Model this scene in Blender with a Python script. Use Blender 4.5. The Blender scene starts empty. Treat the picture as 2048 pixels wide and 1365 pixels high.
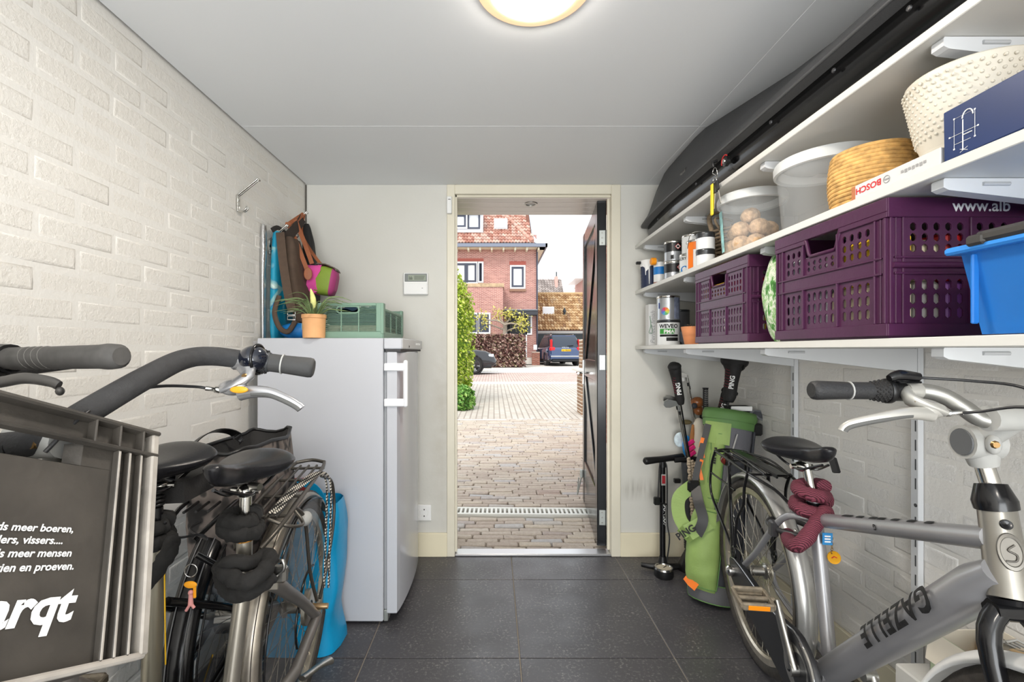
import bpy, bmesh, math, random
from mathutils import Vector, Matrix, noise
R = random.Random(7)
sc = bpy.context.scene
C = sc.collection
# ---------------------------------------------------------------- camera
F, PX, PY, H = 910.0, 988.0, 701.0, 1.193        # focal length and principal point in pixels, eye height
cam = bpy.data.cameras.new('camera'); cam.sensor_width = 36; cam.lens = F / 2048 * 36
cam.shift_x = (1024 - PX) / 2048; cam.shift_y = (PY - 682.5) / 2048; cam.clip_start = .02
co = bpy.data.objects.new('camera', cam); C.objects.link(co)
co.location = (0, 0, H); co.rotation_euler = (math.pi / 2, 0, 0); sc.camera = co
# ---------------------------------------------------------------- light
wd = bpy.data.worlds.new('sky'); sc.world = wd; wd.use_nodes = True
bg = wd.node_tree.nodes['Background']; bg.inputs[0].default_value = (.93, .97, 1, 1); bg.inputs[1].default_value = 1.15
sun = bpy.data.lights.new('sun', 'SUN'); sun.energy = 1.3; sun.angle = .35; sun.color = (1, .95, .88)
so = bpy.data.objects.new('sun', sun); C.objects.link(so); so.rotation_euler = (math.radians(42), 0, math.radians(-28))
def area(name, loc, rot, sx, sy, e, col):
    l = bpy.data.lights.new(name, 'AREA'); l.shape = 'RECTANGLE'; l.size = sx; l.size_y = sy; l.energy = e; l.color = col
    o = bpy.data.objects.new(name, l); C.objects.link(o); o.location = loc; o.rotation_euler = rot; return o
# added fill light at a made-up doorway behind the camera, tilted to the ceiling
area('rear_fill_light', (.12, -2.25, 1.1), (math.radians(124), 0, 0), 2.1, 1.9, 62, (.95, .98, 1))
vs = sc.view_settings; vs.view_transform = 'Standard'; vs.look = 'None'; vs.gamma = 1; vs.use_curve_mapping = False; vs.exposure = 0.85
sc.cycles.max_bounces = 10; sc.cycles.transparent_max_bounces = 16; sc.cycles.sample_clamp_indirect = 6
try: sc.cycles.use_denoising = True
except Exception: pass

# ---------------------------------------------------------------- helpers
def P(x, y, Y): return Vector(((x - PX) / F * Y, Y, H - (y - PY) / F * Y))
def Q(x, y, X):
    Y = X * F / (x - PX); return Vector((X, Y, H - (y - PY) / F * Y))
def V(*a): return Vector(a)
def lin(c): return tuple(((v / 255) / 12.92 if v / 255 <= .04045 else ((v / 255 + .055) / 1.055) ** 2.4) for v in c)
def cr(pts, k=6, closed=False):
    pts = [Vector(p) for p in pts]; n = len(pts); out = []
    for i in range(n if closed else n - 1):
        if closed: a, b, c, d = pts[(i - 1) % n], pts[i], pts[(i + 1) % n], pts[(i + 2) % n]
        else: a, b, c, d = pts[max(i - 1, 0)], pts[i], pts[i + 1], pts[min(i + 2, n - 1)]
        for j in range(k):
            t = j / k
            out.append(.5 * ((2 * b) + (c - a) * t + (2 * a - 5 * b + 4 * c - d) * t * t + (3 * b - a - 3 * c + d) * t ** 3))
    if not closed: out.append(pts[-1].copy())
    return out
def frame(z, up=None):
    z = Vector(z).normalized(); up = Vector(up) if up else (Vector((0, 0, 1)) if abs(z.z) < .9 else Vector((0, 1, 0)))
    x = up.cross(z).normalized(); y = z.cross(x); return x, y, z
def TM(o, x=None, y=None, z=None):
    m = Matrix.Identity(4)
    for i, a in enumerate((x or V(1, 0, 0), y or V(0, 1, 0), z or V(0, 0, 1))):
        for j in range(3): m[j][i] = a[j]
    m.translation = Vector(o); return m
def axisM(o, z, up=None):
    x, y, z = frame(z, up); return TM(o, x, y, z)
class G:
    def __init__(s): s.v = []; s.f = []; s.s = []
    def add(s, vs, fs, sm=False):
        b = len(s.v); s.v += [tuple(v) for v in vs]
        for f in fs: s.f.append(tuple(i + b for i in f)); s.s.append(sm)
        return s
    def box(s, a, b, M=None):
        x0, y0, z0 = a; x1, y1, z1 = b
        vs = [V(x, y, z) for z in (z0, z1) for y in (y0, y1) for x in (x0, x1)]
        if M: vs = [M @ v for v in vs]
        return s.add(vs, [(0, 2, 3, 1), (4, 5, 7, 6), (0, 1, 5, 4), (2, 6, 7, 3), (0, 4, 6, 2), (1, 3, 7, 5)])
    def rbox(s, a, b, r=.003, M=None, jit=0):
        c = [(a[i] + b[i]) / 2 for i in range(3)]; h = [abs(b[i] - a[i]) / 2 for i in range(3)]
        r = min(r, *[x * .98 for x in h]); vs = []; idx = {}
        for sx in (-1, 1):
            for sy in (-1, 1):
                for sz in (-1, 1):
                    j = V(R.uniform(-jit, jit), R.uniform(-jit, jit), R.uniform(-jit, jit)) if jit else V(0, 0, 0)
                    for k in range(3):
                        sg = (sx, sy, sz)
                        p = V(*[c[i] + sg[i] * (h[i] if i == k else h[i] - r) for i in range(3)]) + j
                        idx[(sx, sy, sz, k)] = len(vs); vs.append(M @ p if M else p)
        fs = []
        for k in range(3):
            i, j = (k + 1) % 3, (k + 2) % 3
            for sg in (-1, 1):
                q = []
                for u, w in ((-1, -1), (1, -1), (1, 1), (-1, 1)):
                    t = [0, 0, 0]; t[k] = sg; t[i] = u; t[j] = w; q.append(idx[(*t, k)])
                fs.append(q if sg > 0 else q[::-1])
            for u in (-1, 1):
                for w in (-1, 1):
                    q = []
                    for (e, kk) in ((-1, i), (1, i), (1, j), (-1, j)):
                        t = [0, 0, 0]; t[k] = e; t[i] = u; t[j] = w; q.append(idx[(*t, kk)])
                    fs.append(q if u * w > 0 else q[::-1])
        for sx in (-1, 1):
            for sy in (-1, 1):
                for sz in (-1, 1):
                    q = [idx[(sx, sy, sz, k)] for k in range(3)]; fs.append(q if sx * sy * sz > 0 else q[::-1])
        return s.add(vs, fs)
    def tube(s, path, r, n=8, closed=False, cap=True, up=None, flat=1.0):
        path = [Vector(p) for p in path]; m = len(path); rs = r if isinstance(r, (list, tuple)) else [r] * m
        if len(rs) != m: rs = [rs[min(int(i / (m - 1) * (len(rs) - 1)), len(rs) - 2)] * (1 - ((i / (m - 1) * (len(rs) - 1)) % 1 if i < m - 1 else 1)) + rs[min(int(i / (m - 1) * (len(rs) - 1)), len(rs) - 2) + 1] * ((i / (m - 1) * (len(rs) - 1)) % 1 if i < m - 1 else 1) for i in range(m)]
        vs = []; x = None
        for i in range(m):
            if closed: t = path[(i + 1) % m] - path[i - 1]
            else: t = path[min(i + 1, m - 1)] - path[max(i - 1, 0)]
            if t.length < 1e-9: t = V(0, 0, 1)
            t.normalize()
            if x is None: x, y, _ = frame(t, up)
            else:
                x = x - t * x.dot(t)
                if x.length < 1e-6: x, y, _ = frame(t, up)
                x.normalize(); y = t.cross(x)
            for k in range(n):
                a = 2 * math.pi * k / n; vs.append(path[i] + x * (math.cos(a) * rs[i]) + y * (math.sin(a) * rs[i] * flat))
        fs = []
        for i in range(m if closed else m - 1):
            for k in range(n):
                a, b = i * n + k, i * n + (k + 1) % n; c, d = ((i + 1) % m) * n + (k + 1) % n, ((i + 1) % m) * n + k
                fs.append((a, b, c, d))
        s.add(vs, fs, True)
        if cap and not closed:
            s.add(vs[:n], [tuple(range(n))[::-1]]); s.add(vs[-n:], [tuple(range(n))])
        return s
    def cyl(s, a, b, r, n=16, r2=None): return s.tube([a, b], [r, r if r2 is None else r2], n)
    def lathe(s, prof, M=None, n=24, sq=1.0, fn=None, cap=False):
        M = M or Matrix.Identity(4); segs = []
        cur = [prof[0]]
        for i in range(1, len(prof)):
            cur.append(prof[i])
            if i < len(prof) - 1:
                a = Vector((prof[i][0] - prof[i - 1][0], prof[i][1] - prof[i - 1][1])); b = Vector((prof[i + 1][0] - prof[i][0], prof[i + 1][1] - prof[i][1]))
                if a.length > 0 and b.length > 0 and a.angle(b) > .6: segs.append(cur); cur = [prof[i]]
        segs.append(cur)
        for sg in segs:
            vs = []; fs = []
            for (r, z) in sg:
                for k in range(n):
                    a = 2 * math.pi * k / n; rr = max(r, 1e-5); p = V(math.cos(a) * rr, math.sin(a) * rr * sq, z)
                    if fn: p = fn(p, a)
                    vs.append(M @ p)
            for i in range(len(sg) - 1):
                for k in range(n): fs.append((i * n + k, i * n + (k + 1) % n, (i + 1) * n + (k + 1) % n, (i + 1) * n + k))
            s.add(vs, fs, True)
        if cap:
            for (r, z), rev in ((prof[0], True), (prof[-1], False)):
                vs = [M @ V(math.cos(2 * math.pi * k / n) * r, math.sin(2 * math.pi * k / n) * r * sq, z) for k in range(n)]
                s.add(vs, [tuple(range(n))[::-1] if rev else tuple(range(n))])
        return s
    def loft(s, rings, cap=True, closed=True, sm=True):
        n = len(rings[0]); vs = [v for r in rings for v in r]; fs = []
        for i in range(len(rings) - 1):
            for k in range(n if closed else n - 1):
                fs.append((i * n + k, i * n + (k + 1) % n, (i + 1) * n + (k + 1) % n, (i + 1) * n + k))
        s.add(vs, fs, sm)
        if cap and closed:
            s.add(rings[0], [tuple(range(n))[::-1]]); s.add(rings[-1], [tuple(range(n))])
        return s
    def prism(s, poly, M, d):
        n = len(poly); a = [M @ V(x, y, 0) for x, y in poly]; b = [M @ V(x, y, d) for x, y in poly]
        s.add(a, [tuple(range(n))[::-1]]); s.add(b, [tuple(range(n))])
        return s.add(a + b, [(i, (i + 1) % n, n + (i + 1) % n, n + i) for i in range(n)])
    def grid(s, fn, nu, nv, cu=False, cv=False, sm=True):
        vs = [fn(i / nu, j / nv) for i in range(nu + (0 if cu else 1)) for j in range(nv + (0 if cv else 1))]
        wu, wv = nu + (0 if cu else 1), nv + (0 if cv else 1); fs = []
        for i in range(nu):
            for j in range(nv):
                fs.append((i * wv + j, i * wv + (j + 1) % wv, ((i + 1) % wu) * wv + (j + 1) % wv, ((i + 1) % wu) * wv + j))
        return s.add(vs, fs, sm)
    def ball(s, c, r, nu=12, nv=8, M=None, fn=None):
        r = r if isinstance(r, (tuple, list)) else (r, r, r); c = Vector(c)
        def f(u, v):
            a, b = 2 * math.pi * u, math.pi * (v - .5); p = V(math.cos(a) * math.cos(b), math.sin(a) * math.cos(b), math.sin(b))
            k = fn(p) if fn else 1
            q = V(p.x * r[0], p.y * r[1], p.z * r[2]) * k
            return c + (M.to_3x3() @ q if M else q)
        return s.grid(f, nu, nv, cu=True)
    def strip(s, path, w, t, nrm):          # flat strap: path, width vector function, thickness
        path = [Vector(p) for p in path]; rings = []
        for i, p in enumerate(path):
            tg = (path[min(i + 1, len(path) - 1)] - path[max(i - 1, 0)]).normalized(); nn = Vector(nrm(i / (len(path) - 1)) if callable(nrm) else nrm)
            nn = (nn - tg * nn.dot(tg)).normalized(); sd = tg.cross(nn); ww = w(i / (len(path) - 1)) if callable(w) else w
            rings.append([p + sd * ww / 2 + nn * t / 2, p - sd * ww / 2 + nn * t / 2, p - sd * ww / 2 - nn * t / 2, p + sd * ww / 2 - nn * t / 2])
        return s.loft(rings, sm=False)
    def holed(s, x0, y0, x1, y1, hole, M, t):   # plate cell with an oval hole through its thickness
        hx0, hy0, hx1, hy1 = hole; cx, cy = (hx0 + hx1) / 2, (hy0 + hy1) / 2; k = min(hx1 - hx0, hy1 - hy0) * .35
        out = [(x0, y0), (cx, y0), (x1, y0), (x1, cy), (x1, y1), (cx, y1), (x0, y1), (x0, cy)]
        inn = [(hx0, hy0 + k), (hx0 + k, hy0), (hx1 - k, hy0), (hx1, hy0 + k), (hx1, hy1 - k), (hx1 - k, hy1), (hx0 + k, hy1), (hx0, hy1 - k)]
        va = [M @ V(x, y, t / 2) for x, y in out + inn]; vb = [M @ V(x, y, -t / 2) for x, y in out + inn]
        fa = [(0, 1, 9, 8), (1, 2, 10, 9), (2, 3, 11, 10), (3, 4, 12, 11), (4, 5, 13, 12), (5, 6, 14, 13), (6, 7, 15, 14), (7, 0, 8, 15)]
        fs = fa + [tuple(i + 16 for i in f[::-1]) for f in fa] + [(8 + i, 8 + (i + 1) % 8, 24 + (i + 1) % 8, 24 + i) for i in range(8)]
        return s.add(va + vb, fs)
    def mesh(s, name, mat, off=(0, 0, 0)):
        me = bpy.data.meshes.new(name); o = Vector(off)
        me.from_pydata([Vector(v) - o for v in s.v], [], s.f); me.polygons.foreach_set('use_smooth', s.s)
        if mat: me.materials.append(mat)
        me.update(); return me
def world_loc(o):
    p = Vector((0, 0, 0))
    while o: p += o.location; o = o.parent
    return p
def obj(name, g, mat, parent=None, loc=None, kind=None, label=None, bev=0, subd=0):
    off = world_loc(parent) if parent else Vector(loc or (0, 0, 0))
    o = bpy.data.objects.new(name, g.mesh(name, mat, off)); C.objects.link(o)
    if parent: o.parent = parent
    else: o.location = off
    if kind: o['kind'] = kind
    if label: o['label'] = label
    if bev:
        b = o.modifiers.new('bevel', 'BEVEL'); b.width = bev; b.segments = 2; b.limit_method = 'ANGLE'
    if subd:
        b = o.modifiers.new('sub', 'SUBSURF'); b.levels = b.render_levels = subd
    return o
def tag(o, label, cat, group=None, kind=None):
    o['label'] = label; o['category'] = cat
    if group: o['group'] = group
    if kind: o['kind'] = kind
    return o
def thing(name, label, cat, loc, group=None):
    o = bpy.data.objects.new(name, None); C.objects.link(o); o.location = loc; o.empty_display_size = .05
    return tag(o, label, cat, group)
def solo(name, g, mat, label, cat, loc, group=None, **k): return tag(obj(name, g, mat, loc=loc, **k), label, cat, group)
def struct(name, g, mat, parent=None): return obj(name, g, mat, parent, kind=None if parent else 'structure')
def instance(name, me, parent, loc, rot=None, scale=None):
    o = bpy.data.objects.new(name, me); C.objects.link(o); o.parent = parent; o.location = loc
    if rot: o.rotation_euler = rot
    if scale: o.scale = scale
    return o
def copy_tree(o, parent=None, delta=None):
    c = o.copy(); C.objects.link(c)
    if parent: c.parent = parent
    if delta is not None: c.location = Vector(o.location) + Vector(delta)
    for ch in list(o.children): copy_tree(ch, c)
    return c
def text(body, size, mat, parent, place, bold=.0, shear=0, align='LEFT', label=None, spacing=1, name='lettering', flipx=False, sub=False):
    cu = bpy.data.curves.new('t', 'FONT'); cu.body = body; cu.size = size; cu.offset = bold * size; cu.shear = shear; cu.align_x = align; cu.space_character = spacing
    cu.resolution_u = 3
    t = bpy.data.objects.new('t', cu); C.objects.link(t); dg = bpy.context.evaluated_depsgraph_get()
    me = bpy.data.meshes.new_from_object(t.evaluated_get(dg)); bpy.data.objects.remove(t); bpy.data.curves.remove(cu)
    if sub:
        b = bmesh.new(); b.from_mesh(me); bmesh.ops.triangulate(b, faces=b.faces)
        for _ in range(4):
            es = [e for e in b.edges if e.calc_length() > size * .16]
            if not es: break
            bmesh.ops.subdivide_edges(b, edges=es, cuts=1); bmesh.ops.triangulate(b, faces=b.faces)
        b.to_mesh(me); b.free()
    off = world_loc(parent)
    for v in me.vertices: v.co = Vector(place(-v.co.x if flipx else v.co.x, v.co.y)) - off
    me.materials.clear(); me.materials.append(mat); me.name = name
    o = bpy.data.objects.new(name, me); C.objects.link(o); o.parent = parent
    if label: o['label'] = label
    return o
def marks(par, mt, place, items, name='worn_print', label=None):   # print too worn or small to read: short dark strokes
    for x0, y0, x1, y1 in items:
        g = G(); g.grid(lambda u, v: place(x0 + (x1 - x0) * u, y0 + (y1 - y0) * v), 6, 6, sm=False); obj(name, g, mt, par, label=label)
def on_plane(o, x, y, n=None, lift=.0006):
    o, x, y = Vector(o), Vector(x), Vector(y); nn = Vector(n) if n else x.cross(y).normalized()
    return lambda u, v: o + x * u + y * v + nn * lift
def on_cyl(c, r, z0, a0, lift=.0006):      # vertical cylinder round (c.x, c.y); a0 = angle of the text's origin, reading to the viewer's right
    return lambda u, v: V(c[0] + (r + lift) * math.cos(a0 + u / r), c[1] + (r + lift) * math.sin(a0 + u / r), z0 + v)

# ---------------------------------------------------------------- materials
MC = {}
def mat(name, col=(200, 200, 200), rough=.5, metal=0, var=0, vs=8, bump=0, bs=120, trans=0, alpha=1, coat=0, emit=0, spec=.5, detail=3, sheen=0, ior=1.45, stretch=None):
    if name in MC: return MC[name]
    m = bpy.data.materials.new(name); MC[name] = m; m.use_nodes = True; nt = m.node_tree; b = nt.nodes['Principled BSDF']
    L = lin(col); I = b.inputs
    I['Base Color'].default_value = (*L, 1); I['Roughness'].default_value = rough; I['Metallic'].default_value = metal
    I['Specular IOR Level'].default_value = spec; I['IOR'].default_value = ior
    if trans: I['Transmission Weight'].default_value = trans
    if alpha < 1: I['Alpha'].default_value = alpha
    if coat: I['Coat Weight'].default_value = coat
    if sheen: I['Sheen Weight'].default_value = sheen
    if emit: I['Emission Color'].default_value = (*L, 1); I['Emission Strength'].default_value = emit
    if var or bump:
        tc = nt.nodes.new('ShaderNodeTexCoord'); vec = tc.outputs['Object']
        if stretch:
            mp = nt.nodes.new('ShaderNodeMapping'); mp.inputs['Scale'].default_value = stretch; nt.links.new(vec, mp.inputs[0]); vec = mp.outputs[0]
    if var:
        n = nt.nodes.new('ShaderNodeTexNoise'); n.inputs['Scale'].default_value = vs; n.inputs['Detail'].default_value = detail; nt.links.new(vec, n.inputs['Vector'])
        r = nt.nodes.new('ShaderNodeValToRGB'); nt.links.new(n.outputs['Fac'], r.inputs[0])
        r.color_ramp.elements[0].position = .3; r.color_ramp.elements[1].position = .7
        r.color_ramp.elements[0].color = (*[max(0, c * (1 - var)) for c in L], 1); r.color_ramp.elements[1].color = (*[min(1, c * (1 + var)) for c in L], 1)
        nt.links.new(r.outputs[0], I['Base Color'])
    if bump:
        n = nt.nodes.new('ShaderNodeTexNoise'); n.inputs['Scale'].default_value = bs; n.inputs['Detail'].default_value = 4; nt.links.new(vec, n.inputs['Vector'])
        bp = nt.nodes.new('ShaderNodeBump'); bp.inputs['Strength'].default_value = bump; bp.inputs['Distance'].default_value = .004
        nt.links.new(n.outputs['Fac'], bp.inputs['Height']); nt.links.new(bp.outputs[0], I['Normal'])
    return m
class N:                                          # small node-graph helper
    def __init__(s, m): s.m = m; s.nt = m.node_tree; s.b = s.nt.nodes['Principled BSDF']
    def node(s, t, **k):
        n = s.nt.nodes.new('ShaderNode' + t)
        for a, v in k.items(): setattr(n, a, v)
        return n
    def ln(s, a, b): s.nt.links.new(a, b)
    def val(s, sock, v):
        if isinstance(v, (int, float)): sock.default_value = v
        else: s.ln(v, sock)
    def math(s, op, a, b=0, clamp=False):
        n = s.node('Math', operation=op, use_clamp=clamp); s.val(n.inputs[0], a); s.val(n.inputs[1], b); return n.outputs[0]
    def xyz(s):
        t = s.node('TexCoord'); q = s.node('SeparateXYZ'); s.ln(t.outputs['Object'], q.inputs[0]); return t.outputs['Object'], q.outputs
    def noise(s, vec, sc_, det=3, rough=.5):
        n = s.node('TexNoise'); n.inputs['Scale'].default_value = sc_; n.inputs['Detail'].default_value = det; n.inputs['Roughness'].default_value = rough; s.ln(vec, n.inputs['Vector']); return n.outputs['Fac']
    def ramp(s, f, stops):
        r = s.node('ValToRGB'); s.ln(f, r.inputs[0]); e = r.color_ramp.elements
        while len(e) < len(stops): e.new(.5)
        for q, (p, c) in zip(e, stops): q.position = p; q.color = (*(lin(c) if max(c) > 1 else c), 1)
        return r.outputs[0]
    def mix(s, f, a, b, mode='MIX'):
        n = s.node('Mix', data_type='RGBA', blend_type=mode); s.val(n.inputs[0], f)
        for i, v in ((6, a), (7, b)):
            if isinstance(v, tuple): n.inputs[i].default_value = (*lin(v), 1)
            else: s.ln(v, n.inputs[i])
        return n.outputs[2]
    def bump(s, h, st=.3, d=.004):
        n = s.node('Bump'); n.inputs['Strength'].default_value = st; n.inputs['Distance'].default_value = d; s.ln(h, n.inputs['Height']); s.ln(n.outputs[0], s.b.inputs['Normal'])
    def rnd(s):
        a = s.node('ObjectInfo').outputs['Random']; b = s.node('NewGeometry').outputs['Random Per Island']
        return s.math('FRACT', s.math('ADD', a, b))
    def color(s, c): s.ln(c, s.b.inputs['Base Color'])
def m_plaster():
    m = mat('painted_plaster', (226, 225, 219), .6); k = N(m); v, (x, y, z) = k.xyz()
    base = k.mix(k.noise(v, 2.2, 4), (200, 198, 189), (212, 211, 206))
    st = k.node('Mapping'); st.inputs['Scale'].default_value = (30, 1, 3); k.ln(v, st.inputs[0])
    streak = k.math('SUBTRACT', k.noise(st.outputs[0], 1.6, 4), .35, True)
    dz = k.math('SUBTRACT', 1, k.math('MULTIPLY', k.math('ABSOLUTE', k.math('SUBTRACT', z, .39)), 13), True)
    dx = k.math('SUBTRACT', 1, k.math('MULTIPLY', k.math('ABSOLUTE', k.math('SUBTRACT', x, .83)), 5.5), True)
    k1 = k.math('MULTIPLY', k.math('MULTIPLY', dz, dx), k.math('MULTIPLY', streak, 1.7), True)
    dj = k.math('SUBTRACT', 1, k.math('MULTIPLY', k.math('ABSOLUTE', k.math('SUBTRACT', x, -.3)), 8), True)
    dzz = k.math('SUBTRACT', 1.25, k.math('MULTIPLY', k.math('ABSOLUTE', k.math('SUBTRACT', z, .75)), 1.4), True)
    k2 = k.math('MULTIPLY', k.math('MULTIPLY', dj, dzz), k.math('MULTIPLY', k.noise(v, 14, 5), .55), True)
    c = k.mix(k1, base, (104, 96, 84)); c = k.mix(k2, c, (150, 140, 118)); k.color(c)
    k.bump(k.noise(v, 60, 4), .15, .003); return m
def m_wbrick(name, c0, c1):
    m = mat(name, c0, .55); k = N(m); v, _ = k.xyz()
    g = k.node('TexCoord').outputs['Object']; ge = k.node('NewGeometry').outputs['Position']
    k.color(k.mix(k.noise(ge, 1.7, 4), c0, c1)); k.bump(k.noise(ge, 80, 6, .65), .6, .006); return m
def m_floor():
    m = mat('slate_tile', (50, 48, 50), .36); k = N(m); v = k.node('NewGeometry').outputs['Position']
    a = k.mix(k.noise(v, 3.5, 5), (58, 57, 60), (80, 78, 81))
    sp = k.ramp(k.noise(v, 85, 4, .7), [(.53, (0, 0, 0)), (.68, (1, 1, 1))]); cl = k.ramp(k.noise(v, 9, 3), [(.35, (.1, .1, .1)), (.7, (1, 1, 1))])
    f = k.math('MULTIPLY', k.math('MULTIPLY', sp, cl), .8); k.color(k.mix(f, a, (150, 146, 142)))
    k.ln(k.ramp(k.noise(v, 5, 4), [(.3, (.27, .27, .27)), (.7, (.45, .45, .45))]), k.b.inputs['Roughness'])
    k.bump(k.noise(v, 40, 5), .12, .002); return m
def m_paver(name, stops, rough=.85):
    m = mat(name, (180, 170, 160), rough); k = N(m); v = k.node('NewGeometry').outputs['Position']
    c = k.ramp(k.rnd(), stops); d = k.mix(k.noise(v, 40, 5, .7), (150, 146, 140), (255, 255, 255)); k.color(k.mix(.75, c, d, 'MULTIPLY'))
    k.bump(k.noise(v, 120, 4), .4, .004); return m
def m_facade(name, c0, c1, mortar, bw=.22, bh=.065, ms=.012):
    m = mat(name, c0, .9); k = N(m); v, (x, y, z) = k.xyz()
    cb = k.node('CombineXYZ'); k.ln(k.math('ADD', x, y), cb.inputs[0]); k.ln(z, cb.inputs[1])
    t = k.node('TexBrick'); k.ln(cb.outputs[0], t.inputs['Vector']); t.inputs['Scale'].default_value = 1; t.inputs['Brick Width'].default_value = bw; t.inputs['Row Height'].default_value = bh
    t.inputs['Mortar Size'].default_value = ms; t.inputs['Color1'].default_value = (*lin(c0), 1); t.inputs['Color2'].default_value = (*lin(c1), 1); t.inputs['Mortar'].default_value = (*lin(mortar), 1)
    k.color(k.mix(.35, t.outputs['Color'], k.mix(k.noise(v, .8, 4), (170, 150, 150), (255, 250, 250)), 'MULTIPLY')); return m
white = mat('white_paint', (232, 232, 230), .45)
black = mat('black_plastic', (22, 22, 23), .38); blackm = mat('black_matte', (30, 29, 29), .7, bump=.2, bs=200); gloss = mat('black_gloss', (10, 11, 14), .13, spec=.4)
rubber = mat('rubber', (34, 33, 32), .75, var=.3, vs=30); chrome = mat('chrome', (205, 203, 198), .16, 1); steel = mat('brushed_steel', (172, 170, 165), .34, 1, var=.12, vs=40)
alu = mat('silver_paint', (172, 172, 174), .3, .75, var=.1, vs=12); cream = mat('cream_gloss', (226, 217, 190), .35, var=.05, vs=4)
lightp = mat('silver_grey_plastic', (166, 166, 163), .45)
glass = mat('clear_plastic', (235, 240, 242), .12, trans=.0, alpha=.28); wprint = mat('white_print', (236, 236, 234), .6); bprint = mat('black_print', (18, 18, 18), .6)
# ================================================================ the room
XL, XR, YB, ZC, YF = -1.09, 1.33, 2.635, 2.151, -2.2
wb = m_wbrick('white_brick_left', (226, 221, 212), (233, 230, 224)); wb2 = m_wbrick('white_brick_right', (224, 221, 215), (236, 234, 230)); pl = m_plaster()
mort = mat('painted_mortar', (229, 226, 220), .7, bump=.3, bs=90)
DX0, DX1, DZ = -.226, .678, 2.095                      # door opening
g = G(); g.box((-1.2, YB, -.1), (DX0 - .043, YB + .3, 2.5)); g.box((DX1 + .05, YB, -.1), (1.45, YB + .3, 2.5)); g.box((DX0 - .043, YB, DZ + .055), (DX1 + .05, YB + .3, 2.5))
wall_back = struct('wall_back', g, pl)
g = G(); g.box((-1.3, YF - .1, -.1), (-.95, YF, 2.3)); g.box((1.2, YF - .1, -.1), (1.5, YF, 2.3)); g.box((-.95, YF - .1, 2.08), (1.2, YF, 2.3)); struct('wall_front', g, pl)  # unseen wall; its wide opening is made up to let sky light in
g = G(); g.box((-1.3, YF, -.1), (XL - .0029, YB + .3, 2.5)); wall_left = struct('wall_left', g, mort)
g = G(); g.box((XR + .0029, YF, -.1), (1.55, YB + .3, 2.5)); wall_right = struct('wall_right', g, mort)
BL, BH, J = .222, .0665, .011
def brick_meshes(name, m, n, sx, L=BL):
    out = []
    for i in range(n):
        g = G(); a, b = (L - J) / 2 + .001, (BH - J) / 2 + .001; rg = lambda x, e: [V(x, y * (a - e) + R.uniform(-.002, .002), z * (b - e) + R.uniform(-.0012, .0012)) for y, z in ((-1, -1), (0, -1.0), (1, -1), (1, 1), (0, 1), (-1, 1))]
        g.loft([rg(-.02, 0), rg(-.0026, 0), rg(-.0007, .005), rg(0, .009)], sm=True)
        if sx < 0: g.v = [(-a, b, c) for a, b, c in g.v]; g.f = [f[::-1] for f in g.f]
        out.append(g.mesh(name, m))
    return out
def brick_wall(parent, x, m, sx, y0, y1, z1, skip=None):
    full = brick_meshes('brick', m, 7, sx); half = brick_meshes('brick', m, 4, sx, BL * .5)
    for k in range(int(z1 / BH) + 1):
        z = k * BH + BH / 2
        if z + BH / 2 > ZC: break
        y = y1 + (BL * (.5 if k % 2 else 0)) * -1 + R.uniform(-.006, .006)
        if k % 2 and y < y1 - .05: instance('brick', R.choice(half), parent, (x + R.uniform(-.003, -.0008) * sx, y1 - BL * .25, z))
        while y - BL / 2 > y0 - BL:
            c = y - BL / 2
            if not (skip and skip(c, z)): instance('brick', R.choice(full), parent, (x + R.uniform(-.003, -.0008) * sx, c, z + R.uniform(-.001, .001)))
            y -= BL
skipL = lambda y, z: y > 2.12 and z < 1.15
brick_wall(wall_left, XL, wb, 1, .98, YB, 2.1, skipL)
brick_wall(wall_right, XR, wb2, -1, 1.08, YB, 1.85)
# floor of slate tiles
g = G(); g.box((-1.3, YF - .3, -.1), (1.55, YB + .05, -.004)); floor = struct('floor', g, mat('grout', (150, 140, 126), .9))
ft = m_floor()
for i in range(-2, 3):
    for j in range(-2, 3):
        x0, x1 = max(.1 + .6 * i, XL), min(.1 + .6 * (i + 1), XR); y0, y1 = 1.762 + .603 * (j - 1), min(1.762 + .603 * j, YB)
        if x1 - x0 < .05 or y1 - y0 < .05: continue
        g = G(); g.rbox((x0 + .002, y0 + .002, -.012), (x1 - .002, y1 - .002, 0), .0015); obj('tile', g, ft, floor)
g = G(); g.box((XL, YF, -.012), (XR, 1.762 - 3 * .603, 0)); obj('tile_field', g, ft, floor)
# ceiling panels
cm = mat('ceiling_paint', (234, 236, 238), .55)
g = G(); g.box((-1.3, YF - .1, ZC + .012), (1.55, YB + .3, 2.4)); ceil = struct('ceiling', g, mat('dark_gap', (45, 44, 42), .9))
for x0, x1 in ((XL + .008, .879), (.879, XR)):
    for y0, y1 in ((YF, -.5), (-.5, 1.942), (1.942, YB)):
        g = G(); g.rbox((x0 + .0, y0 + .001, ZC), (x1 - .001, y1 - .001, ZC + .014), .0012); obj('panel', g, cm, ceil)
g = G(); g.box((XL + .01, 1.940, ZC + .001), (.879, 1.944, ZC + .01)); g.box((.877, YF, ZC + .001), (.881, YB, ZC + .01)); obj('seam_filler', g, mat('filler', (240, 240, 240), .6), ceil)
g = G(); g.box((XL - .002, YB - .005, 1.2), (XL + .006, YB + .001, ZC)); struct('trim_1', g, mat('crack', (96, 92, 86), .9))
g = G(); g.rbox((.73, YB - .014, 0), (XR, YB, .137), .003); struct('baseboard_back', g, cream)
g = G(); g.rbox((-.45, YB - .014, 0), (DX0 - .045, YB, .137), .003); struct('baseboard_left', g, cream)
g = G(); g.rbox((XR - .016, .75, 0), (XR, YB, .135), .003); struct('baseboard_right', g, cream)
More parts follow.
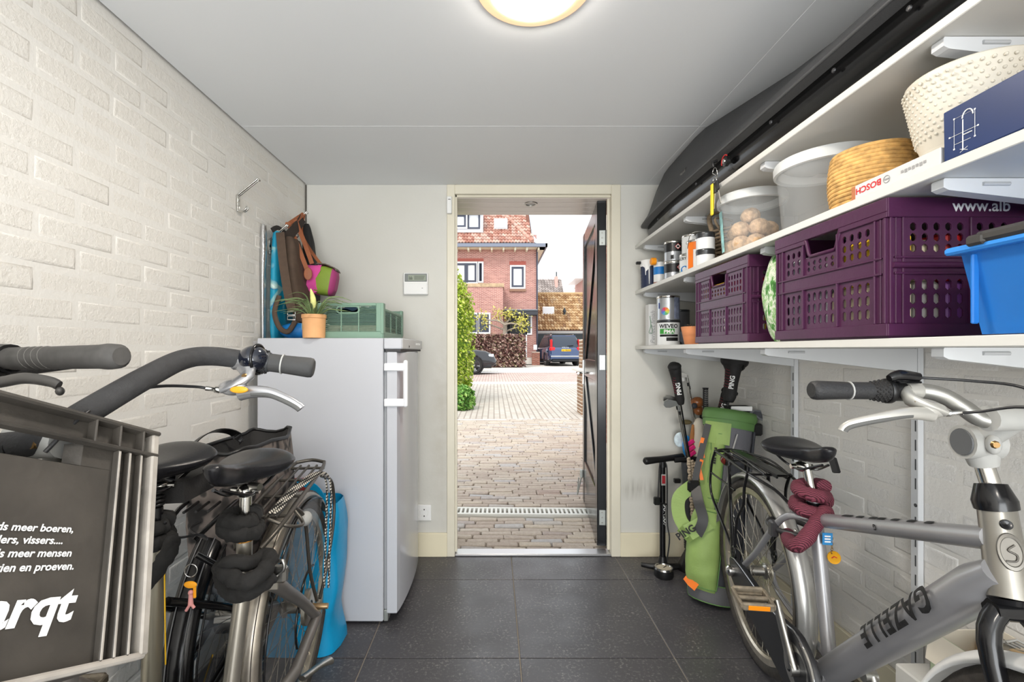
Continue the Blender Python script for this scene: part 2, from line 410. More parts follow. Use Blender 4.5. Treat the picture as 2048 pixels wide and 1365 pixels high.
# door frame and the open black door
fr = struct('door_1', G().box((0, 0, 0), (.001, .001, .001)), cream) if False else None
g = G()
for a, b in (((DX0 - .046, YB - .012, 0), (DX0, YB + .075, DZ + .055)), ((DX1, YB - .012, 0), (DX1 + .053, YB + .075, DZ + .055)), ((DX0, YB - .012, DZ), (DX1, YB + .075, DZ + .055))): g.rbox(a, b, .003)
g.rbox((DX0 - .002, YB + .01, .02), (DX0 + .012, YB + .03, DZ + .002), .002); g.rbox((DX1 - .014, YB + .035, .02), (DX1 + .002, YB + .05, DZ + .002), .002); g.rbox((DX0, YB + .01, DZ - .012), (DX1, YB + .03, DZ + .002), .002)
door_frame = struct('trim_2', g, mat('cream_frame', (220, 214, 196), .35, var=.04, vs=4))
g = G(); g.rbox((DX0 - .0, YB - .006, .0), (DX1, YB + .07, .014), .004); obj('threshold', g, mat('threshold_alu', (196, 196, 198), .32, .8), door_frame)
g = G(); g.rbox((DX0 - .044, YB - .034, 1.977), (DX0 - .016, YB - .012, 2.075), .003); s = solo('door_sensor', g, white, 'small white door sensor fixed at top left of the cream door frame', 'sensor', (DX0 - .03, YB - .012, 1.977))
g = G(); g.box((DX0 - .036, YB - .036, 2.055), (DX0 - .022, YB - .033, 2.058)); obj('indicator', g, black, s)
# soffit boards above the recess outside, with downlight
g = G(); g.box((-.6, YB + .3, 2.11), (1.2, 3.0, 2.4)); sof = struct('trim_3', g, white)
wood = mat('soffit_board', (226, 216, 210), .18, var=.04, vs=3)
for i in range(4):
    y0 = YB + .02 + i * .084; g = G(); g.rbox((-.5, y0, 2.085 - .004), (1.0, y0 + .081, 2.11), .004); obj('board', g, wood, sof)
dl = thing('downlight', 'round recessed downlight in the boarded soffit outside the door', 'lamp', (.222, 2.757, 2.081))
g = G(); g.lathe([(.042, 0), (.04, -.004), (.03, -.005), (.028, 0)], TM((.222, 2.757, 2.081)), 24); obj('rim', g, steel, dl)
g = G(); g.lathe([(.029, -.001), (.012, -.0015), (.0, -.0015)], TM((.222, 2.757, 2.081)), 20); obj('lens', g, mat('lens', (150, 150, 150), .2), dl)
# door leaf, swung out about 95 degrees
d0, d1 = V(.63, 2.70, 0), V(.712, 3.56, 0); dv = (d1 - d0).normalized(); dn = V(-dv.y, dv.x, 0); DW = (d1 - d0).length
def DM(): return TM(d0, dv, dn, V(0, 0, 1))            # x along the leaf, y towards the drive side, z up
door = thing('door_2', 'open black gloss back door with diagonal panels and steel hinges', 'door', d0); door['kind'] = 'structure'; del door['category']
M = DM(); z0, z1 = .03, 2.083
g = G(); g.box((.09, -.012, z0 + .3), (DW - .09, .0, z1 - .1), M); obj('panel', g, gloss, door)
for i in range(9):
    x0 = .09 + i * (DW - .18) / 9; g = G(); g.rbox((x0 + .001, -.004, z0 + .3), (x0 + (DW - .18) / 9 - .001, .006, z1 - .1), .002, M); obj('plank', g, gloss, door)
for a, b in (((0, -.036, z0), (.1, .018, z1)), ((DW - .1, -.036, z0), (DW, .018, z1))): g = G(); g.rbox(a, b, .004, M); obj('stile', g, mat('black_gloss_edge', (16, 18, 20), .2), door)
for a, b in ((z0, z0 + .32), (z1 - .11, z1), (1.0, 1.13)): g = G(); g.rbox((.098, -.034, a), (DW - .098, .016, b), .004, M); obj('rail', g, gloss, door)
def brace(xa, za, xb, zb):
    a, b = V(xa, 0, za), V(xb, 0, zb); t = (b - a).normalized(); n = V(-t.z, 0, t.x); g = G()
    g.rbox((0, -.045, -.015), ((b - a).length, .045, .02), .004, M @ TM(a, t, n, V(0, -1, 0)) if False else M @ TM(a + V(0, .0, 0), t, n, t.cross(n))); obj('brace', g, gloss, door)
brace(.13, z1 - .13, DW - .13, 1.14); brace(DW - .13, .98, .13, z0 + .35)
hng = mat('galvanised', (178, 182, 178), .4, .7)
for z in (.2, 1.12, 1.86):
    g = G(); g.rbox((-.003, -.03, z - .045), (.0, .006, z + .045), .006, M); g.tube([M @ V(-.004, -.038, z - .045), M @ V(-.004, -.038, z + .045)], .006, 8); hg = obj('hinge', g, hng, door, label='galvanised hinge')
    g = G()
    for q in (-.03, 0, .03): g.lathe([(.005, 0), (.004, .002), (0, .002)], TM(M @ V(-.003, -.012, z + q), M.to_3x3() @ V(0, 1, 0), V(0, 0, 1), M.to_3x3() @ V(-1, 0, 0)), 8)
    obj('screw', g, steel, hg)
g = G(); pt = [M @ V(DW - .04, .02, 1.02), M @ V(DW - .04, .065, 1.02), M @ V(DW - .15, .065, 1.02)]; g.tube(pt, .009, 10)
pt = [M @ V(DW - .04, -.03, 1.02), M @ V(DW - .04, -.085, 1.02), M @ V(DW - .15, -.085, 1.02)]; g.tube(pt, .009, 10); g.rbox((DW - .06, .016, .93), (DW - .02, .024, 1.12), .003, M); obj('handle', g, chrome, door, label='chrome lever handle')
g = G(); g.rbox((DW - .03, .018, .2), (DW - .0, .04, .26), .004, M); g.tube([M @ V(DW - .015, .03, .2), M @ V(DW + .0, .06, .06)], .006, 8); g.tube([M @ V(DW - .012, .05, .2), M @ V(DW + .0, .06, .06)], .005, 8); obj('door_hook', g, hng, door, label='galvanised foot catch')
# ceiling lamp
LC = (.105, 1.185, ZC); lp = thing('ceiling_lamp', 'round opal ceiling lamp glowing warm with a cream rim', 'lamp', LC)
g = G(); g.lathe([(.156, 0), (.155, -.004), (.13, -.014), (.106, -.02), (.1, -.019)], TM(LC), 48); obj('rim', g, mat('lamp_rim', (246, 204, 160), .4, emit=.5), lp, label='cream rim')
g = G(); g.lathe([(.104, -.018), (.1, -.026), (.06, -.032), (0, -.034)], TM(LC), 40); obj('diffuser', g, mat('lamp_glow', (255, 246, 234), .5, emit=80), lp, label='glowing white diffuser')
fill_lamp = copy_tree(lp, None, (.0, -2.2, 0)); fill_lamp['label'] = 'added round opal ceiling lamp behind the viewer, unseen fill light for the room'  # copy of the lamp added out of view to brighten the room
# the alarm panel, socket
pn = thing('alarm_panel', 'white wall keypad with grey display beside the door frame', 'keypad', P(832, 569, YB))
a, b = P(808, 591, YB), P(857, 547, YB)
g = G(); g.rbox((a.x, YB - .024, a.z), (b.x, YB, b.z), .004); obj('housing', g, white, pn)
g = G(); g.rbox((a.x + .004, YB - .028, a.z + .003), (b.x - .004, YB - .022, a.z + .066), .002); obj('keypad_flap', g, white, pn)
a2, b2 = P(811, 565, YB), P(855, 549, YB); g = G(); g.rbox((a2.x, YB - .0265, a2.z), (b2.x, YB - .02, b2.z), .002); obj('display_bezel', g, mat('grey_bezel', (120, 124, 122), .3), pn)
a2, b2 = P(818, 563, YB), P(853, 552, YB); g = G(); g.box((a2.x, YB - .0275, a2.z), (b2.x, YB - .02, b2.z)); dsp = obj('display', g, mat('lcd', (148, 156, 140), .2), pn)
g = G()
for i in range(4): g.box((a2.x + .006 + i * .005, YB - .0282, a2.z + .005), (a2.x + .009 + i * .005, YB - .0274, a2.z + .024 - i % 2 * .006))
for j in range(3): g.box((a2.x + .035, YB - .0282, a2.z + .007 + j * .008), (b2.x - .012 + j * .003, YB - .0274, a2.z + .010 + j * .008))
obj('segments', g, mat('lcd_ink', (70, 76, 68), .5), dsp)
g = G(); g.box((b.x - .035, YB - .0286, a.z + .036), (b.x - .028, YB - .0279, a.z + .04)); obj('logo', g, mat('grey_print', (150, 150, 150), .6), pn)
sk = thing('wall_socket', 'white double wall socket low on the back wall beside the fridge', 'socket', P(845, 1025, YB))
a, b = P(828, 1041, YB), P(863, 1009, YB); g = G(); g.rbox((a.x - .03, YB - .012, a.z), (b.x, YB, b.z), .003); obj('plate', g, white, sk)
for x in (833, 849):
    c = P(x, 1025, YB); g = G(); g.lathe([(.024, -.001), (.022, .001), (.019, -.006), (.0, -.007)], TM((c.x, YB - .012, c.z), V(1, 0, 0), V(0, 0, 1), V(0, -1, 0)), 20); o = obj('outlet', g, mat('socket_white', (214, 214, 208), .4), sk)
    g = G()
    for q in (-.009, .009): g.lathe([(.0028, -.0058), (0, -.0058)], TM((c.x + q, YB - .012, c.z), V(1, 0, 0), V(0, 0, 1), V(0, -1, 0)), 8)
    for q in (-.019, .019): g.box((c.x - .003, YB - .0125, c.z + q - .004), (c.x + .003, YB - .0115, c.z + q + .004))
    obj('contact_hole', g, black, o)
# ================================================================ outside
def zg(Y): return .0127 * (Y - 2.6)
pav = m_paver('paver_clay', [(0, (186, 172, 160)), (.35, (198, 186, 174)), (.7, (206, 194, 178)), (.93, (194, 192, 192)), (1, (180, 162, 150))])
joint = mat('sand_joint', (150, 138, 124), .95, var=.3, vs=30)
def slab(name, y0, y1, m, lab, dz=0, x0=-14, x1=14):
    g = G(); g.grid(lambda u, v: V(x0 + (x1 - x0) * u, y0 + (y1 - y0) * v, zg(y0 + (y1 - y0) * v) + dz), 2, 2); o = struct(name, g, m); return o
drive = slab('path', 2.6, 7.5, joint, '', -.03)
pms = []
for i in range(8):
    g = G(); g.rbox((-.097, -.0255, -.06), (.097, .0255, 0), .006, jit=.003); pms.append(g.mesh('paver', pav))
cnt = 0; rest = G(); y = 2.74; row = 0
while y < 7.5:
    if not (3.225 < y < 3.43):
        xa, xb = (905 - PX) / F * y - .12, min((1226 - PX) / F * y + .1, 1.6); x = xa - R.random() * .2
        while x < xb:
            L = R.choice((1, 1, 1, .98, 1.02)); rz = R.uniform(-.015, .015)
            p = V(x, y + R.uniform(-.003, .003) - .012 * (x - .2), zg(y) + R.uniform(-.005, .003))
            if cnt < 300: instance('paver', R.choice(pms), drive, p, (R.uniform(-.03, .03), R.uniform(-.02, .02), rz)); cnt += 1
            else: rest.rbox((-.097, -.0255, -.05), (.097, .0255, 0), .005, TM(p) @ Matrix.Rotation(rz, 4, 'Z'))
            x += .2 * L
    y += .0565; row += 1
obj('paver_field', rest, pav, drive, kind='stuff')
far_pav = m_facade('paver_far', (190, 178, 166), (206, 197, 186), (138, 128, 118), .2, .06, .008)
k_ = N(far_pav)
def ground_brick(name, c0, c1, mo, bw, bh, ms, swap=False):
    m = mat(name, c0, .9); k = N(m); v, (x, y, z) = k.xyz(); cb = k.node('CombineXYZ'); k.ln(y if swap else x, cb.inputs[0]); k.ln(x if swap else y, cb.inputs[1])
    t = k.node('TexBrick'); k.ln(cb.outputs[0], t.inputs['Vector']); t.inputs['Scale'].default_value = 1; t.inputs['Brick Width'].default_value = bw; t.inputs['Row Height'].default_value = bh; t.inputs['Mortar Size'].default_value = ms
    for s_, c in (('Color1', c0), ('Color2', c1), ('Mortar', mo)): t.inputs[s_].default_value = (*lin(c), 1)
    k.color(k.mix(.6, t.outputs['Color'], k.mix(k.noise(v, 1.1, 5), (176, 168, 160), (255, 255, 250)), 'MULTIPLY')); return m
slab('ground_drive', 7.5, 14.2, ground_brick('drive_clinker', (190, 182, 174), (202, 196, 188), (158, 149, 141), .2, .1, .012, True), '')
conc = mat('concrete', (214, 210, 202), .85, var=.08, vs=3)
g = G(); g.box((-.6, 7.36, zg(7.4) - .05), (.2, 7.41, zg(7.4) + .006)); struct('kerb_2', g, conc)
g = G(); g.grid(lambda u, v: V(-14 + 28 * u, 14.2 + .55 * v, zg(14.5) + .02), 2, 1); kerb = struct('kerb', g, conc)
slab('road', 14.75, 20.2, ground_brick('road_clinker', (196, 172, 166), (208, 188, 180), (160, 142, 136), .2, .1, .012, True), '', -.02)
slab('sidewalk', 20.2, 60, ground_brick('slab_paving', (222, 218, 210), (230, 226, 220), (180, 172, 164), .3, .3, .012), '')
slab('ground_front', -40, YF - .3, conc, '', -.02)
# drain channel across the drive
dr = thing('drain_channel', 'galvanised slotted drain grate across the brick drive outside the door', 'drain', (.2, 3.33, 0))
Md = TM((.2, 3.335, zg(3.33) + .004)) @ Matrix.Rotation(-.02, 4, 'Z'); gal = mat('galv_grate', (212, 212, 206), .5, .3)
g = G(); g.box((-.75, -.062, -.1), (.75, .062, -.05), Md); obj('channel', g, mat('drain_dark', (40, 38, 36), .9), dr)
for y0, y1 in ((-.072, -.048), (.046, .072)): g = G(); g.rbox((-.75, y0, -.06), (.75, y1, .004), .002, Md); obj('rail', g, gal, dr)
for i in range(46):
    x = -.74 + i * .0322; g = G(); g.rbox((x, -.05, -.025), (x + .017, .05, .0025), .002, Md); obj('slat', g, gal, dr)
# ---- garden wall at the right of the drive
rb = m_paver('red_brick', [(0, (150, 84, 70)), (.5, (172, 100, 82)), (1, (188, 120, 100))]); rmort = mat('lime_mortar', (206, 196, 182), .9)
gw = thing('garden_wall', 'tall red brick side wall behind the open black door', 'wall', (1.5, 4.5, 0)); gw['kind'] = 'structure'; del gw['category']
g = G(); g.box((1.408, 3.0, -.05), (1.62, 6.1, 2.9)); obj('wall_core', g, rmort, gw)
bm_ = []
for i in range(5): g = G(); g.rbox((-.006, -.104, -.0255), (.02, .104, .0255), .003, jit=.002); bm_.append(g.mesh('brick', rb))
for kx in range(42):
    for j in range(4): instance('brick', R.choice(bm_), gw, V(1.406 - 1.5, 5.28 + j * .22 + (kx % 2) * .11 - 4.5, .05 + kx * .063))
g = G()
for kx in range(45):
    for j in range(10): g.rbox((1.4, 3.02 + j * .22 + (kx % 2) * .11, .02 + kx * .063), (1.42, 3.228 + j * .22 + (kx % 2) * .11, .071 + kx * .063), .003)
obj('brickwork', g, rb, gw, kind='stuff')
tb = m_paver('tan_brick', [(0, (138, 104, 80)), (.5, (162, 128, 100)), (1, (184, 152, 124))])
gp = thing('garden_pillar', 'weathered tan brick pillar with pale stone cap beside the drive', 'pillar', (1.68, 8.0, zg(8)))
def brick_pier(parent, x0, y0, w, d, z0, z1, m, bl=.21, ch=.062):
    g = G(); g.box((x0 + .006, y0 + .006, z0), (x0 + w - .006, y0 + d - .006, z1)); obj('core', g, rmort, parent)
    n = max(1, round(w / bl)); bw = w / n; z = z0; k = 0
    while z + ch * .8 < z1:
        off = bw / 2 if k % 2 else 0; x = x0 - off
        while x < x0 + w - .01:
            a, b = max(x, x0), min(x + bw, x0 + w)
            if b - a > .03: g = G(); g.rbox((a + .004, y0, z + .004), (b - .004, y0 + d, z + ch - .006), .004, jit=.002); obj('brick', g, m, parent)
            x += bw
        z += ch; k += 1
brick_pier(gp, 1.515, 7.9, .42, .42, zg(8) - .02, .83, tb); g = G(); g.rbox((1.43, 7.82, .83), (2.02, 8.4, .875), .008); obj('cap', g, conc, gp, label='pale stone cap')
brick_pier(gp, 1.535, 7.95, .38, .3, .875, 1.385, tb)
# ---- planting
def leaves(name, parent, mt, pts, size, kind=None, asp=.55):
    g = G()
    for p in pts:
        n = V(R.gauss(0, 1), R.gauss(0, 1), R.gauss(0, 1) + .4).normalized(); x, y, _ = frame(n, V(R.random(), R.random(), R.random() + .1)); s_ = size * R.uniform(.6, 1.3)
        g.add([p - x * s_, p + y * s_ * asp, p + x * s_, p - y * s_ * asp + n * s_ * .15], [(0, 1, 2, 3)])
    return obj(name, g, mt, parent, kind=kind)
def shell(c, r, n, e=1.0, lump=.18, fr=2.2):
    out = []
    while len(out) < n:
        d = V(R.gauss(0, 1), R.gauss(0, 1), R.gauss(0, 1)).normalized(); q = 1 + lump * noise.noise(d * fr + Vector(c)); q *= R.uniform(.78, 1.02)
        out.append(Vector(c) + V(d.x * r[0], d.y * r[1], math.copysign(abs(d.z) ** e, d.z) * r[2]) * q)
    return out
lg = m_paver('lime_leaf', [(0, (112, 148, 30)), (.4, (170, 200, 50)), (.75, (206, 222, 80)), (1, (238, 240, 150))], .6)
for i, (cx, cy, rx, ry, hz, n, lab) in enumerate(((-.86, 9.4, .46, .55, 1.42, 9000, 'tall lime green conifer bush beside the drive, nearest the door frame'), (-1.35, 10.6, .6, .7, 1.5, 4000, 'lime green bush hidden behind the tall conifer bush'))):
    t = thing('conifer_shrub', lab, 'shrub', (cx, cy, zg(cy)), 'shrubs along the drive'); c0 = (cx, cy, zg(cy) + hz * .88)
    leaves('foliage', t, lg, shell(c0, (rx, ry, hz), n, .75), .034); g = G(); g.tube([(cx, cy, zg(cy) - .02), (cx, cy, zg(cy) + hz * 1.3)], .05, 8); obj('stem', g, mat('bark', (96, 80, 62), .9), t)
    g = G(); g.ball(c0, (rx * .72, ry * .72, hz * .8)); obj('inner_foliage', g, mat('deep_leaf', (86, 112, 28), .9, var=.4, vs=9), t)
t = thing('low_shrub', 'low bright green shrub at the foot of the tall conifer', 'shrub', (-.56, 8.6, zg(8.6)))
leaves('foliage', t, m_paver('fresh_leaf', [(0, (70, 130, 50)), (.5, (120, 176, 76)), (1, (178, 214, 120))], .6), shell((-.6, 8.6, .28), (.24, .3, .26), 1500), .04); g = G(); g.tube([(-.6, 8.6, zg(8.6) - .02), (-.6, 8.6, .3)], .015, 6); obj('stem', g, MC['bark'], t)
cl = m_paver('copper_leaf', [(0, (78, 50, 48)), (.35, (132, 88, 82)), (.6, (176, 138, 126)), (.85, (216, 190, 176)), (1, (150, 150, 90))], .5)
hd = thing('copper_hedge', 'clipped copper beech hedge in front of the brick house', 'hedge', (0, 24.5, zg(24.5)))
pa, pb = P(925, 732, 24.5), P(1046, 674, 24.5)
pts = [V(R.uniform(pa.x, pb.x + .12), 24.5 + R.choice((-1, 1, -1)) * R.uniform(.25, .45), R.uniform(zg(24.5) + .05, pb.z + .06)) for _ in range(5200)] + [V(R.uniform(pa.x, pb.x), 24.5 + R.uniform(-.42, .42), pb.z + R.uniform(-.05, .12)) for _ in range(1600)]
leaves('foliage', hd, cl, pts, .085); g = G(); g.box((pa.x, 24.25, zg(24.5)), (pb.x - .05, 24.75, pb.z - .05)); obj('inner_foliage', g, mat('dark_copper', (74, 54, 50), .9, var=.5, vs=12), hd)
tr = thing('pollard_tree', 'small pollarded tree with yellow spring leaves before the house', 'tree', P(1009, 729, 25.6)); bk = mat('grey_bark', (150, 138, 124), .9, var=.2, vs=20)
g = G(); g.tube(cr([P(1009, 730, 25.6), P(1008, 690, 25.6), P(1010, 655, 25.6), P(1009, 645, 25.6)], 4), [.13, .1, .11, .16], 10); obj('trunk', g, bk, tr)
br = [[(1009, 650), (995, 642), (975, 640), (965, 634)], [(1008, 660), (995, 655), (975, 648), (968, 648)], [(1010, 664), (1025, 658), (1035, 655), (1041, 652)], [(1010, 650), (1022, 647), (1040, 650), (1044, 642)], [(1008, 648), (1000, 638), (1000, 630)], [(1011, 648), (1018, 640), (1020, 630)]]
lp_ = []
for i, b in enumerate(br):
    pts = [P(x, y, 25.6 + (i % 3 - 1) * .3) for x, y in b]; g = G(); g.tube(cr(pts, 3), [.06, .03], 6); obj('branch', g, bk, tr)
    lp_ += [pts[-1] + V(R.gauss(0, .22), R.gauss(0, .2), R.gauss(.02, .2)) for _ in range(110 if i > 1 else 50)]
leaves('leaves', tr, m_paver('yellow_leaf', [(0, (178, 176, 60)), (.5, (222, 214, 92)), (1, (240, 232, 150))], .6), lp_, .075, kind='stuff')
# ---- the brick house opposite
HY = 28.0
fb = m_facade('house_brick', (150, 90, 84), (186, 128, 118), (204, 178, 168), .22, .066, .012)
frw = mat('window_white', (240, 240, 240), .4); frd = mat('window_navy', (62, 66, 82), .4); pane_l = mat('pane_bright', (226, 230, 234), .12); pane_d = mat('pane_dark', (70, 76, 84), .08); net = mat('net_curtain', (214, 216, 220), .7)
house = thing('brick_house', 'red brick house opposite with orange tiled roof and dormer', 'house', (0, HY, zg(HY)))
def bx(name, parent, m, x0, y0, x1, y1, Y, d0=0., d1=.3, bev=0):
    a, b = P(x0, y1, Y), P(x1, y0, Y); g = G(); g.box((a.x, Y + d0, a.z), (b.x, Y + d1, b.z)) if not bev else g.rbox((a.x, Y + d0, a.z), (b.x, Y + d1, b.z), bev); return obj(name, g, m, parent)
def ring(name, parent, m, x0, y0, x1, y1, Y, w, d0, d1):
    a, b = P(x0, y1, Y), P(x1, y0, Y); g = G()
    for p, q in (((a.x, a.z), (a.x + w, b.z)), ((b.x - w, a.z), (b.x, b.z)), ((a.x + w, a.z), (b.x - w, a.z + w)), ((a.x + w, b.z - w), (b.x - w, b.z))): g.box((p[0], Y + d0, p[1]), (q[0], Y + d1, q[1]))
    return obj(name, g, m, parent)
def win(parent, x0, y0, x1, y1, Y, pane=pane_l, sash=True):
    f = ring('window', parent, frw, x0, y0, x1, y1, Y, .09, -.06, .04)
    if sash: ring('sash', f, frd, x0 + 3, y0 + 3, x1 - 3, y1 - 3, Y, .12, -.05, .03)
    bx('pane', f, pane, x0 + 3, y0 + 3, x1 - 3, y1 - 3, Y, -.01, .01); return f
bx('front_wall', house, fb, 840, 470, 1073, 735, HY, 0, .4)
a = P(1073, 735, HY); g = G(); g.box((a.x - .3, HY + .3, a.z), (a.x, HY + 8, 7.7)); obj('side_wall', g, fb, house)
# bay, canopy, door
bx('bay', house, fb, 840, 574, 1006, 735, HY - 1.4, 0, 1.4); bx('bay_coping', house, mat('coping', (178, 154, 124), .8, var=.25, vs=6), 840, 567, 1008, 574, HY - 1.45, 0, 1.4)
win(house, 930, 626, 957, 668, HY - 1.42, pane_d); win(house, 955, 626, 981, 668, HY - 1.42, pane_d); bx('window_sill', house, mat('moss_sill', (172, 164, 116), .9), 935, 668, 990, 674, HY - 1.55, 0, .2)
bx('canopy', house, mat('canopy_dark', (52, 54, 60), .5), 1006, 621, 1076, 630, HY - .9, 0, .95); bx('canopy_edge', house, mat('zinc', (128, 132, 140), .5), 1006, 619, 1075, 621, HY - .95, 0, .1)
bx('door_surround', house, frw, 1014, 631, 1054, 727, HY - .06, 0, .1); dd = bx('front_door', house, mat('door_black', (38, 40, 44), .35), 1019, 633, 1051, 724, HY - .1, 0, .06)
g = G()
for i in range(7): p = P(1022 + i * 4, 720, HY - .12); q = P(1022 + i * 4 + 2.5, 638, HY - .12); g.box((p.x, HY - .115, p.z), (q.x, HY - .1, q.z))
obj('door_plank', g, MC['door_black'], dd); win(house, 1051, 631, 1064, 670, HY, pane_d, False); win(house, 1013, 632, 1019, 670, HY, pane_d, False)
bx('step', house, conc, 1045, 716, 1068, 729, HY - .8, 0, .8)
win(house, 1020, 531, 1050.5, 578, HY, pane_l); bx('lintel', house, mat('brick_lintel', (160, 88, 78), .9), 1019, 523, 1052, 530, HY - .02, 0, .05); bx('window_sill', house, mat('brick_sill', (142, 110, 92), .9), 1019, 578, 1052, 583, HY - .1, 0, .15)
w = win(house, 880, 524, 956, 568, HY, net); bx('mullion', w, frd, 929, 527, 936, 566, HY, -.07, .02); bx('curtain', w, mat('curtain', (236, 234, 228), .8), 940, 528, 951, 567, HY, -.02, .0); win(house, 955, 524, 967, 566, HY, pane_l); bx('lintel', house, MC['brick_lintel'], 880, 517, 967, 523, HY - .02, 0, .05)
# eaves
gut = mat('gutter', (118, 124, 138), .4, .2); a, b = P(840, 494, HY - .75), P(1095, 487, HY - .75)
g = G(); g.box((a.x, HY - .8, a.z), (b.x, HY - .65, b.z)); g.box((b.x - .12, HY - .8, a.z), (b.x, HY + 8, b.z)); obj('gutter', g, gut, house)
g = G(); g.box((a.x, HY - .7, a.z + .0), (b.x - .1, HY + .1, a.z + .08)); g.box((P(1073, 0, HY).x, HY - .7, a.z), (b.x - .1, HY + 8, a.z + .08)); obj('soffit', g, mat('soffit_cream', (222, 212, 190), .7), house)
for i in range(8): x = P(913 + i * 23, 0, HY).x; g = G(); g.box((x, HY - .62, a.z - .16), (x + .1, HY, a.z)); obj('rafter_end', g, MC['soffit_cream'], house)
p = P(1074, 0, HY); g = G(); g.tube([(p.x, HY - .06, .3), (p.x, HY - .06, a.z)], .05, 8); obj('downpipe', g, frd, house)
# roofs of pantiles
def pantiles(parent, o, ux, us, nc, nr, tw, th, mt, keep=None, name='roof_tiles'):
    nn = ux.cross(us).normalized(); g = G()
    for r in range(nr):
        for c in range(nc):
            if keep and not keep(c, r): continue
            q = o + ux * (c * tw) + us * (r * th) + nn * R.uniform(0, .012); top = []; bot = []; lip = []
            for i in range(5):
                u = i / 4; w = .045 * math.sin(u * 2 * math.pi) * tw / .22
                bot.append(q + ux * (u * tw) + nn * (w + .06)); top.append(q + ux * (u * tw) + us * (th * 1.06) + nn * w); lip.append(q + ux * (u * tw) + nn * (w - .01))
            g.loft([lip, bot, top], cap=False, closed=False, sm=False)
    return obj(name, g, mt, parent, kind='stuff')
ot = m_paver('orange_pantile', [(0, (184, 128, 112)), (.3, (204, 154, 138)), (.6, (218, 178, 162)), (.85, (230, 202, 188)), (1, (176, 130, 118))])
e0 = P(860, 486, HY - .62); us = V(0, math.cos(math.radians(50)), math.sin(math.radians(50)))
def keepr(c, r):
    p = e0 + V(1, 0, 0) * (c * .19) + us * (r * .3); px = PX + p.x / p.y * F; py = PY - (p.z - H) / p.y * F
    return px < 1061 - max(0, 0) * .1 and not (px < 958 and py < 462)
pantiles(house, e0, V(1, 0, 0), us, 34, 15, .19, .3, ot, lambda c, r: c * .19 < 6.2 - r * .045)
g = G(); A = e0 + us * 6 ; g.add([e0, e0 + V(6.2, 0, 0), e0 + V(6.0, 0, 0) + us * 5.5, e0 + us * 5.5], [(0, 1, 2, 3)]); g.v = [tuple(Vector(v) - V(0, -.03, .05)) for v in g.v]; obj('roof_deck', g, mat('roof_under', (120, 80, 66), .9), house)
g = G(); q0, q1 = e0 + V(6.22, .0, .05), e0 + V(6.0, 0, 0) + us * 5.5; g.add([q0, q0 + V(.45, .6, 0), q1 + V(.3, .6, 0), q1], [(0, 1, 2, 3)]); g.add([q0 + V(0, .1, -.1), q1 + V(0, .1, -.1), q1 + V(.3, .7, -.1), q0 + V(.45, .7, -.1)], [(0, 1, 2, 3)]); obj('zinc_hip', g, mat('pale_zinc', (206, 212, 222), .5), house)
for i in range(9):
    a_, b_ = V(*(e0 + V(6.15 - .17 * i, 0, .06) + us * (.05 + .3 * i))), V(*(e0 + V(5.96 - .17 * i, 0, .06) + us * (.37 + .3 * i)))
    g = G(); g.tube([a_, b_], [.13, .1], 8); obj('hip_tile', g, ot, house)
dm = bx('dormer', house, mat('dormer_white', (226, 228, 234), .5), 830, 420, 966, 465, HY - .1, 0, 3); win(dm, 880, 427, 935, 458, HY - .12, pane_l); 
for x0, x1 in ((905, 936), (935, 960)): ring('window', dm, frd, x0, 427, x1, 458, HY - .14, .1, -.03, .02)
bx('dormer_gutter', dm, frd, 830, 419, 968, 424, HY - .4, 0, .3)
sk2 = bx('roof_window', house, mat('roof_win_frame', (206, 208, 212), .5), 988, 437, 1015, 458, HY + .15, 0, .2); bx('pane', sk2, pane_l, 990, 440, 1013, 455, HY + .14, -.02, .02)
p = thing('gate_post', 'short red brick gate post with white sign by the house', 'post', P(1071, 730, 27)); brick_pier(p, P(1064, 0, 27).x, 26.9, .46, .4, zg(27), 1.1, rb); a, b = P(1067, 700, 26.88), P(1074, 690, 26.88); g = G(); g.box((a.x, 26.87, a.z), (b.x, 26.9, b.z)); obj('sign', g, frw, p)
# ---- garage with tan tiles
GY = 31.0
gar = thing('garage', 'low garage with tan tiled roof and dark doors right of house', 'garage', P(1130, 727, GY))
bx('front_wall', gar, fb, 1074, 660, 1210, 730, GY + .3, 0, .3); bx('fascia', gar, mat('zinc_pale', (184, 182, 178), .6), 1074, 661, 1210, 666, GY, -.2, .1)
dk = mat('garage_dark', (40, 48, 52), .3)
for x0, x1 in ((1075, 1101), (1103, 1180)): f = bx('garage_door', gar, frw, x0, 664, x1, 729, GY + .25, 0, .06); bx('panel', f, dk, x0 + 1, 668, x1 - 1, 728, GY + .22, 0, .06)
tt = m_paver('tan_pantile', [(0, (160, 122, 84)), (.3, (190, 152, 108)), (.6, (210, 178, 134)), (.85, (224, 198, 160)), (1, (146, 108, 80))])
g0 = P(1074, 660, GY - .3); gs = V(0, math.cos(math.radians(42)), math.sin(math.radians(42))); pantiles(gar, g0, V(1, 0, 0), gs, 26, 14, .2, .3, tt)
g = G(); g.add([g0, g0 + V(5.4, 0, 0), g0 + V(5.4, 0, 0) + gs * 4.2, g0 + gs * 4.2], [(0, 1, 2, 3)]); g.v = [tuple(Vector(v) - V(0, -.03, .06)) for v in g.v]; obj('roof_deck', g, MC['roof_under'], gar)
g = G(); q = g0 + gs * 4.2; g.tube([q, q + V(5.4, 0, 0)], .12, 8); obj('ridge', g, tt, gar)
f = bx('roof_window', gar, frw, 1085, 614, 1108, 631, GY + 1.1, -.1, .1); bx('pane', f, pane_l, 1087, 616, 1106, 629, GY + 1.05, -.08, .0)
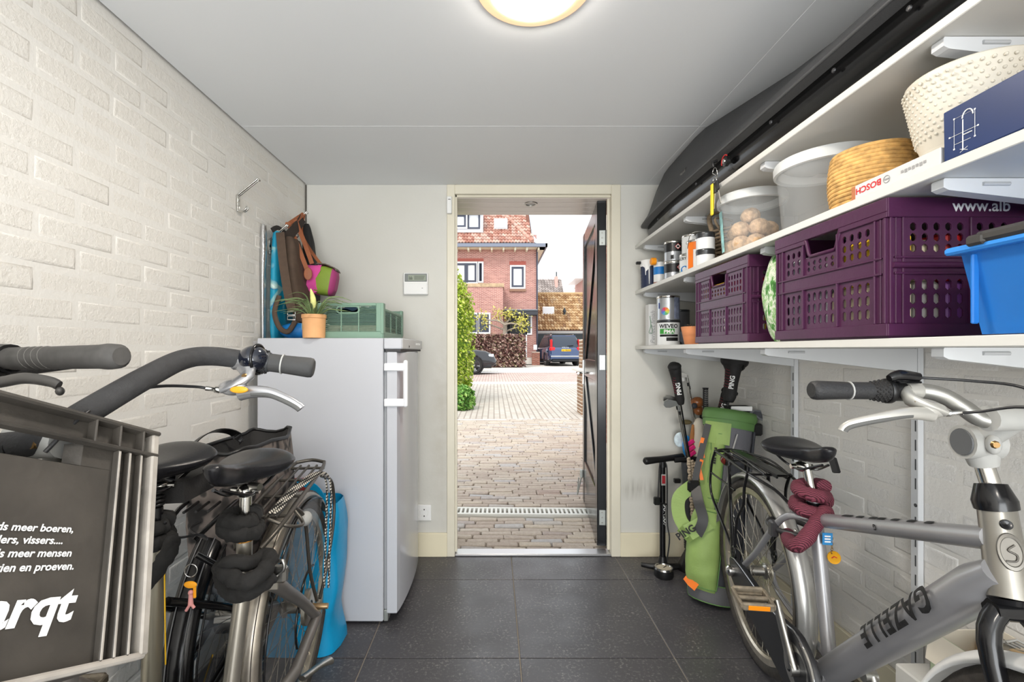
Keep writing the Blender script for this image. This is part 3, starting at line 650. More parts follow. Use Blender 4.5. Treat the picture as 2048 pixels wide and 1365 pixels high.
g = G(); q = P(1129, 640, GY + .9); g.rbox((q.x - .22, q.y - .2, q.z - .1), (q.x + .22, q.y + .2, q.z + .06), .03); f = obj('vent_base', g, frw, gar); g = G(); g.lathe([(.08, 0), (.07, .5), (.12, .52), (.12, .62), (.03, .85), (0, .86)], TM(q), 12); obj('vent_pipe', g, dk, f)
hs = thing('far_house', 'distant grey tiled roof with brick chimney behind the garage', 'house', P(1094, 640, 48))
q = P(1060, 592, 48); pantiles(hs, q, V(1, 0, 0), V(0, .7, .7), 12, 9, .3, .33, m_paver('grey_pantile', [(0, (150, 140, 136)), (1, (196, 186, 182))])); bx('gable_wall', hs, fb, 1060, 590, 1112, 718, 48.6, 0, 3)
bx('chimney', hs, mat('pale_brick', (196, 160, 150), .9), 1110, 553, 1116, 600, 49, 0, .6); bx('chimney_pot', hs, dk, 1112, 544, 1114, 553, 49.2, 0, .2)
h3 = thing('right_house', 'corner of a far brick house with white eaves beside the door edge', 'house', P(1180, 640, 38)); bx('wall', h3, fb, 1167, 556, 1260, 720, 38, 0, 4)
a = P(1150, 557, 37.5); b = P(1167, 543, 37.5); g = G(); g.prism([(0, 0), (.75, .62), (4, .62), (4, 0)], TM(a, V(1, 0, 0), V(0, 0, 1), V(0, 1, 0)), 4); obj('eaves', g, frw, h3)
t = thing('far_tree', 'pale green tree crown far behind the garage roof', 'tree', P(1164, 620, 44)); leaves('foliage', t, m_paver('pale_leaf', [(0, (150, 176, 120)), (1, (206, 222, 180))]), shell(P(1166, 582, 44), (.7, .7, 1.1), 700), .12); g = G(); g.tube([P(1166, 716, 44), P(1166, 585, 44)], .1, 6); obj('trunk', g, bk, t)
# ---- cars
def car(name, label, M, col, suv, detail):
    t = thing(name, label, 'car', M.translation); body = mat(name + '_paint', col, .12, .35, coat=1); dkp = mat('car_trim', (26, 27, 30), .5); cg = mat('car_glass', (46, 54, 66), .04); wc = mat('alloy', (190, 192, 196), .25, .9)
    L, W = (4.9, 1.92) if suv else (4.7, 1.9)
    def sect(x, w, zb, zt, r=.16, n=5):
        pts = []
        for cx, cz, a0 in ((w / 2 - r, zt - r, 0), (-w / 2 + r, zt - r, 90), (-w / 2 + r * .6, zb + r * .6, 180), (w / 2 - r * .6, zb + r * .6, 270)):
            rr = r if cz > (zb + zt) / 2 else r * .6
            for i in range(n): a = math.radians(a0 + 90 * i / (n - 1)); pts.append(M @ V(x, cx + rr * math.cos(a), cz + rr * math.sin(a)))
        return pts
    xs = [(-L / 2, W * .88, .48, .9), (-L / 2 + .06, W * .95, .36, 1.02), (-L / 2 + .3, W, .3, 1.1), (-.8, W, .26, 1.06), (.6, W, .26, 1.03), (1.2, W, .27, 1.04), (L / 2 - .45, W * .97, .28, .96), (L / 2 - .12, W * .88, .32, .8), (L / 2, W * .72, .42, .66)]
    g = G(); g.loft([sect(*x) for x in xs]); obj('body', g, body, t)
    ht = 1.74 if suv else 1.64; gx = [(-L / 2 + .12, W * .8, 1.0, 1.08, .04), (-L / 2 + .42, W * .76, 1.0, ht - .1, .1), (-L / 2 + .62, W * .74, 1.0, ht, .12), (.1, W * .74, 1.0, ht, .12), (.45, W * .75, 1.0, ht - .1, .1), (1.25, W * .8, .98, 1.08, .04)]
    g = G(); g.loft([sect(x, w, a, b, r) for x, w, a, b, r in gx]); gh = obj('greenhouse', g, cg, t)
    g = G(); g.loft([sect(x, w * 1.01, ht - .08, ht + .01, .05) for x, w in ((-L / 2 + .5, W * .72), (-L / 2 + .7, W * .75), (0, W * .75), (.25, W * .7))]); obj('roof', g, body, t)
    for sx in (-1.42, 1.42):
        for sy in (-1, 1):
            y = sy * (W / 2 - .12); c = M @ V(sx, y, .36); ay = (M.to_3x3() @ V(0, sy, 0)).normalized(); Mw = axisM(c, ay)
            g = G(); g.lathe([(.2, -.1), (.33, -.12), (.365, -.09), (.37, 0), (.365, .1), (.33, .125), (.27, .12)], Mw, 28); wh = obj('wheel', g, rubber, t)
            g = G(); g.lathe([(.27, .115), (.255, .12), (.245, .03), (0, .02)], Mw, 28); obj('rim', g, dkp, wh)
            g = G()
            for k in range(5):
                for dk_ in (-.13, .13):
                    a = k * 2 * math.pi / 5 + dk_; u = V(math.cos(a), math.sin(a), 0); pu = V(-u.y, u.x, 0); g.rbox((.04, -.018, .07), (.26, .018, .1), .006, Mw @ TM((0, 0, 0), u, pu, V(0, 0, 1)))
            g.lathe([(.265, .1), (.258, .115), (.245, .1)], Mw, 28); g.lathe([(.06, .08), (.05, .11), (0, .11)], Mw, 14); obj('spokes', g, wc, wh)
            g = G(); g.lathe([(.43, -.02), (.40, .135), (.385, .13), (.37, -.02)], axisM(c + V(0, 0, .01), ay), 28); obj('wheel_arch', g, dkp, t)
    g = G(); g.loft([sect(x, w * 1.005, .24, .4, .04) for x, w in ((-L / 2 + .1, W * .96), (-1, W), (1.2, W), (L / 2 - .2, W * .93))]); obj('sill_trim', g, dkp, t)
    if detail == 'rear':
        xr = -L / 2
        for sy in (-1, 1):
            g = G(); g.rbox((xr - .01, sy * .62 - .0 if sy > 0 else -.93, .84), (xr + .25, .93 if sy > 0 else -.62, 1.06), .05, M); g.rbox((xr + .12, .8 * sy - .05, 1.0), (xr + .4, .8 * sy + .05, 1.5), .03, M); obj('tail_lamp', g, mat('red_lamp', (200, 28, 34), .15), t, label='red tail lamp')
        g = G(); g.rbox((xr - .03, -.94, .36), (xr + .2, .94, .66), .06, M); bp_ = obj('bumper', g, body, t); g = G(); g.rbox((xr - .045, -.9, .52), (xr + .1, .9, .57), .015, M); obj('chrome_strip', g, chrome, bp_); g = G(); g.rbox((xr - .02, -.8, .26), (xr + .2, .8, .38), .03, M); obj('diffuser', g, dkp, bp_)
        pl_ = G(); pl_.rbox((xr - .02, -.27, .82), (xr + .05, .27, .94), .01, M); o = obj('number_plate', pl_, mat('plate_yellow', (246, 190, 30), .5), t, label='yellow number plate'); text('G-194-RX', .12, bprint, o, on_plane(M @ V(xr - .024, .24, .84), M.to_3x3() @ V(0, -1, 0), V(0, 0, 1)), .02)
        text('VOLVO', .1, chrome, t, on_plane(M @ V(xr - .012, .25, 1.0), M.to_3x3() @ V(0, -1, 0), V(0, 0, 1)), .02, spacing=1.3)
        g = G(); g.tube([M @ V(xr + .1, -.1, 1.13), M @ V(xr + .14, -.45, 1.16)], .02, 6); obj('wiper', g, dkp, t)
        for sy in (-1, 1): g = G(); g.tube([M @ V(-1.6, sy * .66, ht + .05), M @ V(.1, sy * .66, ht + .05)], .02, 6); obj('roof_rail', g, chrome, t)
    else:
        xf = L / 2
        for sy in (-1, 1): g = G(); g.rbox((xf - .42, sy * .72 - .16, .7), (xf - .1, sy * .72 + .13, .82), .03, M); obj('headlamp', g, mat('lamp_glass', (190, 200, 210), .08, .4), t, label='clear headlamp')
        g = G(); g.rbox((xf - .2, -.6, .3), (xf + .0, .6, .62), .04, M); obj('grille', g, dkp, t)
    return t
c = P(1127, 733, 25.5); a = math.radians(97); Mc = TM((c.x - .15, 25.5 + 2.4, zg(27))) @ Matrix.Rotation(a, 4, 'Z'); car('suv_car', 'dark blue estate car seen from behind with a yellow plate', Mc, (46, 66, 104), True, 'rear')
c = P(957, 747, 18.7); Mc = TM((c.x - 1.62, 18.7 + .95, zg(19.2))); car('black_car', 'black car parked along the road, its front wheel in view', Mc, (30, 32, 38), False, 'front')
# ================================================================ fridge and what stands on it
fw = mat('fridge_white', (188, 190, 196), .35); fw2 = mat('fridge_door', (190, 192, 198), .14); seal = mat('seal_grey', (150, 152, 156), .6)
fx0, fx1, fy0, fy1, fh = -1.03, -.482, 1.977, 2.53, 1.246
fridge = thing('fridge', 'white upright fridge standing side-on against the left wall', 'fridge', (-.76, 2.25, 0))
g = G(); g.rbox((fx0, fy0, .012), (fx1, fy1, fh), .004); obj('body', g, fw, fridge)
g = G(); g.rbox((fx1 + .001, fy0 + .012, .06), (fx1 + .014, fy1 - .012, 1.185), .002); obj('door_seal', g, seal, fridge)
g = G()
def drow(y):                                          # softly bowed door front
    u = (y - fy0) / (fy1 - fy0); return fx1 + .058 + .022 * math.sin(math.pi * u) ** .6
n = 16; ring0 = []
for zz in (.045, .05, 1.18, 1.186):
    e = .004 if zz in (.045, 1.186) else 0
    ring0.append([V(fx1 + .016, fy0 + .003 + e, zz)] + [V(drow(fy0 + .003 + (fy1 - fy0 - .006) * i / n) - e, fy0 + .003 + e + (fy1 - fy0 - .006 - 2 * e) * i / n, zz) for i in range(n + 1)] + [V(fx1 + .016, fy1 - .003 - e, zz)])
g.loft(ring0, sm=False); dr_ = obj('door', g, fw2, fridge)
hm = mat('handle_white', (232, 233, 236), .25)
for z in (1.12, .965): g = G(); g.rbox((fx1 + .004, fy0 - .006, z - .017), (fx1 + .092, fy0 + .012, z + .017), .004); obj('handle_arm', g, hm, dr_)
g = G(); g.rbox((fx1 + .088, fy0 - .008, .945), (fx1 + .106, fy0 + .022, 1.15), .006); obj('handle_bar', g, hm, dr_)
g = G(); g.rbox((fx1 + .002, fy0 + .001, 1.198), (fx1 + .082, fy1, fh), .004); cp = obj('control_panel', g, fw, fridge)
g = G(); g.rbox((fx1 + .05, fy0 + .01, 1.2), (fx1 + .0835, fy1 - .01, fh - .002), .002); obj('panel_front', g, mat('panel_grey', (200, 200, 200), .3), cp)
g = G(); g.box((fx1 + .01, fy0 + .004, 1.187), (fx1 + .075, fy1 - .004, 1.197)); obj('vent_gap', g, mat('vent_dark', (60, 60, 62), .6), fridge)
marks(cp, bprint, on_plane((fx1 + .0836, 2.13, 1.206), V(0, 1, 0), V(0, 0, 1)), [(0, 0, .008, .009), (.0095, 0, .013, .009), (.0145, 0, .019, .009)], 'brand_mark')
g = G()
for i in range(3): g.lathe([(.007, 0), (.006, .003), (0, .003)], TM((fx1 + .0835, 2.33 + i * .05, 1.223), V(0, 1, 0), V(0, 0, 1), V(1, 0, 0)), 12)
obj('button', g, white, cp)
g = G(); g.rbox((fx1 + .002, fy0 + .004, .012), (fx1 + .02, fy0 + .05, .06), .002); obj('hinge', g, hng, fridge, label='steel bottom hinge')
g = G(); g.rbox((fx0 - .035, fy0 + .03, fh - .045), (fx0 + .002, fy0 + .09, fh - .012), .002); obj('wall_spacer', g, mat('spacer_grey', (150, 148, 148), .6), fridge)
# green folding crate
gm = mat('sage_plastic', (122, 152, 134), .45); T = fh + .001
cx0, cx1, cy0, cy1, ch = -.79, -.5, 2.04, 2.475, .158
gc = thing('folding_crate', 'sage green slotted folding crate on top of the fridge', 'crate', (-.64, 2.25, T))
def slat_wall(parent, o, ux, w, h, nslat, hand=None, ends=.028, ylow=.03, cut=0):
    M = TM(o, ux, V(0, 0, 1), ux.cross(V(0, 0, 1))); g = G()
    g.rbox((0, 0, -.004), (w, ylow, .004), .0015, M); g.rbox((0, ylow, -.005), (ends, h, .005), .002, M); g.rbox((w - ends, ylow, -.005), (w, h, .005), .002, M); g.rbox((ends, h - .012, -.005), (w - ends, h, .005), .002, M)
    for q in (1 / 3, 2 / 3): g.box((ends + (w - 2 * ends) * q - .002, ylow, -.002), (ends + (w - 2 * ends) * q + .002, h - .012, .004), M)
    obj('wall_panel', g, gm, parent); st = (h - .012 - ylow) / nslat
    for i in range(nslat):
        y = ylow + st * (i + .5); segs = [(ends, w - ends)]
        if hand and hand[1] - .004 < y < hand[3] + .004: segs = [(ends, hand[0]), (hand[2], w - ends)]
        for a, b in segs: g = G(); g.rbox((a, y - st * .23, -.0035), (b, y + st * .23, .0035), .001, M); obj('slat', g, gm, parent)
    if hand:
        x0, y0, x1, y1 = hand; r = (y1 - y0) / 2; pts = [(x0 + r + math.cos(a) * r, (y0 + y1) / 2 + math.sin(a) * r) for a in [math.pi / 2 + math.pi * k / 8 for k in range(9)]] + [(x1 - r + math.cos(a) * r, (y0 + y1) / 2 + math.sin(a) * r) for a in [-math.pi / 2 + math.pi * k / 8 for k in range(9)]]
        g = G(); g.tube([M @ V(x, y, 0) for x, y in pts], .0045, 6, closed=True); obj('handle_rim', g, gm, parent)
w = cx1 - cx0
slat_wall(gc, V(cx0, cy0, T), V(1, 0, 0), w, ch, 19, (.085, .113, .185, .143)); slat_wall(gc, V(cx0, cy1, T), V(1, 0, 0), w, ch, 12)
slat_wall(gc, V(cx1, cy0, T), V(0, 1, 0), cy1 - cy0, ch - .022, 15); slat_wall(gc, V(cx0, cy0, T), V(0, 1, 0), cy1 - cy0, ch - .022, 10)
g = G(); g.rbox((cx1 - .008, cy0 - .006, T + .02), (cx1 + .006, cy0 + .03, T + ch), .002); g.rbox((cx1 - .008, cy1 - .03, T + .02), (cx1 + .006, cy1 + .006, T + ch), .002); obj('corner_post', g, gm, gc)
g = G(); g.box((cx0 + .004, cy0 + .004, T), (cx1 - .004, cy1 - .004, T + .008)); obj('bottom', g, gm, gc)
g = G(); g.grid(lambda u, v: V(cx0 + .02 + (w - .04) * u, cy0 + .03 + .36 * v, T + .135 + .026 * noise.noise(V(u * 5, v * 5, 2)) + .012 * math.sin(u * 17) * math.sin(v * 9) - .1 * (max(0, abs(u - .5) - .42) * 8) ** 2), 22, 16); g.rbox((cx0 + .03, cy0 + .025, T + .062), (cx1 - .02, cy1 - .03, T + .115), .01)  # cloth surface, plus a dark block added so the slots look shaded
solo('cloth_bundle', g, mat('navy_cloth', (24, 52, 74), .9, bump=.3, bs=60), 'crumpled navy cloth over an added dark block in the green crate', 'cloth', (-.64, 2.25, T + .01))
g = G(); g.rbox((cx0 + .03, cy0 + .03, T + .012), (cx1 - .02, cy1 - .05, T + .06), .006); solo('paper_stack', g, mat('cream_paper', (206, 196, 170), .8, var=.3, vs=25), 'cream papers lying low inside the green crate', 'paper', (-.64, 2.25, T + .01))
# potted plant
pc = P(628, 677, 2.0); pc = V(pc.x, 2.0, T)
pp = thing('potted_plant', 'spiky air plant with pale bud in a peach clay pot', 'plant', pc)
g = G(); g.lathe([(0, .001), (.046, .0), (.047, .01), (.049, .085), (.052, .087), (.052, .102), (.049, .103), (.047, .098), (.045, .09), (0, .088)], TM(pc), 32); pot = obj('pot', g, mat('peach_clay', (226, 170, 118), .7, var=.1, vs=14), pp)
g = G(); g.lathe([(.016, -.001), (.014, .0012), (0, .0014)], axisM(pc + V(-.045, -.018, .05), V(-.93, -.36, 0)), 14, 1.0); obj('glaze_spot', g, mat('pale_teal', (170, 196, 180), .4), pot, label='pale teal glaze spot')
leafm = mat('spiky_leaf', (112, 132, 86), .5, var=.35, vs=30)
for i in range(46):
    a = R.uniform(0, 2 * math.pi); L = R.uniform(.11, .185); el = R.uniform(.25, 1.15); d = V(math.cos(a), math.sin(a), 0); b0 = pc + V(0, 0, .09) + d * .012
    pts = [b0, b0 + d * L * .4 * math.cos(el) + V(0, 0, L * .45 * math.sin(el) + .012), b0 + d * L * .75 * math.cos(el * .8) + V(0, 0, L * .62 * math.sin(el)), b0 + d * L * 1.02 * math.cos(el * .6) + V(0, 0, L * .5 * math.sin(el))]
    g = G(); g.tube(cr(pts, 4), [.0038, .0034, .0026, .0008], 5, flat=.5); obj('leaf', g, leafm, pp)
g = G(); b0 = pc + V(.001, -.004, .09); g.tube([b0, b0 + V(-.001, 0, .04)], .005, 8); obj('stalk', g, leafm, pp)
g = G(); g.tube(cr([b0 + V(-.001, 0, .035), b0 + V(-.002, 0, .06), b0 + V(-.004, 0, .085), b0 + V(-.01, 0, .11), b0 + V(-.014, 0, .126)], 3), [.006, .013, .012, .007, .002], 10); obj('bud', g, mat('pale_bud', (214, 214, 136), .5, var=.25, vs=20), pp, label='pale yellow green bud')
# ---- coat hooks and hanging bags on the left wall
def hook(Y, z, lab):
    t = thing('coat_hook', lab, 'hook', (XL, Y, z), 'wire coat hooks on the left wall')
    for dy in (-.006, .006):
        g = G(); g.tube(cr([V(XL + .095, Y + dy * .6, z + .09), V(XL + .09, Y + dy, z + .098), V(XL + .082, Y + dy, z + .088), V(XL + .01, Y + dy, z + .03), V(XL + .006, Y + dy, z + .022), V(XL + .006, Y + dy, z - .035), V(XL + .012, Y + dy, z - .042), V(XL + .03, Y + dy, z - .04), V(XL + .042, Y + dy, z - .03), V(XL + .044, Y + dy * .6, z - .02)], 4), .0034, 7); obj('wire', g, chrome, t)
    g = G(); g.box((XL, Y - .007, z - .02), (XL + .008, Y + .007, z + .012)); b_ = obj('back_plate', g, chrome, t)
    g = G()
    for q in (-.014, .006): g.lathe([(.004, 0), (.003, .002), (0, .002)], TM((XL + .008, Y, z + q), V(0, 1, 0), V(0, 0, 1), V(1, 0, 0)), 8)
    obj('screw', g, steel, b_); return t
h1 = hook(1.93, 1.193 + 297 / 910 * 1.93, 'empty wire coat hook nearest the viewer on the left wall')
h2 = hook(2.43, 1.193 + 262 / 910 * 2.4 - .05, 'wire coat hook in the corner, bags hanging from it')
h3_ = hook(2.2, 1.193 + 235 / 910 * 2.2 - .06, 'wire coat hook hidden behind the blue patterned bag')
def cloth_slab(x0, x1, y0, y1, z0, z1, fn=None, ex_=.6, nu=14, nv=22, amp=.012, sd=1, taper=.0, pin=.28):
    def f(u, v):                                       # closed pillow-like ring swept upward
        a = 2 * math.pi * u; ex = math.copysign(abs(math.cos(a)) ** ex_, math.cos(a)); ey = math.copysign(abs(math.sin(a)) ** ex_, math.sin(a)); q = math.sin(math.pi * min(max(v * .96 + .02, 0), 1)) ** pin
        cx_, cy_ = (x0 + x1) / 2, (y0 + y1) / 2; wy = (y1 - y0) / 2 * (1 - taper * v); wx = (x1 - x0) / 2
        p = V(cx_ + ex * wx * q, cy_ + ey * wy * (.5 + .5 * q), z0 + (z1 - z0) * v)
        nv_ = noise.noise(V(p.x * 9 + sd, p.y * 14, p.z * 3.2)) * amp + noise.noise(V(p.x * 20 + sd, p.y * 40, p.z * 8)) * amp * .5
        p += V(ex * abs(nv_) * 1.3, ey * nv_, 0); return fn(p, u, v) if fn else p
    g = G(); g.grid(f, nu * 2, nv, cu=True); return g
m = mat('blue_print_fabric', (20, 140, 170), .55); k = N(m); v, _ = k.xyz()
vo = k.node('TexVoronoi'); vo.inputs['Scale'].default_value = 15; k.ln(v, vo.inputs['Vector']); c = k.ramp(vo.outputs['Distance'], [(.0, (236, 240, 236)), (.26, (160, 196, 190)), (.33, (24, 96, 150)), (.4, (18, 146, 176)), (1, (14, 130, 164))])
vo2 = k.node('TexVoronoi', feature='DISTANCE_TO_EDGE'); vo2.inputs['Scale'].default_value = 7; k.ln(v, vo2.inputs['Vector']); c = k.mix(k.ramp(vo2.outputs['Distance'], [(.04, (.75, .75, .75)), (.07, (0, 0, 0))]), c, (150, 186, 180)); k.color(k.mix(k.ramp(k.noise(v, 6, 2), [(.42, (0, 0, 0)), (.5, (1, 1, 1))]), c, (22, 142, 174)))
bb = thing('blue_shopper', 'turquoise patterned bag with silver lining hanging flat on the left wall', 'bag', (-1.06, 2.25, T))
g = cloth_slab(XL + .024, -1.03, 2.135, 2.36, T + .001, 1.765, sd=3, taper=.25, pin=.1, amp=.007); obj('body', g, m, bb)
silv = mat('silver_lining', (190, 190, 190), .25, .8, bump=.6, bs=60); g = cloth_slab(XL + .006, XL + .02, 2.112, 2.145, T + .001, 1.78, sd=8, amp=.006); obj('lining', g, silv, bb, label='crinkled silver lining')
g = G(); g.strip(cr([V(-1.05, 2.15, 1.76), V(-1.04, 2.2, 1.785), V(-1.02, 2.28, 1.76), V(-1.0, 2.33, 1.72)], 5), .022, .003, V(1, 0, .3)); obj('handle', g, mat('black_webbing', (40, 36, 34), .8), bb)
brn = mat('brown_canvas', (82, 66, 54), .85, var=.12, vs=30, bump=.25, bs=260)
bp = thing('brown_bag', 'dark brown canvas bag with buckle hanging in the left corner', 'bag', (-.95, 2.28, T))
def lean(p, u, v): return p + V(.075 * (1 - v) ** 1.2, 0, 0)
g = cloth_slab(-1.045, -.985, 2.16, 2.42, 1.33, 1.75, lean, sd=11, amp=.011, taper=.45, pin=.15); obj('body', g, brn, bp)
g = G(); g.strip(cr([V(-1.02, 2.17, 1.755), V(-.995, 2.15, 1.6), V(-.965, 2.135, 1.45), V(-.945, 2.13, 1.38)], 6), .038, .006, V(.2, -1, 0)); obj('strap', g, brn, bp)
g = G(); g.strip(cr([V(-1.02, 2.22, 1.73), V(-1.01, 2.27, 1.78), V(-1.01, 2.36, 1.85), V(-1.02, 2.42, 1.895)], 6), .045, .01, V(1, 0, .4)); obj('neck', g, mat('dark_brown_canvas', (52, 42, 36), .85), bp)
bcx = V(-.945, 2.124, 1.375); g = G()
for q in (0, -.022): g.tube([bcx + V(-.018, 0, q), bcx + V(.018, 0, q), bcx + V(.018, -.002, q - .018), bcx + V(-.018, -.002, q - .018)], .003, 6, closed=True)
obj('buckle', g, chrome, bp, label='chrome buckle'); g = G(); g.tube(cr([V(-1.01, 2.14, 1.45), V(-1.025, 2.125, 1.37), V(-1.0, 2.12, 1.3), V(-.96, 2.12, 1.28), V(-.93, 2.13, 1.33)], 6), .012, 8, flat=.5); obj('bottom_strap', g, brn, bp)
g = cloth_slab(-1.02, -.86, 2.14, 2.3, T + .001, T + .075, sd=21, amp=.014, nv=8); solo('blue_cloth_bag', g, mat('bright_blue_fabric', (24, 116, 186), .5, var=.4, vs=16), 'bright blue fabric bag lying under the brown bag on the fridge', 'bag', (-.92, 2.24, T))
# pink and green shoulder bag with tan leather straps
pg = thing('shoulder_bag', 'pink and lime green shoulder bag on tan leather straps', 'bag', (-.83, 2.42, 1.5))
pink = mat('pink_fabric', (222, 84, 160), .6, bump=.2, bs=60); lime = mat('lime_fabric', (124, 146, 50), .6, bump=.2, bs=200); tan = mat('tan_leather', (146, 84, 50), .5, var=.15, vs=20)
A0 = P(622, 557, 2.33); A1 = P(662, 550, 2.33)
dx = V(1, .12, -.18).normalized(); dz = V(.18, 0, 1).normalized(); dy = dz.cross(dx).normalized(); o = A0 + V(0, .02, 0)
def bag_ring(s_, w, h): return [o + dx * s_ + dy * (math.copysign(abs(math.cos(a)) ** .5, math.cos(a)) * w) + dz * (math.copysign(abs(math.sin(a)) ** .5, math.sin(a)) * h) for a in [2 * math.pi * k / 20 for k in range(20)]]
g = G(); g.loft([bag_ring(.03, .055, .07), bag_ring(.055, .062, .075), bag_ring(.10, .06, .072)]); obj('body', g, lime, pg)
g = G(); g.loft([bag_ring(.1, .0605, .0725), bag_ring(.115, .055, .066), bag_ring(.125, .03, .04)]); obj('base', g, mat('plum_fabric', (160, 60, 112), .6), pg, label='plum base')
g = G(); r_ = []
for i in range(5):
    s_ = -.04 + i * .02; r_.append([p + dx * .012 * math.sin(k * 1.9 + i) + dy * .008 * math.sin(k * 2.7) for k, p in enumerate(bag_ring(s_, .03 + .008 * i, .062 + .004 * i))])
g.loft(r_); obj('side_pocket', g, pink, pg, label='pink gathered opening')
g = G(); g.strip([o + dx * .02 + dz * .078 - dy * .0, o + dx * .06 + dz * .083, o + dx * .11 + dz * .072, o + dx * .12 + dz * .06], .1, .005, dz); obj('flap', g, mat('taupe_fabric', (96, 84, 74), .7), pg)
hk = V(XL + .075, 2.43, h2.location.z + .085)
for a, b, wd_ in ((P(578, 450, 2.3), P(614, 540, 2.28), .021), (P(592, 444, 2.34), P(624, 528, 2.31), .021)):
    g = G(); g.strip(cr([hk + V(0, 0, .004), a + V(0, 0, .005), a, (a + b) / 2 + V(.002, 0, 0), b], 5), wd_, .004, V(.3, -1, .2)); obj('strap', g, tan, pg, label='tan leather strap')
g = G(); g.strip(cr([hk, P(604, 470, 2.4), P(640, 527, 2.38), o + dx * .07 + dz * .08], 5), .016, .004, V(.3, -1, .2)); obj('strap', g, tan, pg, label='tan leather strap')
g = G(); g.lathe([(.0, .003), (.018, .002), (.02, 0), (.018, -.002)], axisM(P(616, 548, 2.27), V(.2, -1, 0)), 18, 1.6); obj('strap_tab', g, tan, pg)
g = cloth_slab(-1.05, -1.0, 2.42, 2.54, 1.45, 1.88, lambda p, u, v: p + V(.05 * (1 - v), 0, 0), sd=31, taper=.5); solo('black_bag', g, blackm, 'black fabric bag hanging behind the brown bag on the corner hook', 'bag', (-1.0, 2.46, 1.5))
# ---- floor left: turquoise bag and purple folder beside the fridge
tq = mat('turquoise_plastic', (18, 150, 202), .35, bump=.5, bs=18); tb_ = thing('turquoise_bag', 'bright turquoise shopping bag standing by the fridge and bicycle', 'bag', (-.72, 1.87, 0))
def tqf(p, u, v): return p + V(.03 * noise.noise(V(p.y * 6, p.z * 5, 1)), -.03 * (1 - v) * (1 if p.y < 1.88 else 0), 0)
g = cloth_slab(-.97, -.625, 1.79, 1.94, .002, .585, tqf, sd=41, amp=.01, taper=.05, pin=.012, ex_=.35); obj('body', g, tq, tb_)
g = G(); g.strip(cr([V(-.68, 1.83, .57), V(-.72, 1.825, .64), V(-.8, 1.825, .66), V(-.86, 1.83, .57)], 6), .03, .003, V(0, -1, 0)); obj('handle', g, tq, tb_)
g = G(); g.rbox((-.86, 1.955, .04), (-.66, 1.972, .512), .004); solo('purple_folder', g, mat('purple_card', (66, 28, 66), .35), 'dark purple folder standing behind the turquoise bag', 'folder', (-.75, 1.96, .0)).location
g = G(); g.rbox((-.9, 1.958, .04), (-.78, 1.97, .64), .003); solo('red_folder', g, mat('red_card', (150, 52, 46), .5), 'red folder just showing above the bicycle carrier', 'folder', (-.8, 1.965, .0))
# ================================================================ shelves and rails on the right wall
SX = .816; S1, S2, S3 = 1.218, 1.535, 1.798          # tops of the three shelves
shm = mat('shelf_white', (212, 211, 206), .4)
shelves = []
for nme, z, th in (('lowest long white wall shelf holding purple crates', S1, .019), ('middle long white wall shelf holding buckets and paint tins', S2, .02), ('topmost long white wall shelf carrying the black roof box', S3, .019)):
    g = G(); g.rbox((SX, .15, z - th), (XR - .003, YB - .002, z), .0015); s = solo('wall_shelf', g, shm, nme, 'shelf', (1.07, 1.4, z - th), 'white shelves on the right wall'); shelves.append(s)
brm = mat('bracket_white', (206, 208, 210), .35)
YBR = (2.54, 2.0, 1.42, .86, .3)
for k, (z, th) in enumerate(((S1, .019), (S2, .02), (S3, .019))):
    ZB = z - th
    for i, y in enumerate(YBR):
        t = thing('shelf_bracket', '%s white bracket under the %s shelf, counted from the back wall' % (('first', 'second', 'third', 'fourth', 'fifth')[i], ('lowest', 'middle', 'topmost')[k]), 'bracket', (XR, y, ZB), 'white shelf brackets')
        M = TM((XR - .02, y - .012, ZB - .001), V(-1, 0, 0), V(0, 0, 1), V(0, 1, 0)); g = G()
        g.prism([(0, 0), (.47, 0), (.472, -.003), (.472, -.017), (.462, -.022), (.06, -.068), (0, -.075)], M, .024); obj('arm', g, brm, t)
        g = G(); g.tube([V(XR - .42, y - .0125, ZB - .012), V(XR - .37, y - .0125, ZB - .012)], .004, 6); obj('slot', g, mat('slot_shadow', (180, 182, 184), .6), t)
for i, y in enumerate((2.0, 1.42, .86)):
    t = thing('wall_rail', ('slotted white upright rail behind the bicycle saddle', 'slotted white upright rail behind the silver bicycle handlebar', 'slotted white upright rail nearest the viewer')[i], 'rail', (XR, y, .1), 'slotted uprights on the right wall')
    g = G(); g.rbox((XR - .018, y - .0135, .04), (XR, y + .0135, 2.1), .002); obj('channel', g, brm, t)
    g = G()
    for j in range(32):
        z = .1 + j * .06
        if j % 7 == 3: g.tube([V(XR - .0184, y - .004, z + .01), V(XR - .017, y - .004, z + .01)], .006, 8)
        else: g.box((XR - .0186, y - .006, z), (XR - .017, y - .002, z + .034))
    obj('slots', g, mat('slot_dark', (70, 72, 74), .7), t)
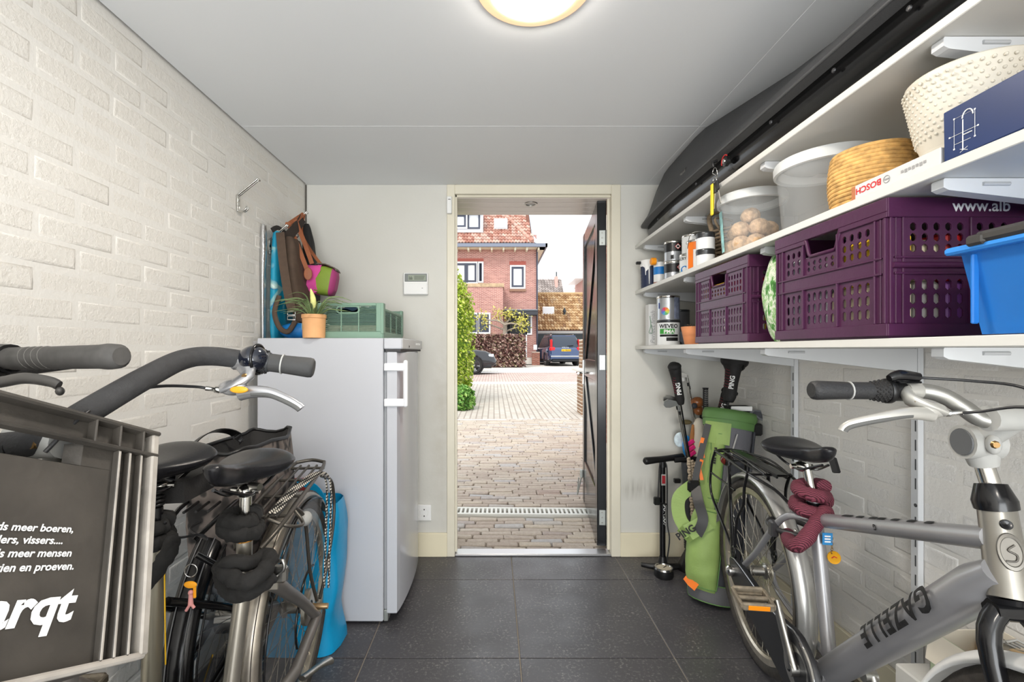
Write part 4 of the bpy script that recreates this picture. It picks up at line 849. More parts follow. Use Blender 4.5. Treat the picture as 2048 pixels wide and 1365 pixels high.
# ---------------------------------------------------------------- roof box
rbx = thing('roof_box', 'long black car roof box lying on the topmost shelf', 'box', (1.06, 1.3, S3))
lid = mat('roofbox_lid', (50, 51, 53), .5, var=.12, vs=5, bump=.25, bs=260); tray = mat('roofbox_tray', (14, 14, 15), .18)
YE = 2.61
def nose(Y): return min(max((YE - Y) / .5, 0), 1)
SHT = [(2.61, .885, .725), (2.5, .885, .86), (2.35, .885, .925), (1.9, .865, .918), (1.2, .945, .835), (.35, .96, .80)]
def shoulder(Y):
    for (ya, xa, za), (yb, xb, zb_) in zip(SHT, SHT[1:]):
        if Y >= yb: q = (ya - Y) / (ya - yb); return xa + (xb - xa) * q, za + (zb_ - za) * q
    return SHT[-1][1:]
def lid_ring(Y):
    a = nose(Y) ** .4; x0 = .865 - .06 * a; x1 = 1.2 + .12 * a; z0 = .093; xs_, zs = shoulder(Y); zs -= .605; zt = min(zs + .012, .342)
    pts = [(x0 - .008, z0), (x0 - .008, z0 + .012), (x0 + .004, z0 + .03), (x0 + .008, z0 + .036), (x0 + .016, z0 + .04 + .01 * a), (x0 + (xs_ - x0) * .55, z0 + (zs - z0) * .55), (xs_, zs), (xs_ + .05, zt), (xs_ + .12, zt), (x1 - .1, zt - .02), (x1, z0 + .02), (x1, z0)]
    return [V(x, Y, S3 + z) for x, z in pts]
ys = [YE - .85 * (i / 14) ** 1.8 for i in range(15)] + [1.4, .9, .35]
g = G(); g.loft([lid_ring(y) for y in ys]); ld = obj('lid', g, lid, rbx)
def tray_ring(Y):
    q = nose(Y + .005); a = q ** .45; x0 = .885 - .055 * a; x1 = 1.18 + .12 * a
    pts = [(x0, .096), (x0 + .004, .06), (x0 + .01, .03), (x0 + .035, .006), (x0 + .06, .001), (x1 - .06, .001), (x1 - .02, .02), (x1, .096)]
    return [V(x, Y, S3 + z) for x, z in pts]
g = G(); g.loft([tray_ring(y - .012) for y in ys]); obj('tray', g, tray, rbx, label='glossy black tray')
g = G(); pts = [V(.865 - .06 * nose(y) ** .4 - .008, y, S3 + .098) for y in ys]; g.tube(pts, .005, 6); obj('rim_edge', g, mat('roofbox_rim', (66, 67, 69), .45), ld)
k_ = Q(1436, 318, .828); g = G(); g.lathe([(.016, 0), (.016, .008), (.013, .01), (.0, .01)], TM(k_, V(0, 1, 0), V(0, 0, 1), V(-1, 0, 0)), 20)
lk = V(.819, 1.60, S3 + .06); g = G(); g.lathe([(.017, -.004), (.017, .008), (.012, .01), (0, .011)], TM(lk, V(0, 0, 1), V(0, 1, 0), V(-1, 0, 0)), 20); lo = obj('lock', g, black, rbx)
g = G(); g.lathe([(.009, .0105), (.008, .013), (0, .013)], TM(lk, V(0, 0, 1), V(0, 1, 0), V(-1, 0, 0)), 16); obj('keyhole', g, chrome, lo)
g = G(); g.tube([lk + V(-.008, .021 * math.cos(a), .021 * math.sin(a)) for a in [math.radians(-20 + 13 * i) for i in range(13)]], .0022, 6); obj('red_mark', g, mat('red_mark', (190, 40, 40), .5), lo, label='red arc mark')
g = G()
for y in (2.35, 2.2, 1.85, 1.35, 1.1, .9): g.lathe([(.006, 0), (.005, .003), (0, .0035)], TM((.822 if y < 2 else .835 + (y - 2) * .04, y, S3 + .072), V(0, 0, 1), V(0, 1, 0), V(-1, 0, 0)), 10)
obj('rivet', g, mat('rivet', (70, 70, 72), .4, .5), rbx)
lm = V(.834, 2.0, S3 + .175); g = G(); g.rbox((.829, 1.965, S3 + .155), (.838, 2.03, S3 + .19), .004, TM((0, 0, 0)) ); obj('emblem', g, black, ld); text('THULE', .018, steel, ld, on_plane((.8285, 2.026, S3 + .166), V(0, -1, 0), V(0, 0, 1)), .03)
g = G(); g.add([V(.838, 2.43, S3 + .122), V(.836, 2.39, S3 + .12), V(.84, 2.40, S3 + .14)], [(0, 1, 2)]); obj('warning_triangle', g, wprint, ld)
ky = thing('hanging_keys', 'bunch of keys with yellow tag hanging from the roof box lock', 'keys', lk + V(-.02, .05, -.02)); kc = lk + V(-.02, .055, .012)
g = G(); g.tube([kc + V(.012, 0, .012), kc + V(-.004, 0, .008), kc + V(0, 0, -.01)], .006, 8); obj('cord_stop', g, black, ky)
for c_, r_ in ((kc + V(0, 0, -.03), .018), (kc + V(0, 0, -.062), .014)): g = G(); g.tube([c_ + V(.001 * i, .55 * r_ * math.cos(a), r_ * math.sin(a)) for i, a in enumerate([2 * math.pi * j / 16 for j in range(16)])], .0014, 5, closed=True); obj('ring', g, chrome, ky)
g = G(); g.rbox((-.003, -.009, -.115), (.003, .009, 0), .004, TM(kc + V(-.004, .004, -.07))); obj('yellow_tag', g, mat('yellow_tag', (240, 214, 30), .5), ky, label='yellow tag')
for q, an in ((-.012, .1), (-.02, -.35)): M = TM(kc + V(0, q, -.07)) @ Matrix.Rotation(an, 4, 'X'); g = G(); g.rbox((-.0035, -.011, -.04), (.0035, .011, 0), .003, M); h_ = obj('key', g, black, ky); g = G(); g.rbox((-.001, -.004, -.095), (.001, .004, -.035), .0008, M); obj('blade', g, steel, h_)
# ---------------------------------------------------------------- tins and small things
def tin(name, lab, c, r, h, body, lidm=chrome, group='paint tins on the shelves', bail=False, bands=None, recess=True):
    t = thing(name, lab, 'tin', c, group); c = Vector(c)
    g = G(); g.lathe([(r * .97, 0), (r, .003), (r, .006), (r * .985, .009), (r * .985, h - .008)], TM(c), 32, cap=False); g.lathe([(0, .001), (r * .97, 0)], TM(c), 32); b = obj('can_body', g, body, t)
    g = G(); g.lathe([(r * .985, h - .012), (r * 1.015, h - .009), (r * 1.015, h - .002), (r * .99, h), (r * .95, h), (r * .93, h - .004), (0, h - .004)], TM(c), 32); obj('lid', g, lidm, t)
    for z0, z1, m_ in bands or []: g = G(); g.lathe([(r * .985 + .0005, z0), (r * .985 + .0005, z1)], TM(c), 32); obj('label_band', g, m_, b)
    if bail: g = G(); g.tube(cr([c + V(-r * .98, 0, h * .75), c + V(-r * 1.02, -r * .8, h * 1.15), c + V(-.0, -r * 1.05, h * 1.2), c + V(r * 1.02, -r * .6, h * 1.0), c + V(r * .98, 0, h * .75)], 5), .0015, 5); obj('bail', g, steel, t)
    return t
def aim(c): return math.atan2(-c[1], -c[0])             # direction from a thing towards the room's entrance
tinw = mat('tin_white', (226, 228, 228), .3); tinb = mat('tin_black', (30, 30, 32), .3); tins = mat('tin_silver', (176, 180, 184), .25, .6); orange = mat('orange_label', (238, 120, 24), .45); blue_l = mat('blue_label', (28, 120, 196), .45); green_l = mat('green_label', (60, 150, 60), .5); stripes = mat('tin_grey_label', (92, 92, 94), .45)
navy = mat('navy_plastic', (34, 44, 72), .5, bump=.2, bs=50)
# middle shelf, from the back wall
z = S2 + .0005
c = V(.865, 2.53, z); pb = thing('paint_bucket', 'ribbed navy plastic paint pot with white paint runs by the back wall', 'bucket', c, 'paint tins on the shelves')
g = G(); g.lathe([(0, .001), (.044, 0)] + [(.044 + .003 * i / 14 + (.0012 if i % 2 else 0), .004 + i * .009) for i in range(15)] + [(.049, .14), (.051, .142), (.05, .15)], TM(c), 28); obj('pot', g, navy, pb)
g = G(); g.lathe([(.0505, .12), (.052, .145), (.05, .155), (.03, .158), (0, .157)], TM(c), 28, fn=lambda p, a: p + V(0, 0, -.03 * max(0, math.sin(a * 5)) if p.z < .13 else 0)); obj('paint_film', g, wprint, pb, label='white dried paint')
for a in (-2.35, -1.95): g = G(); g.tube([c + V(math.cos(a) * .05, math.sin(a) * .05, .13), c + V(math.cos(a + .03) * .0495, math.sin(a + .03) * .0495, .02 + .05 * (a < -2.2))], [.004, .002], 6); obj('paint_drip', g, wprint, pb)
g = G(); g.rbox((c.x - .075, c.y - .01, z + .135), (c.x - .035, c.y + .01, z + .15), .003); obj('handle', g, black, pb)
c = V(.885, 2.43, z); t = tin('caulk_tub', 'small white tub with blue and brown label and orange cap', c, .032, .125, tinw, tinw, bands=[(.06, .1, blue_l), (.0, .02, mat('brown_label', (150, 90, 60), .5))]); g = G(); g.lathe([(.02, 0), (.02, .02), (.017, .024), (0, .024)], TM(c + V(-.03, -.02, .128), V(0, 1, 0), V(0, 0, 1), V(-1, 0, 0)), 16); obj('cap', g, mat('orange_cap', (240, 150, 20), .4), t, label='orange cap')
def hazard(t, c, r, zz, a):
    f = on_cyl(c, r, c[2] + zz, a, .001); g = G(); s_ = .014
    g.add([f(-s_, 0), f(0, -s_), f(s_, 0), f(0, s_)], [(0, 1, 2, 3)]); o = obj('hazard_sign', g, wprint, t, label='white hazard diamond'); f2 = on_cyl(c, r, c[2] + zz, a, .0014); g = G()
    for p_, q_ in (((-s_, 0), (0, -s_)), ((0, -s_), (s_, 0)), ((s_, 0), (0, s_)), ((0, s_), (-s_, 0))): g.tube([f2(*p_), f2(*q_)], .0012, 4)
    obj('border', g, mat('red_print', (190, 40, 40), .6), o); g = G(); g.add([f2(-.004, -.005), f2(.004, -.005), f2(.005, .001), f2(0, .007), f2(-.004, .002)], [(0, 1, 2, 3, 4)]); obj('flame', g, bprint, o)
c = V(.905, 2.29, z); r = .047; bnd = [(.044, .09, stripes)]
t = tin('paint_tin', 'lower black and silver paint tin in the stack of two', c, r, .102, tins, bands=[(.045, .088, tinb)]); text('||||||', .022, bprint, t, on_cyl(c, r, z + .012, aim(c) - .35), .01, spacing=.7, sub=True); hazard(t, c, r, .068, aim(c) + .62)
c2 = c + V(0, 0, .1025); t = tin('paint_tin', 'upper black and silver paint tin with hazard diamond, atop its twin', c2, r, .1, tins, bands=[(.045, .088, tinb)]); text('||||||', .022, bprint, t, on_cyl(c2, r, c2.z + .012, aim(c2) - .35), .01, spacing=.7, sub=True); hazard(t, c2, r, .068, aim(c2) + .42)
for t_, c_ in ((t, c2),):
    pass
c = V(.925, 2.14, z); t = tin('lacquer_tin', 'white lacquer tin with blue drop and green foot', c, .05, .108, tinw, bands=[(.016, .026, green_l)]); text('ACRYL LAK', .019, bprint, t, on_cyl(c, .05, z + .078, aim(c) - 1.35), .012, sub=True)
for a_, zz, s_ in ((.0, .045, .021), (-.75, .032, .022)): f = on_cyl(c, .05, z + zz, aim(c) + a_ + .2, .0008); g = G(); g.add([f(s_ * math.cos(q), s_ * math.sin(q) * (1 if math.sin(q) < 0 else .8)) for q in [2 * math.pi * j / 16 for j in range(16)]], [tuple(range(16))]); obj('blue_drop', g, blue_l, t, label='blue paint drop')
c2 = c + V(.012, .01, .1085); t = tin('lacquer_tin', 'tall pale tin with dark lid stacked on the lacquer tin', c2, .047, .092, tinw, chrome); text('72', .014, bprint, t, on_cyl(c2, .047, c2.z + .012, aim(c2) - .1), .02, sub=True); 
c = V(.895, 1.99, z); t = tin('orange_tin', 'white tin with bold orange label and wire handle', c, .05, .135, tinw, chrome, bail=True)
def cyl_poly(c, r, z0, a0, poly, mt, name, par, lift=.0008, lab=None):
    f = on_cyl(c, r, z0, a0, lift); g = G(); xs_ = [p[0] for p in poly]; y0_, y1_ = min(p[1] for p in poly), max(p[1] for p in poly); n_ = 10; x0_, x1_ = min(xs_), max(xs_)
    g.grid(lambda u, v: f(x0_ + (x1_ - x0_) * u, y0_ + (y1_ - y0_) * v), n_, 1); return obj(name, g, mt, par, label=lab)
a0 = aim(c)
cyl_poly(c, .0493, z, a0, [(-.05, .004), (-.022, .132)], orange, 'orange_stripe', t); cyl_poly(c, .0493, z, a0, [(-.022, .092), (.03, .132)], orange, 'orange_stripe', t); cyl_poly(c, .0496, z, a0, [(.0, .07), (.016, .095)], orange, 'orange_stripe', t)
for i, (zz, nm) in enumerate(((0, 'small white tin with a dark lid under another of its kind'), (.069, 'small white tin with a dark lid on top of its twin'))): c = V(.868, 1.868, z + zz); tin('small_tin', nm, c, .036, .068, tinw, mat('dark_lid', (70, 72, 74), .3, .6), bands=[(.046, .058, MC['dark_lid'])])
# wicker basket and straw
wk = mat('grey_wicker', (128, 112, 92), .85, var=.35, vs=60)
bk_ = thing('wicker_basket', 'grey wicker basket half hidden behind the fat ball bucket', 'basket', (1.03, 1.93, z)); cB = V(1.03, 1.93, z)
for j in range(11):
    rr = .075 + .003 * j; g = G(); g.tube([cB + V((rr + .004 * math.sin(8 * a + j * math.pi)) * math.cos(a), (rr + .004 * math.sin(8 * a + j * math.pi)) * math.sin(a), .008 + j * .015) for a in [2 * math.pi * i / 32 for i in range(32)]], .006, 5, closed=True); obj('wicker_band', g, wk, bk_)
g = G()
for i in range(14): a = 2 * math.pi * i / 14; g.tube([cB + V(.075 * math.cos(a), .075 * math.sin(a), 0), cB + V(.108 * math.cos(a), .108 * math.sin(a), .17)], .004, 5)
obj('uprights', g, wk, bk_); g = G(); g.tube(cr([cB + V(-.105, 0, .16), cB + V(-.115, .0, .225), cB + V(-.07, 0, .25)], 5), .01, 7); g.tube(cr([cB + V(-.1, -.05, .16), cB + V(-.12, -.06, .2), cB + V(-.05, -.06, .19)], 5), .005, 6); obj('handle', g, wk, bk_)
# clear buckets
clr = mat('clear_bucket', (236, 240, 242), .15, alpha=.17); rimc = mat('frosted_rim', (238, 241, 242), .3, alpha=.62); fatm = mat('fat_ball', (196, 164, 130), .9, var=.35, vs=70, bump=1.2, bs=110); lidc = mat('frosted_lid', (228, 230, 230), .4, alpha=.3)
def clear_bucket(name, lab, c, r0, r1, h):
    t = thing(name, lab, 'bucket', c, 'clear plastic buckets on the middle shelf'); M = TM(c)
    g = G(); g.lathe([(0, .004), (r0 - .01, .002), (r0, .006), (r1, h - .02)], M, 48); obj('bucket_wall', g, clr, t)
    g = G(); g.lathe([(r1, h - .036), (r1 + .007, h - .034), (r1 + .008, h - .012), (r1 + .004, h - .003), (r1 - .004, h), (r1 - .008, h - .005), (r1 - .004, h - .03)], M, 48); obj('rim', g, rimc, t)
    g = G(); g.lathe([(r1 - .008, h - .004), (r1 - .02, h - .012), (0, h - .012)], M, 40); obj('lid', g, lidc, t)
    return t
c = V(.945, 1.67, z); t = clear_bucket('clear_bucket', 'clear lidded bucket full of brown fat balls', c, .092, .107, .225)
g = G(); g.lathe([(.0985, .03), (.106, .16)], TM(c), 48); 
g2 = G(); g2.grid(lambda u, v: c + V((.0935 + .014 * (.12 + .75 * v) + .0012) * math.cos(2.75 + .35 * u), (.0935 + .014 * (.12 + .75 * v) + .0012) * math.sin(2.75 + .35 * u), .02 + .15 * v), 8, 4); obj('label_strip', g2, mat('pale_teal_label', (150, 206, 206), .5, var=.3, vs=40), t)
FBL = ['bottom layer front left', 'bottom layer middle front', 'bottom layer right front', 'bottom layer far left', 'bottom layer central', 'bottom layer far right', 'bottom layer rear', 'second layer leftmost', 'second layer nearest', 'second layer right', 'second layer rear right', 'second layer rear left', 'topmost single']
fp = [(-.055, -.03, 0), (-.02, -.062, 0), (.035, -.05, 0), (-.05, .035, 0), (.01, .0, 0), (.055, .01, 0), (.01, .06, 0), (-.048, -.012, .055), (-.005, -.055, .056), (.045, -.028, .054), (.03, .035, .056), (-.03, .045, .056), (-.01, -.01, .107)]
for i, (x, y, q) in enumerate(fp):
    g = G(); g.ball(c + V(x, y, .04 + q), (.033, .033, .03), 14, 10, fn=lambda p: 1 + .06 * noise.noise(p * 3 + V(i, 0, 0)) + .03 * noise.noise(p * 9)); solo('fat_ball', g, fatm, FBL[i] + ' brown fat ball inside the clear bucket', 'bird food', c + V(x, y, .01 + q), 'fat balls in the clear bucket')
c = V(.97, 1.33, z); clear_bucket('clear_bucket', 'larger clear empty bucket with frosted lid beside the rope basket', c, .108, .124, .215)
g = G()
for i in range(150): a, q = R.uniform(0, 6.28), .095 * math.sqrt(R.random()); g.ball(c + V(q * math.cos(a), q * math.sin(a), .012), (.007, .006, .005), 5, 4)
solo('bird_seed', g, fatm, 'thin layer of brown crumbs on the floor of the larger clear bucket', 'seed', c + V(0, 0, .006), kind='stuff')
# flat white box under the basket and pot
wbx = mat('white_card', (208, 208, 207), .45); b0 = thing('flat_white_box', 'long flat white carton with red lettering under basket and pot', 'box', (.89, .93, z))
g = G(); g.rbox((.822, .838, z), (.985, 1.045, z + .032), .0015); obj('carton', g, wbx, b0); g = G(); g.box((.8215, 1.035, z + .001), (.8225, 1.0455, z + .031)); obj('end_flap', g, mat('orange_brown', (176, 110, 70), .6), b0)
text('BOSCH', .021, mat('red_letter', (206, 34, 40), .5), b0, lambda u, v: V(.8213, .965 + u, z + .023 - v * .9), .02, label='red upside-down lettering'); g = G(); g.tube([V(.8212, .952 + .0075 * math.cos(a), z + .016 + .0075 * math.sin(a)) for a in [2 * math.pi * j / 20 for j in range(20)]], .0007, 4, closed=True); g.box((.8211, .947, z + .0145), (.8216, .957, z + .0175)); obj('emblem', g, mat('grey_print', (150, 150, 150), .6), b0)
marks(b0, MC['grey_print'], lambda u, v: V(.8213, .865 + u, z + .02 - v * .9), [(q * .008, 0, q * .008 + .0055, .006 + .002 * (q % 2)) for q in range(7)], 'small_print'); zb = z + .0325
# rope basket
jute = mat('seagrass', (200, 158, 96), .8, var=.35, vs=50); c = V(.93, 1.12, z); t = thing('rope_basket', 'round woven seagrass basket beside the bobbly white pot', 'basket', c)
for j in range(15):
    rr = .072 + .012 * math.sin(math.pi * (j + 2) / 19); g = G(); n_ = 60
    g.tube([c + V((rr + .003 * math.sin(15 * a * 2 + j * math.pi)) * math.cos(a), (rr + .003 * math.sin(30 * a + j * math.pi)) * math.sin(a), .006 + j * .0094) for a in [2 * math.pi * i / n_ for i in range(n_)]], .0062, 6, closed=True); obj('rope_coil', g, jute, t)
g = G(); g.lathe([(0, .001), (.07, .002), (.076, .07), (.07, .135)], TM(c), 24); obj('inner_wall', g, mat('dark_straw', (120, 92, 56), .9), t)
# bobbly pot
c = V(.945, .905, zb); t = thing('bobble_pot', 'cream white ceramic pot covered in raised dots', 'pot', c); cer = mat('cream_ceramic', (214, 208, 194), .5); prof = [(0, .001), (.058, 0), (.064, .004), (.078, .05), (.089, .1), (.095, .145), (.096, .168), (.093, .171), (.09, .165), (.086, .12), (.07, .02), (0, .015)]
g = G(); g.lathe(prof, TM(c), 48); obj('pot', g, cer, t); g = G()
for j in range(11):
    zz = .05 + j * .0105; rr = .078 + (zz - .05) * .19
    for i in range(40): a = 2 * math.pi * (i + .5 * (j % 2)) / 40; g.ball(c + V(rr * math.cos(a), rr * math.sin(a), zz), .0034, 6, 4)
obj('dots', g, cer, t, kind='stuff')
# blue box and tan box
c = V(.9, .72, z); t = thing('blue_box', 'dark blue carton with white tap drawing on the middle shelf', 'box', c); bl = mat('blue_card', (13, 42, 92), .4, var=.1, vs=6)
Mb = TM((.822, .832, z)) @ Matrix.Rotation(math.radians(-1), 4, 'X'); g = G(); g.rbox((0, -.36, 0), (.14, 0, .092), .002, Mb); obj('carton', g, bl, t)
g = G(); f = lambda y, q: V(.8212, .832 - y, z + q)
def dl(*p, r=.0004): g.tube([f(*q) for q in p], r, 4)
dl((.02, .016), (.02, .07), (.055, .07), (.055, .024)); dl((.02, .024), (.048, .024)); dl((.012, .04), (.06, .04)); dl((.035, .01), (.035, .062), r=.001); g.tube([f(.043 + .009 * math.cos(a), .064 + .012 * math.sin(a)) for a in [math.pi * j / 8 for j in range(9)]], .001, 5); dl((.035, .035), (.05, .035), r=.001); dl((.03, .012), (.043, .006)); dl((.03, .006), (.043, .012))
for q in ((.02, .016), (.02, .07), (.055, .07), (.012, .04), (.06, .04), (.055, .024), (.035, .01)): g.box((.8208, .832 - q[0] - .0013, z + q[1] - .0013), (.8214, .832 - q[0] + .0013, z + q[1] + .0013))
obj('tap_drawing', g, wprint, t, label='white tap diagram'); 
g = G(); g.rbox((.965, .5, z), (1.1, .815, z + .142), .002); solo('tan_carton', g, mat('kraft_card', (208, 166, 104), .7), 'tan cardboard carton behind the dark blue carton', 'box', (1.03, .66, z))
# ---------------------------------------------------------------- lowest shelf
z = S1 + .0005
c = V(.865, 2.5, z); t = thing('filler_box', 'slim white carton with vertical grey lettering by the back wall', 'box', c); g = G(); g.rbox((.842, 2.475, z), (.893, 2.53, z + .226), .002); obj('carton', g, wbx, t)
text('Perfect finish', .034, mat('grey_letter', (150, 150, 152), .6), t, lambda u, v: V(.874 - v, 2.4745, z + .01 + u), 0, .3)
g = G(); g.tube(cr([V(.846, 2.47, z + .16), V(.85, 2.465, z + .11), V(.84, 2.465, z + .07), V(.858, 2.465, z + .072), V(.85, 2.466, z + .12)], 4), .0015, 5); obj('twine', g, mat('green_twine', (90, 130, 100), .7), t)
c = V(.905, 2.36, z); r = .057; t = tin('enamel_tin', 'white enamel tin with black and green lettering, bottom of its stack', c, r, .128, tinw, MC['dark_lid']); a0 = aim(c); text('WEVEO', .028, bprint, t, on_cyl(c, r, z + .088, a0 - .85), .03, sub=True); cyl_poly(c, r * .986, z, a0, [(-.045, .058), (.03, .084)], green_l, 'green_band', t); text('PMA', .026, wprint, t, on_cyl(c, r, z + .061, a0 - .4, .0014), .03, sub=True); cyl_poly(c, r * .986, z, a0, [(-.045, .044), (.05, .055)], bprint, 'black_band', t); cyl_poly(c, r * .986, z, a0, [(-.01, .022), (.05, .04)], bprint, 'black_band', t)
c2 = c + V(-.002, 0, .1285); t = tin('silver_tin', 'silver paint tin with colour wheel label, top of its stack', c2, r, .125, tins, chrome); g0_ = None
for k in range(8): f = on_cyl(c2, r * .985, c2.z + .045, a0 - .25, .001); g = G(); g.add([f(0, 0)] + [f(.02 * math.cos(q), .02 * math.sin(q)) for q in [2 * math.pi * (k + j / 3) / 8 for j in range(4)]], [(0, 1, 2, 3, 4)]); obj('colour_wedge', g, mat('wedge%d' % k, [(236, 190, 60), (230, 120, 60), (214, 70, 90), (160, 90, 160), (90, 110, 190), (80, 160, 190), (100, 180, 110), (190, 210, 80)][k], .6), t)
cyl_poly(c2, r * .985, c2.z, a0, [(.03, .005), (.075, .115)], mat('tin_side_label', (120, 128, 150), .5, var=.3, vs=60), 'side_label', t); cyl_poly(c2, r * .985, c2.z, a0, [(-.052, .06), (-.044, .09)], mat('navy_print', (40, 60, 130), .6), 'brush_mark', t)
c = V(1.0, 2.45, z); tin('dark_tin', 'tall dark grey tin standing behind the silver tin', c, .05, .19, stripes, MC['dark_lid'])
c = V(.868, 1.98, z); t = thing('clay_pot', 'small marbled terracotta pot on the lowest shelf', 'pot', c); g = G(); g.lathe([(0, .001), (.034, 0), (.037, .003), (.051, .074), (.05, .077), (.047, .075), (.044, .06), (0, .058)], TM(c), 32); mt = mat('terracotta', (206, 134, 88), .75, var=.14, vs=6, stretch=(1, 1, 6)); obj('pot', g, mt, t)
g = G(); g.grid(lambda u, v: c + V(.045 * math.cos(6.283 * u) * v, .045 * math.sin(6.283 * u) * v, .064 + .012 * noise.noise(V(u * 9, v * 5, 0))), 18, 4, cu=True); so_ = obj('soil', g, mat('soil', (70, 56, 44), .95), t); g = G()
for i in range(5): g.tube(cr([c + V(.004 * i - .01, 0, .065), c + V(.008 * i - .016, -.004, .08), c + V(.014 * i - .03, -.006, .085 + .004 * (i % 2))], 3), .0018, 5)
obj('dry_stem', g, MC['bark'], t)
# dark case, rolled strap and pink toy behind
g = G(); g.rbox((.93, 1.95, z), (1.25, 2.3, z + .085), .02); t = solo('tool_case', g, mat('slate_case', (58, 64, 76), .5), 'dark slate carry case lying behind the terracotta pot', 'case', (1.1, 2.1, z)); g = G(); g.rbox((.94, 1.94, z + .005), (.95, 2.28, z + .03), .003); g.tube([V(.935, 2.0, z + .05), V(.92, 2.02, z + .05), V(.92, 2.1, z + .05), V(.935, 2.12, z + .05)], .005, 6); obj('handle', g, black, t)
g = G(); g.tube(cr([V(.98, 1.99, z + .11), V(1.02, 1.98, z + .125), V(1.1, 1.98, z + .12), V(1.14, 2.0, z + .105)], 5), .018, 10); solo('rolled_mat', g, mat('olive_mat', (128, 112, 80), .8), 'rolled olive strap lying on the dark carry case', 'strap', (1.05, 1.99, z + .09))
t = thing('pink_toy', 'pale pink soft toy poking out behind the smaller purple crate', 'toy', V(.965, 1.93, z + .1)); pkm = mat('soft_pink', (222, 150, 166), .8)
g = G(); g.ball((.965, 1.925, z + .178), (.026, .024, .022), 12, 8); g.ball((.955, 1.92, z + .16), (.016, .016, .02), 10, 8); g.ball((.975, 1.92, z + .135), (.02, .02, .024), 10, 8); g.ball((.98, 1.93, z + .11), (.016, .016, .024), 10, 8); obj('body', g, pkm, t); g = G(); g.tube([V(.948, 1.912, z + .153), V(.965, 1.9, z + .148), V(.985, 1.905, z + .153)], .005, 6); obj('collar', g, mat('grey_collar', (110, 100, 120), .7), t)
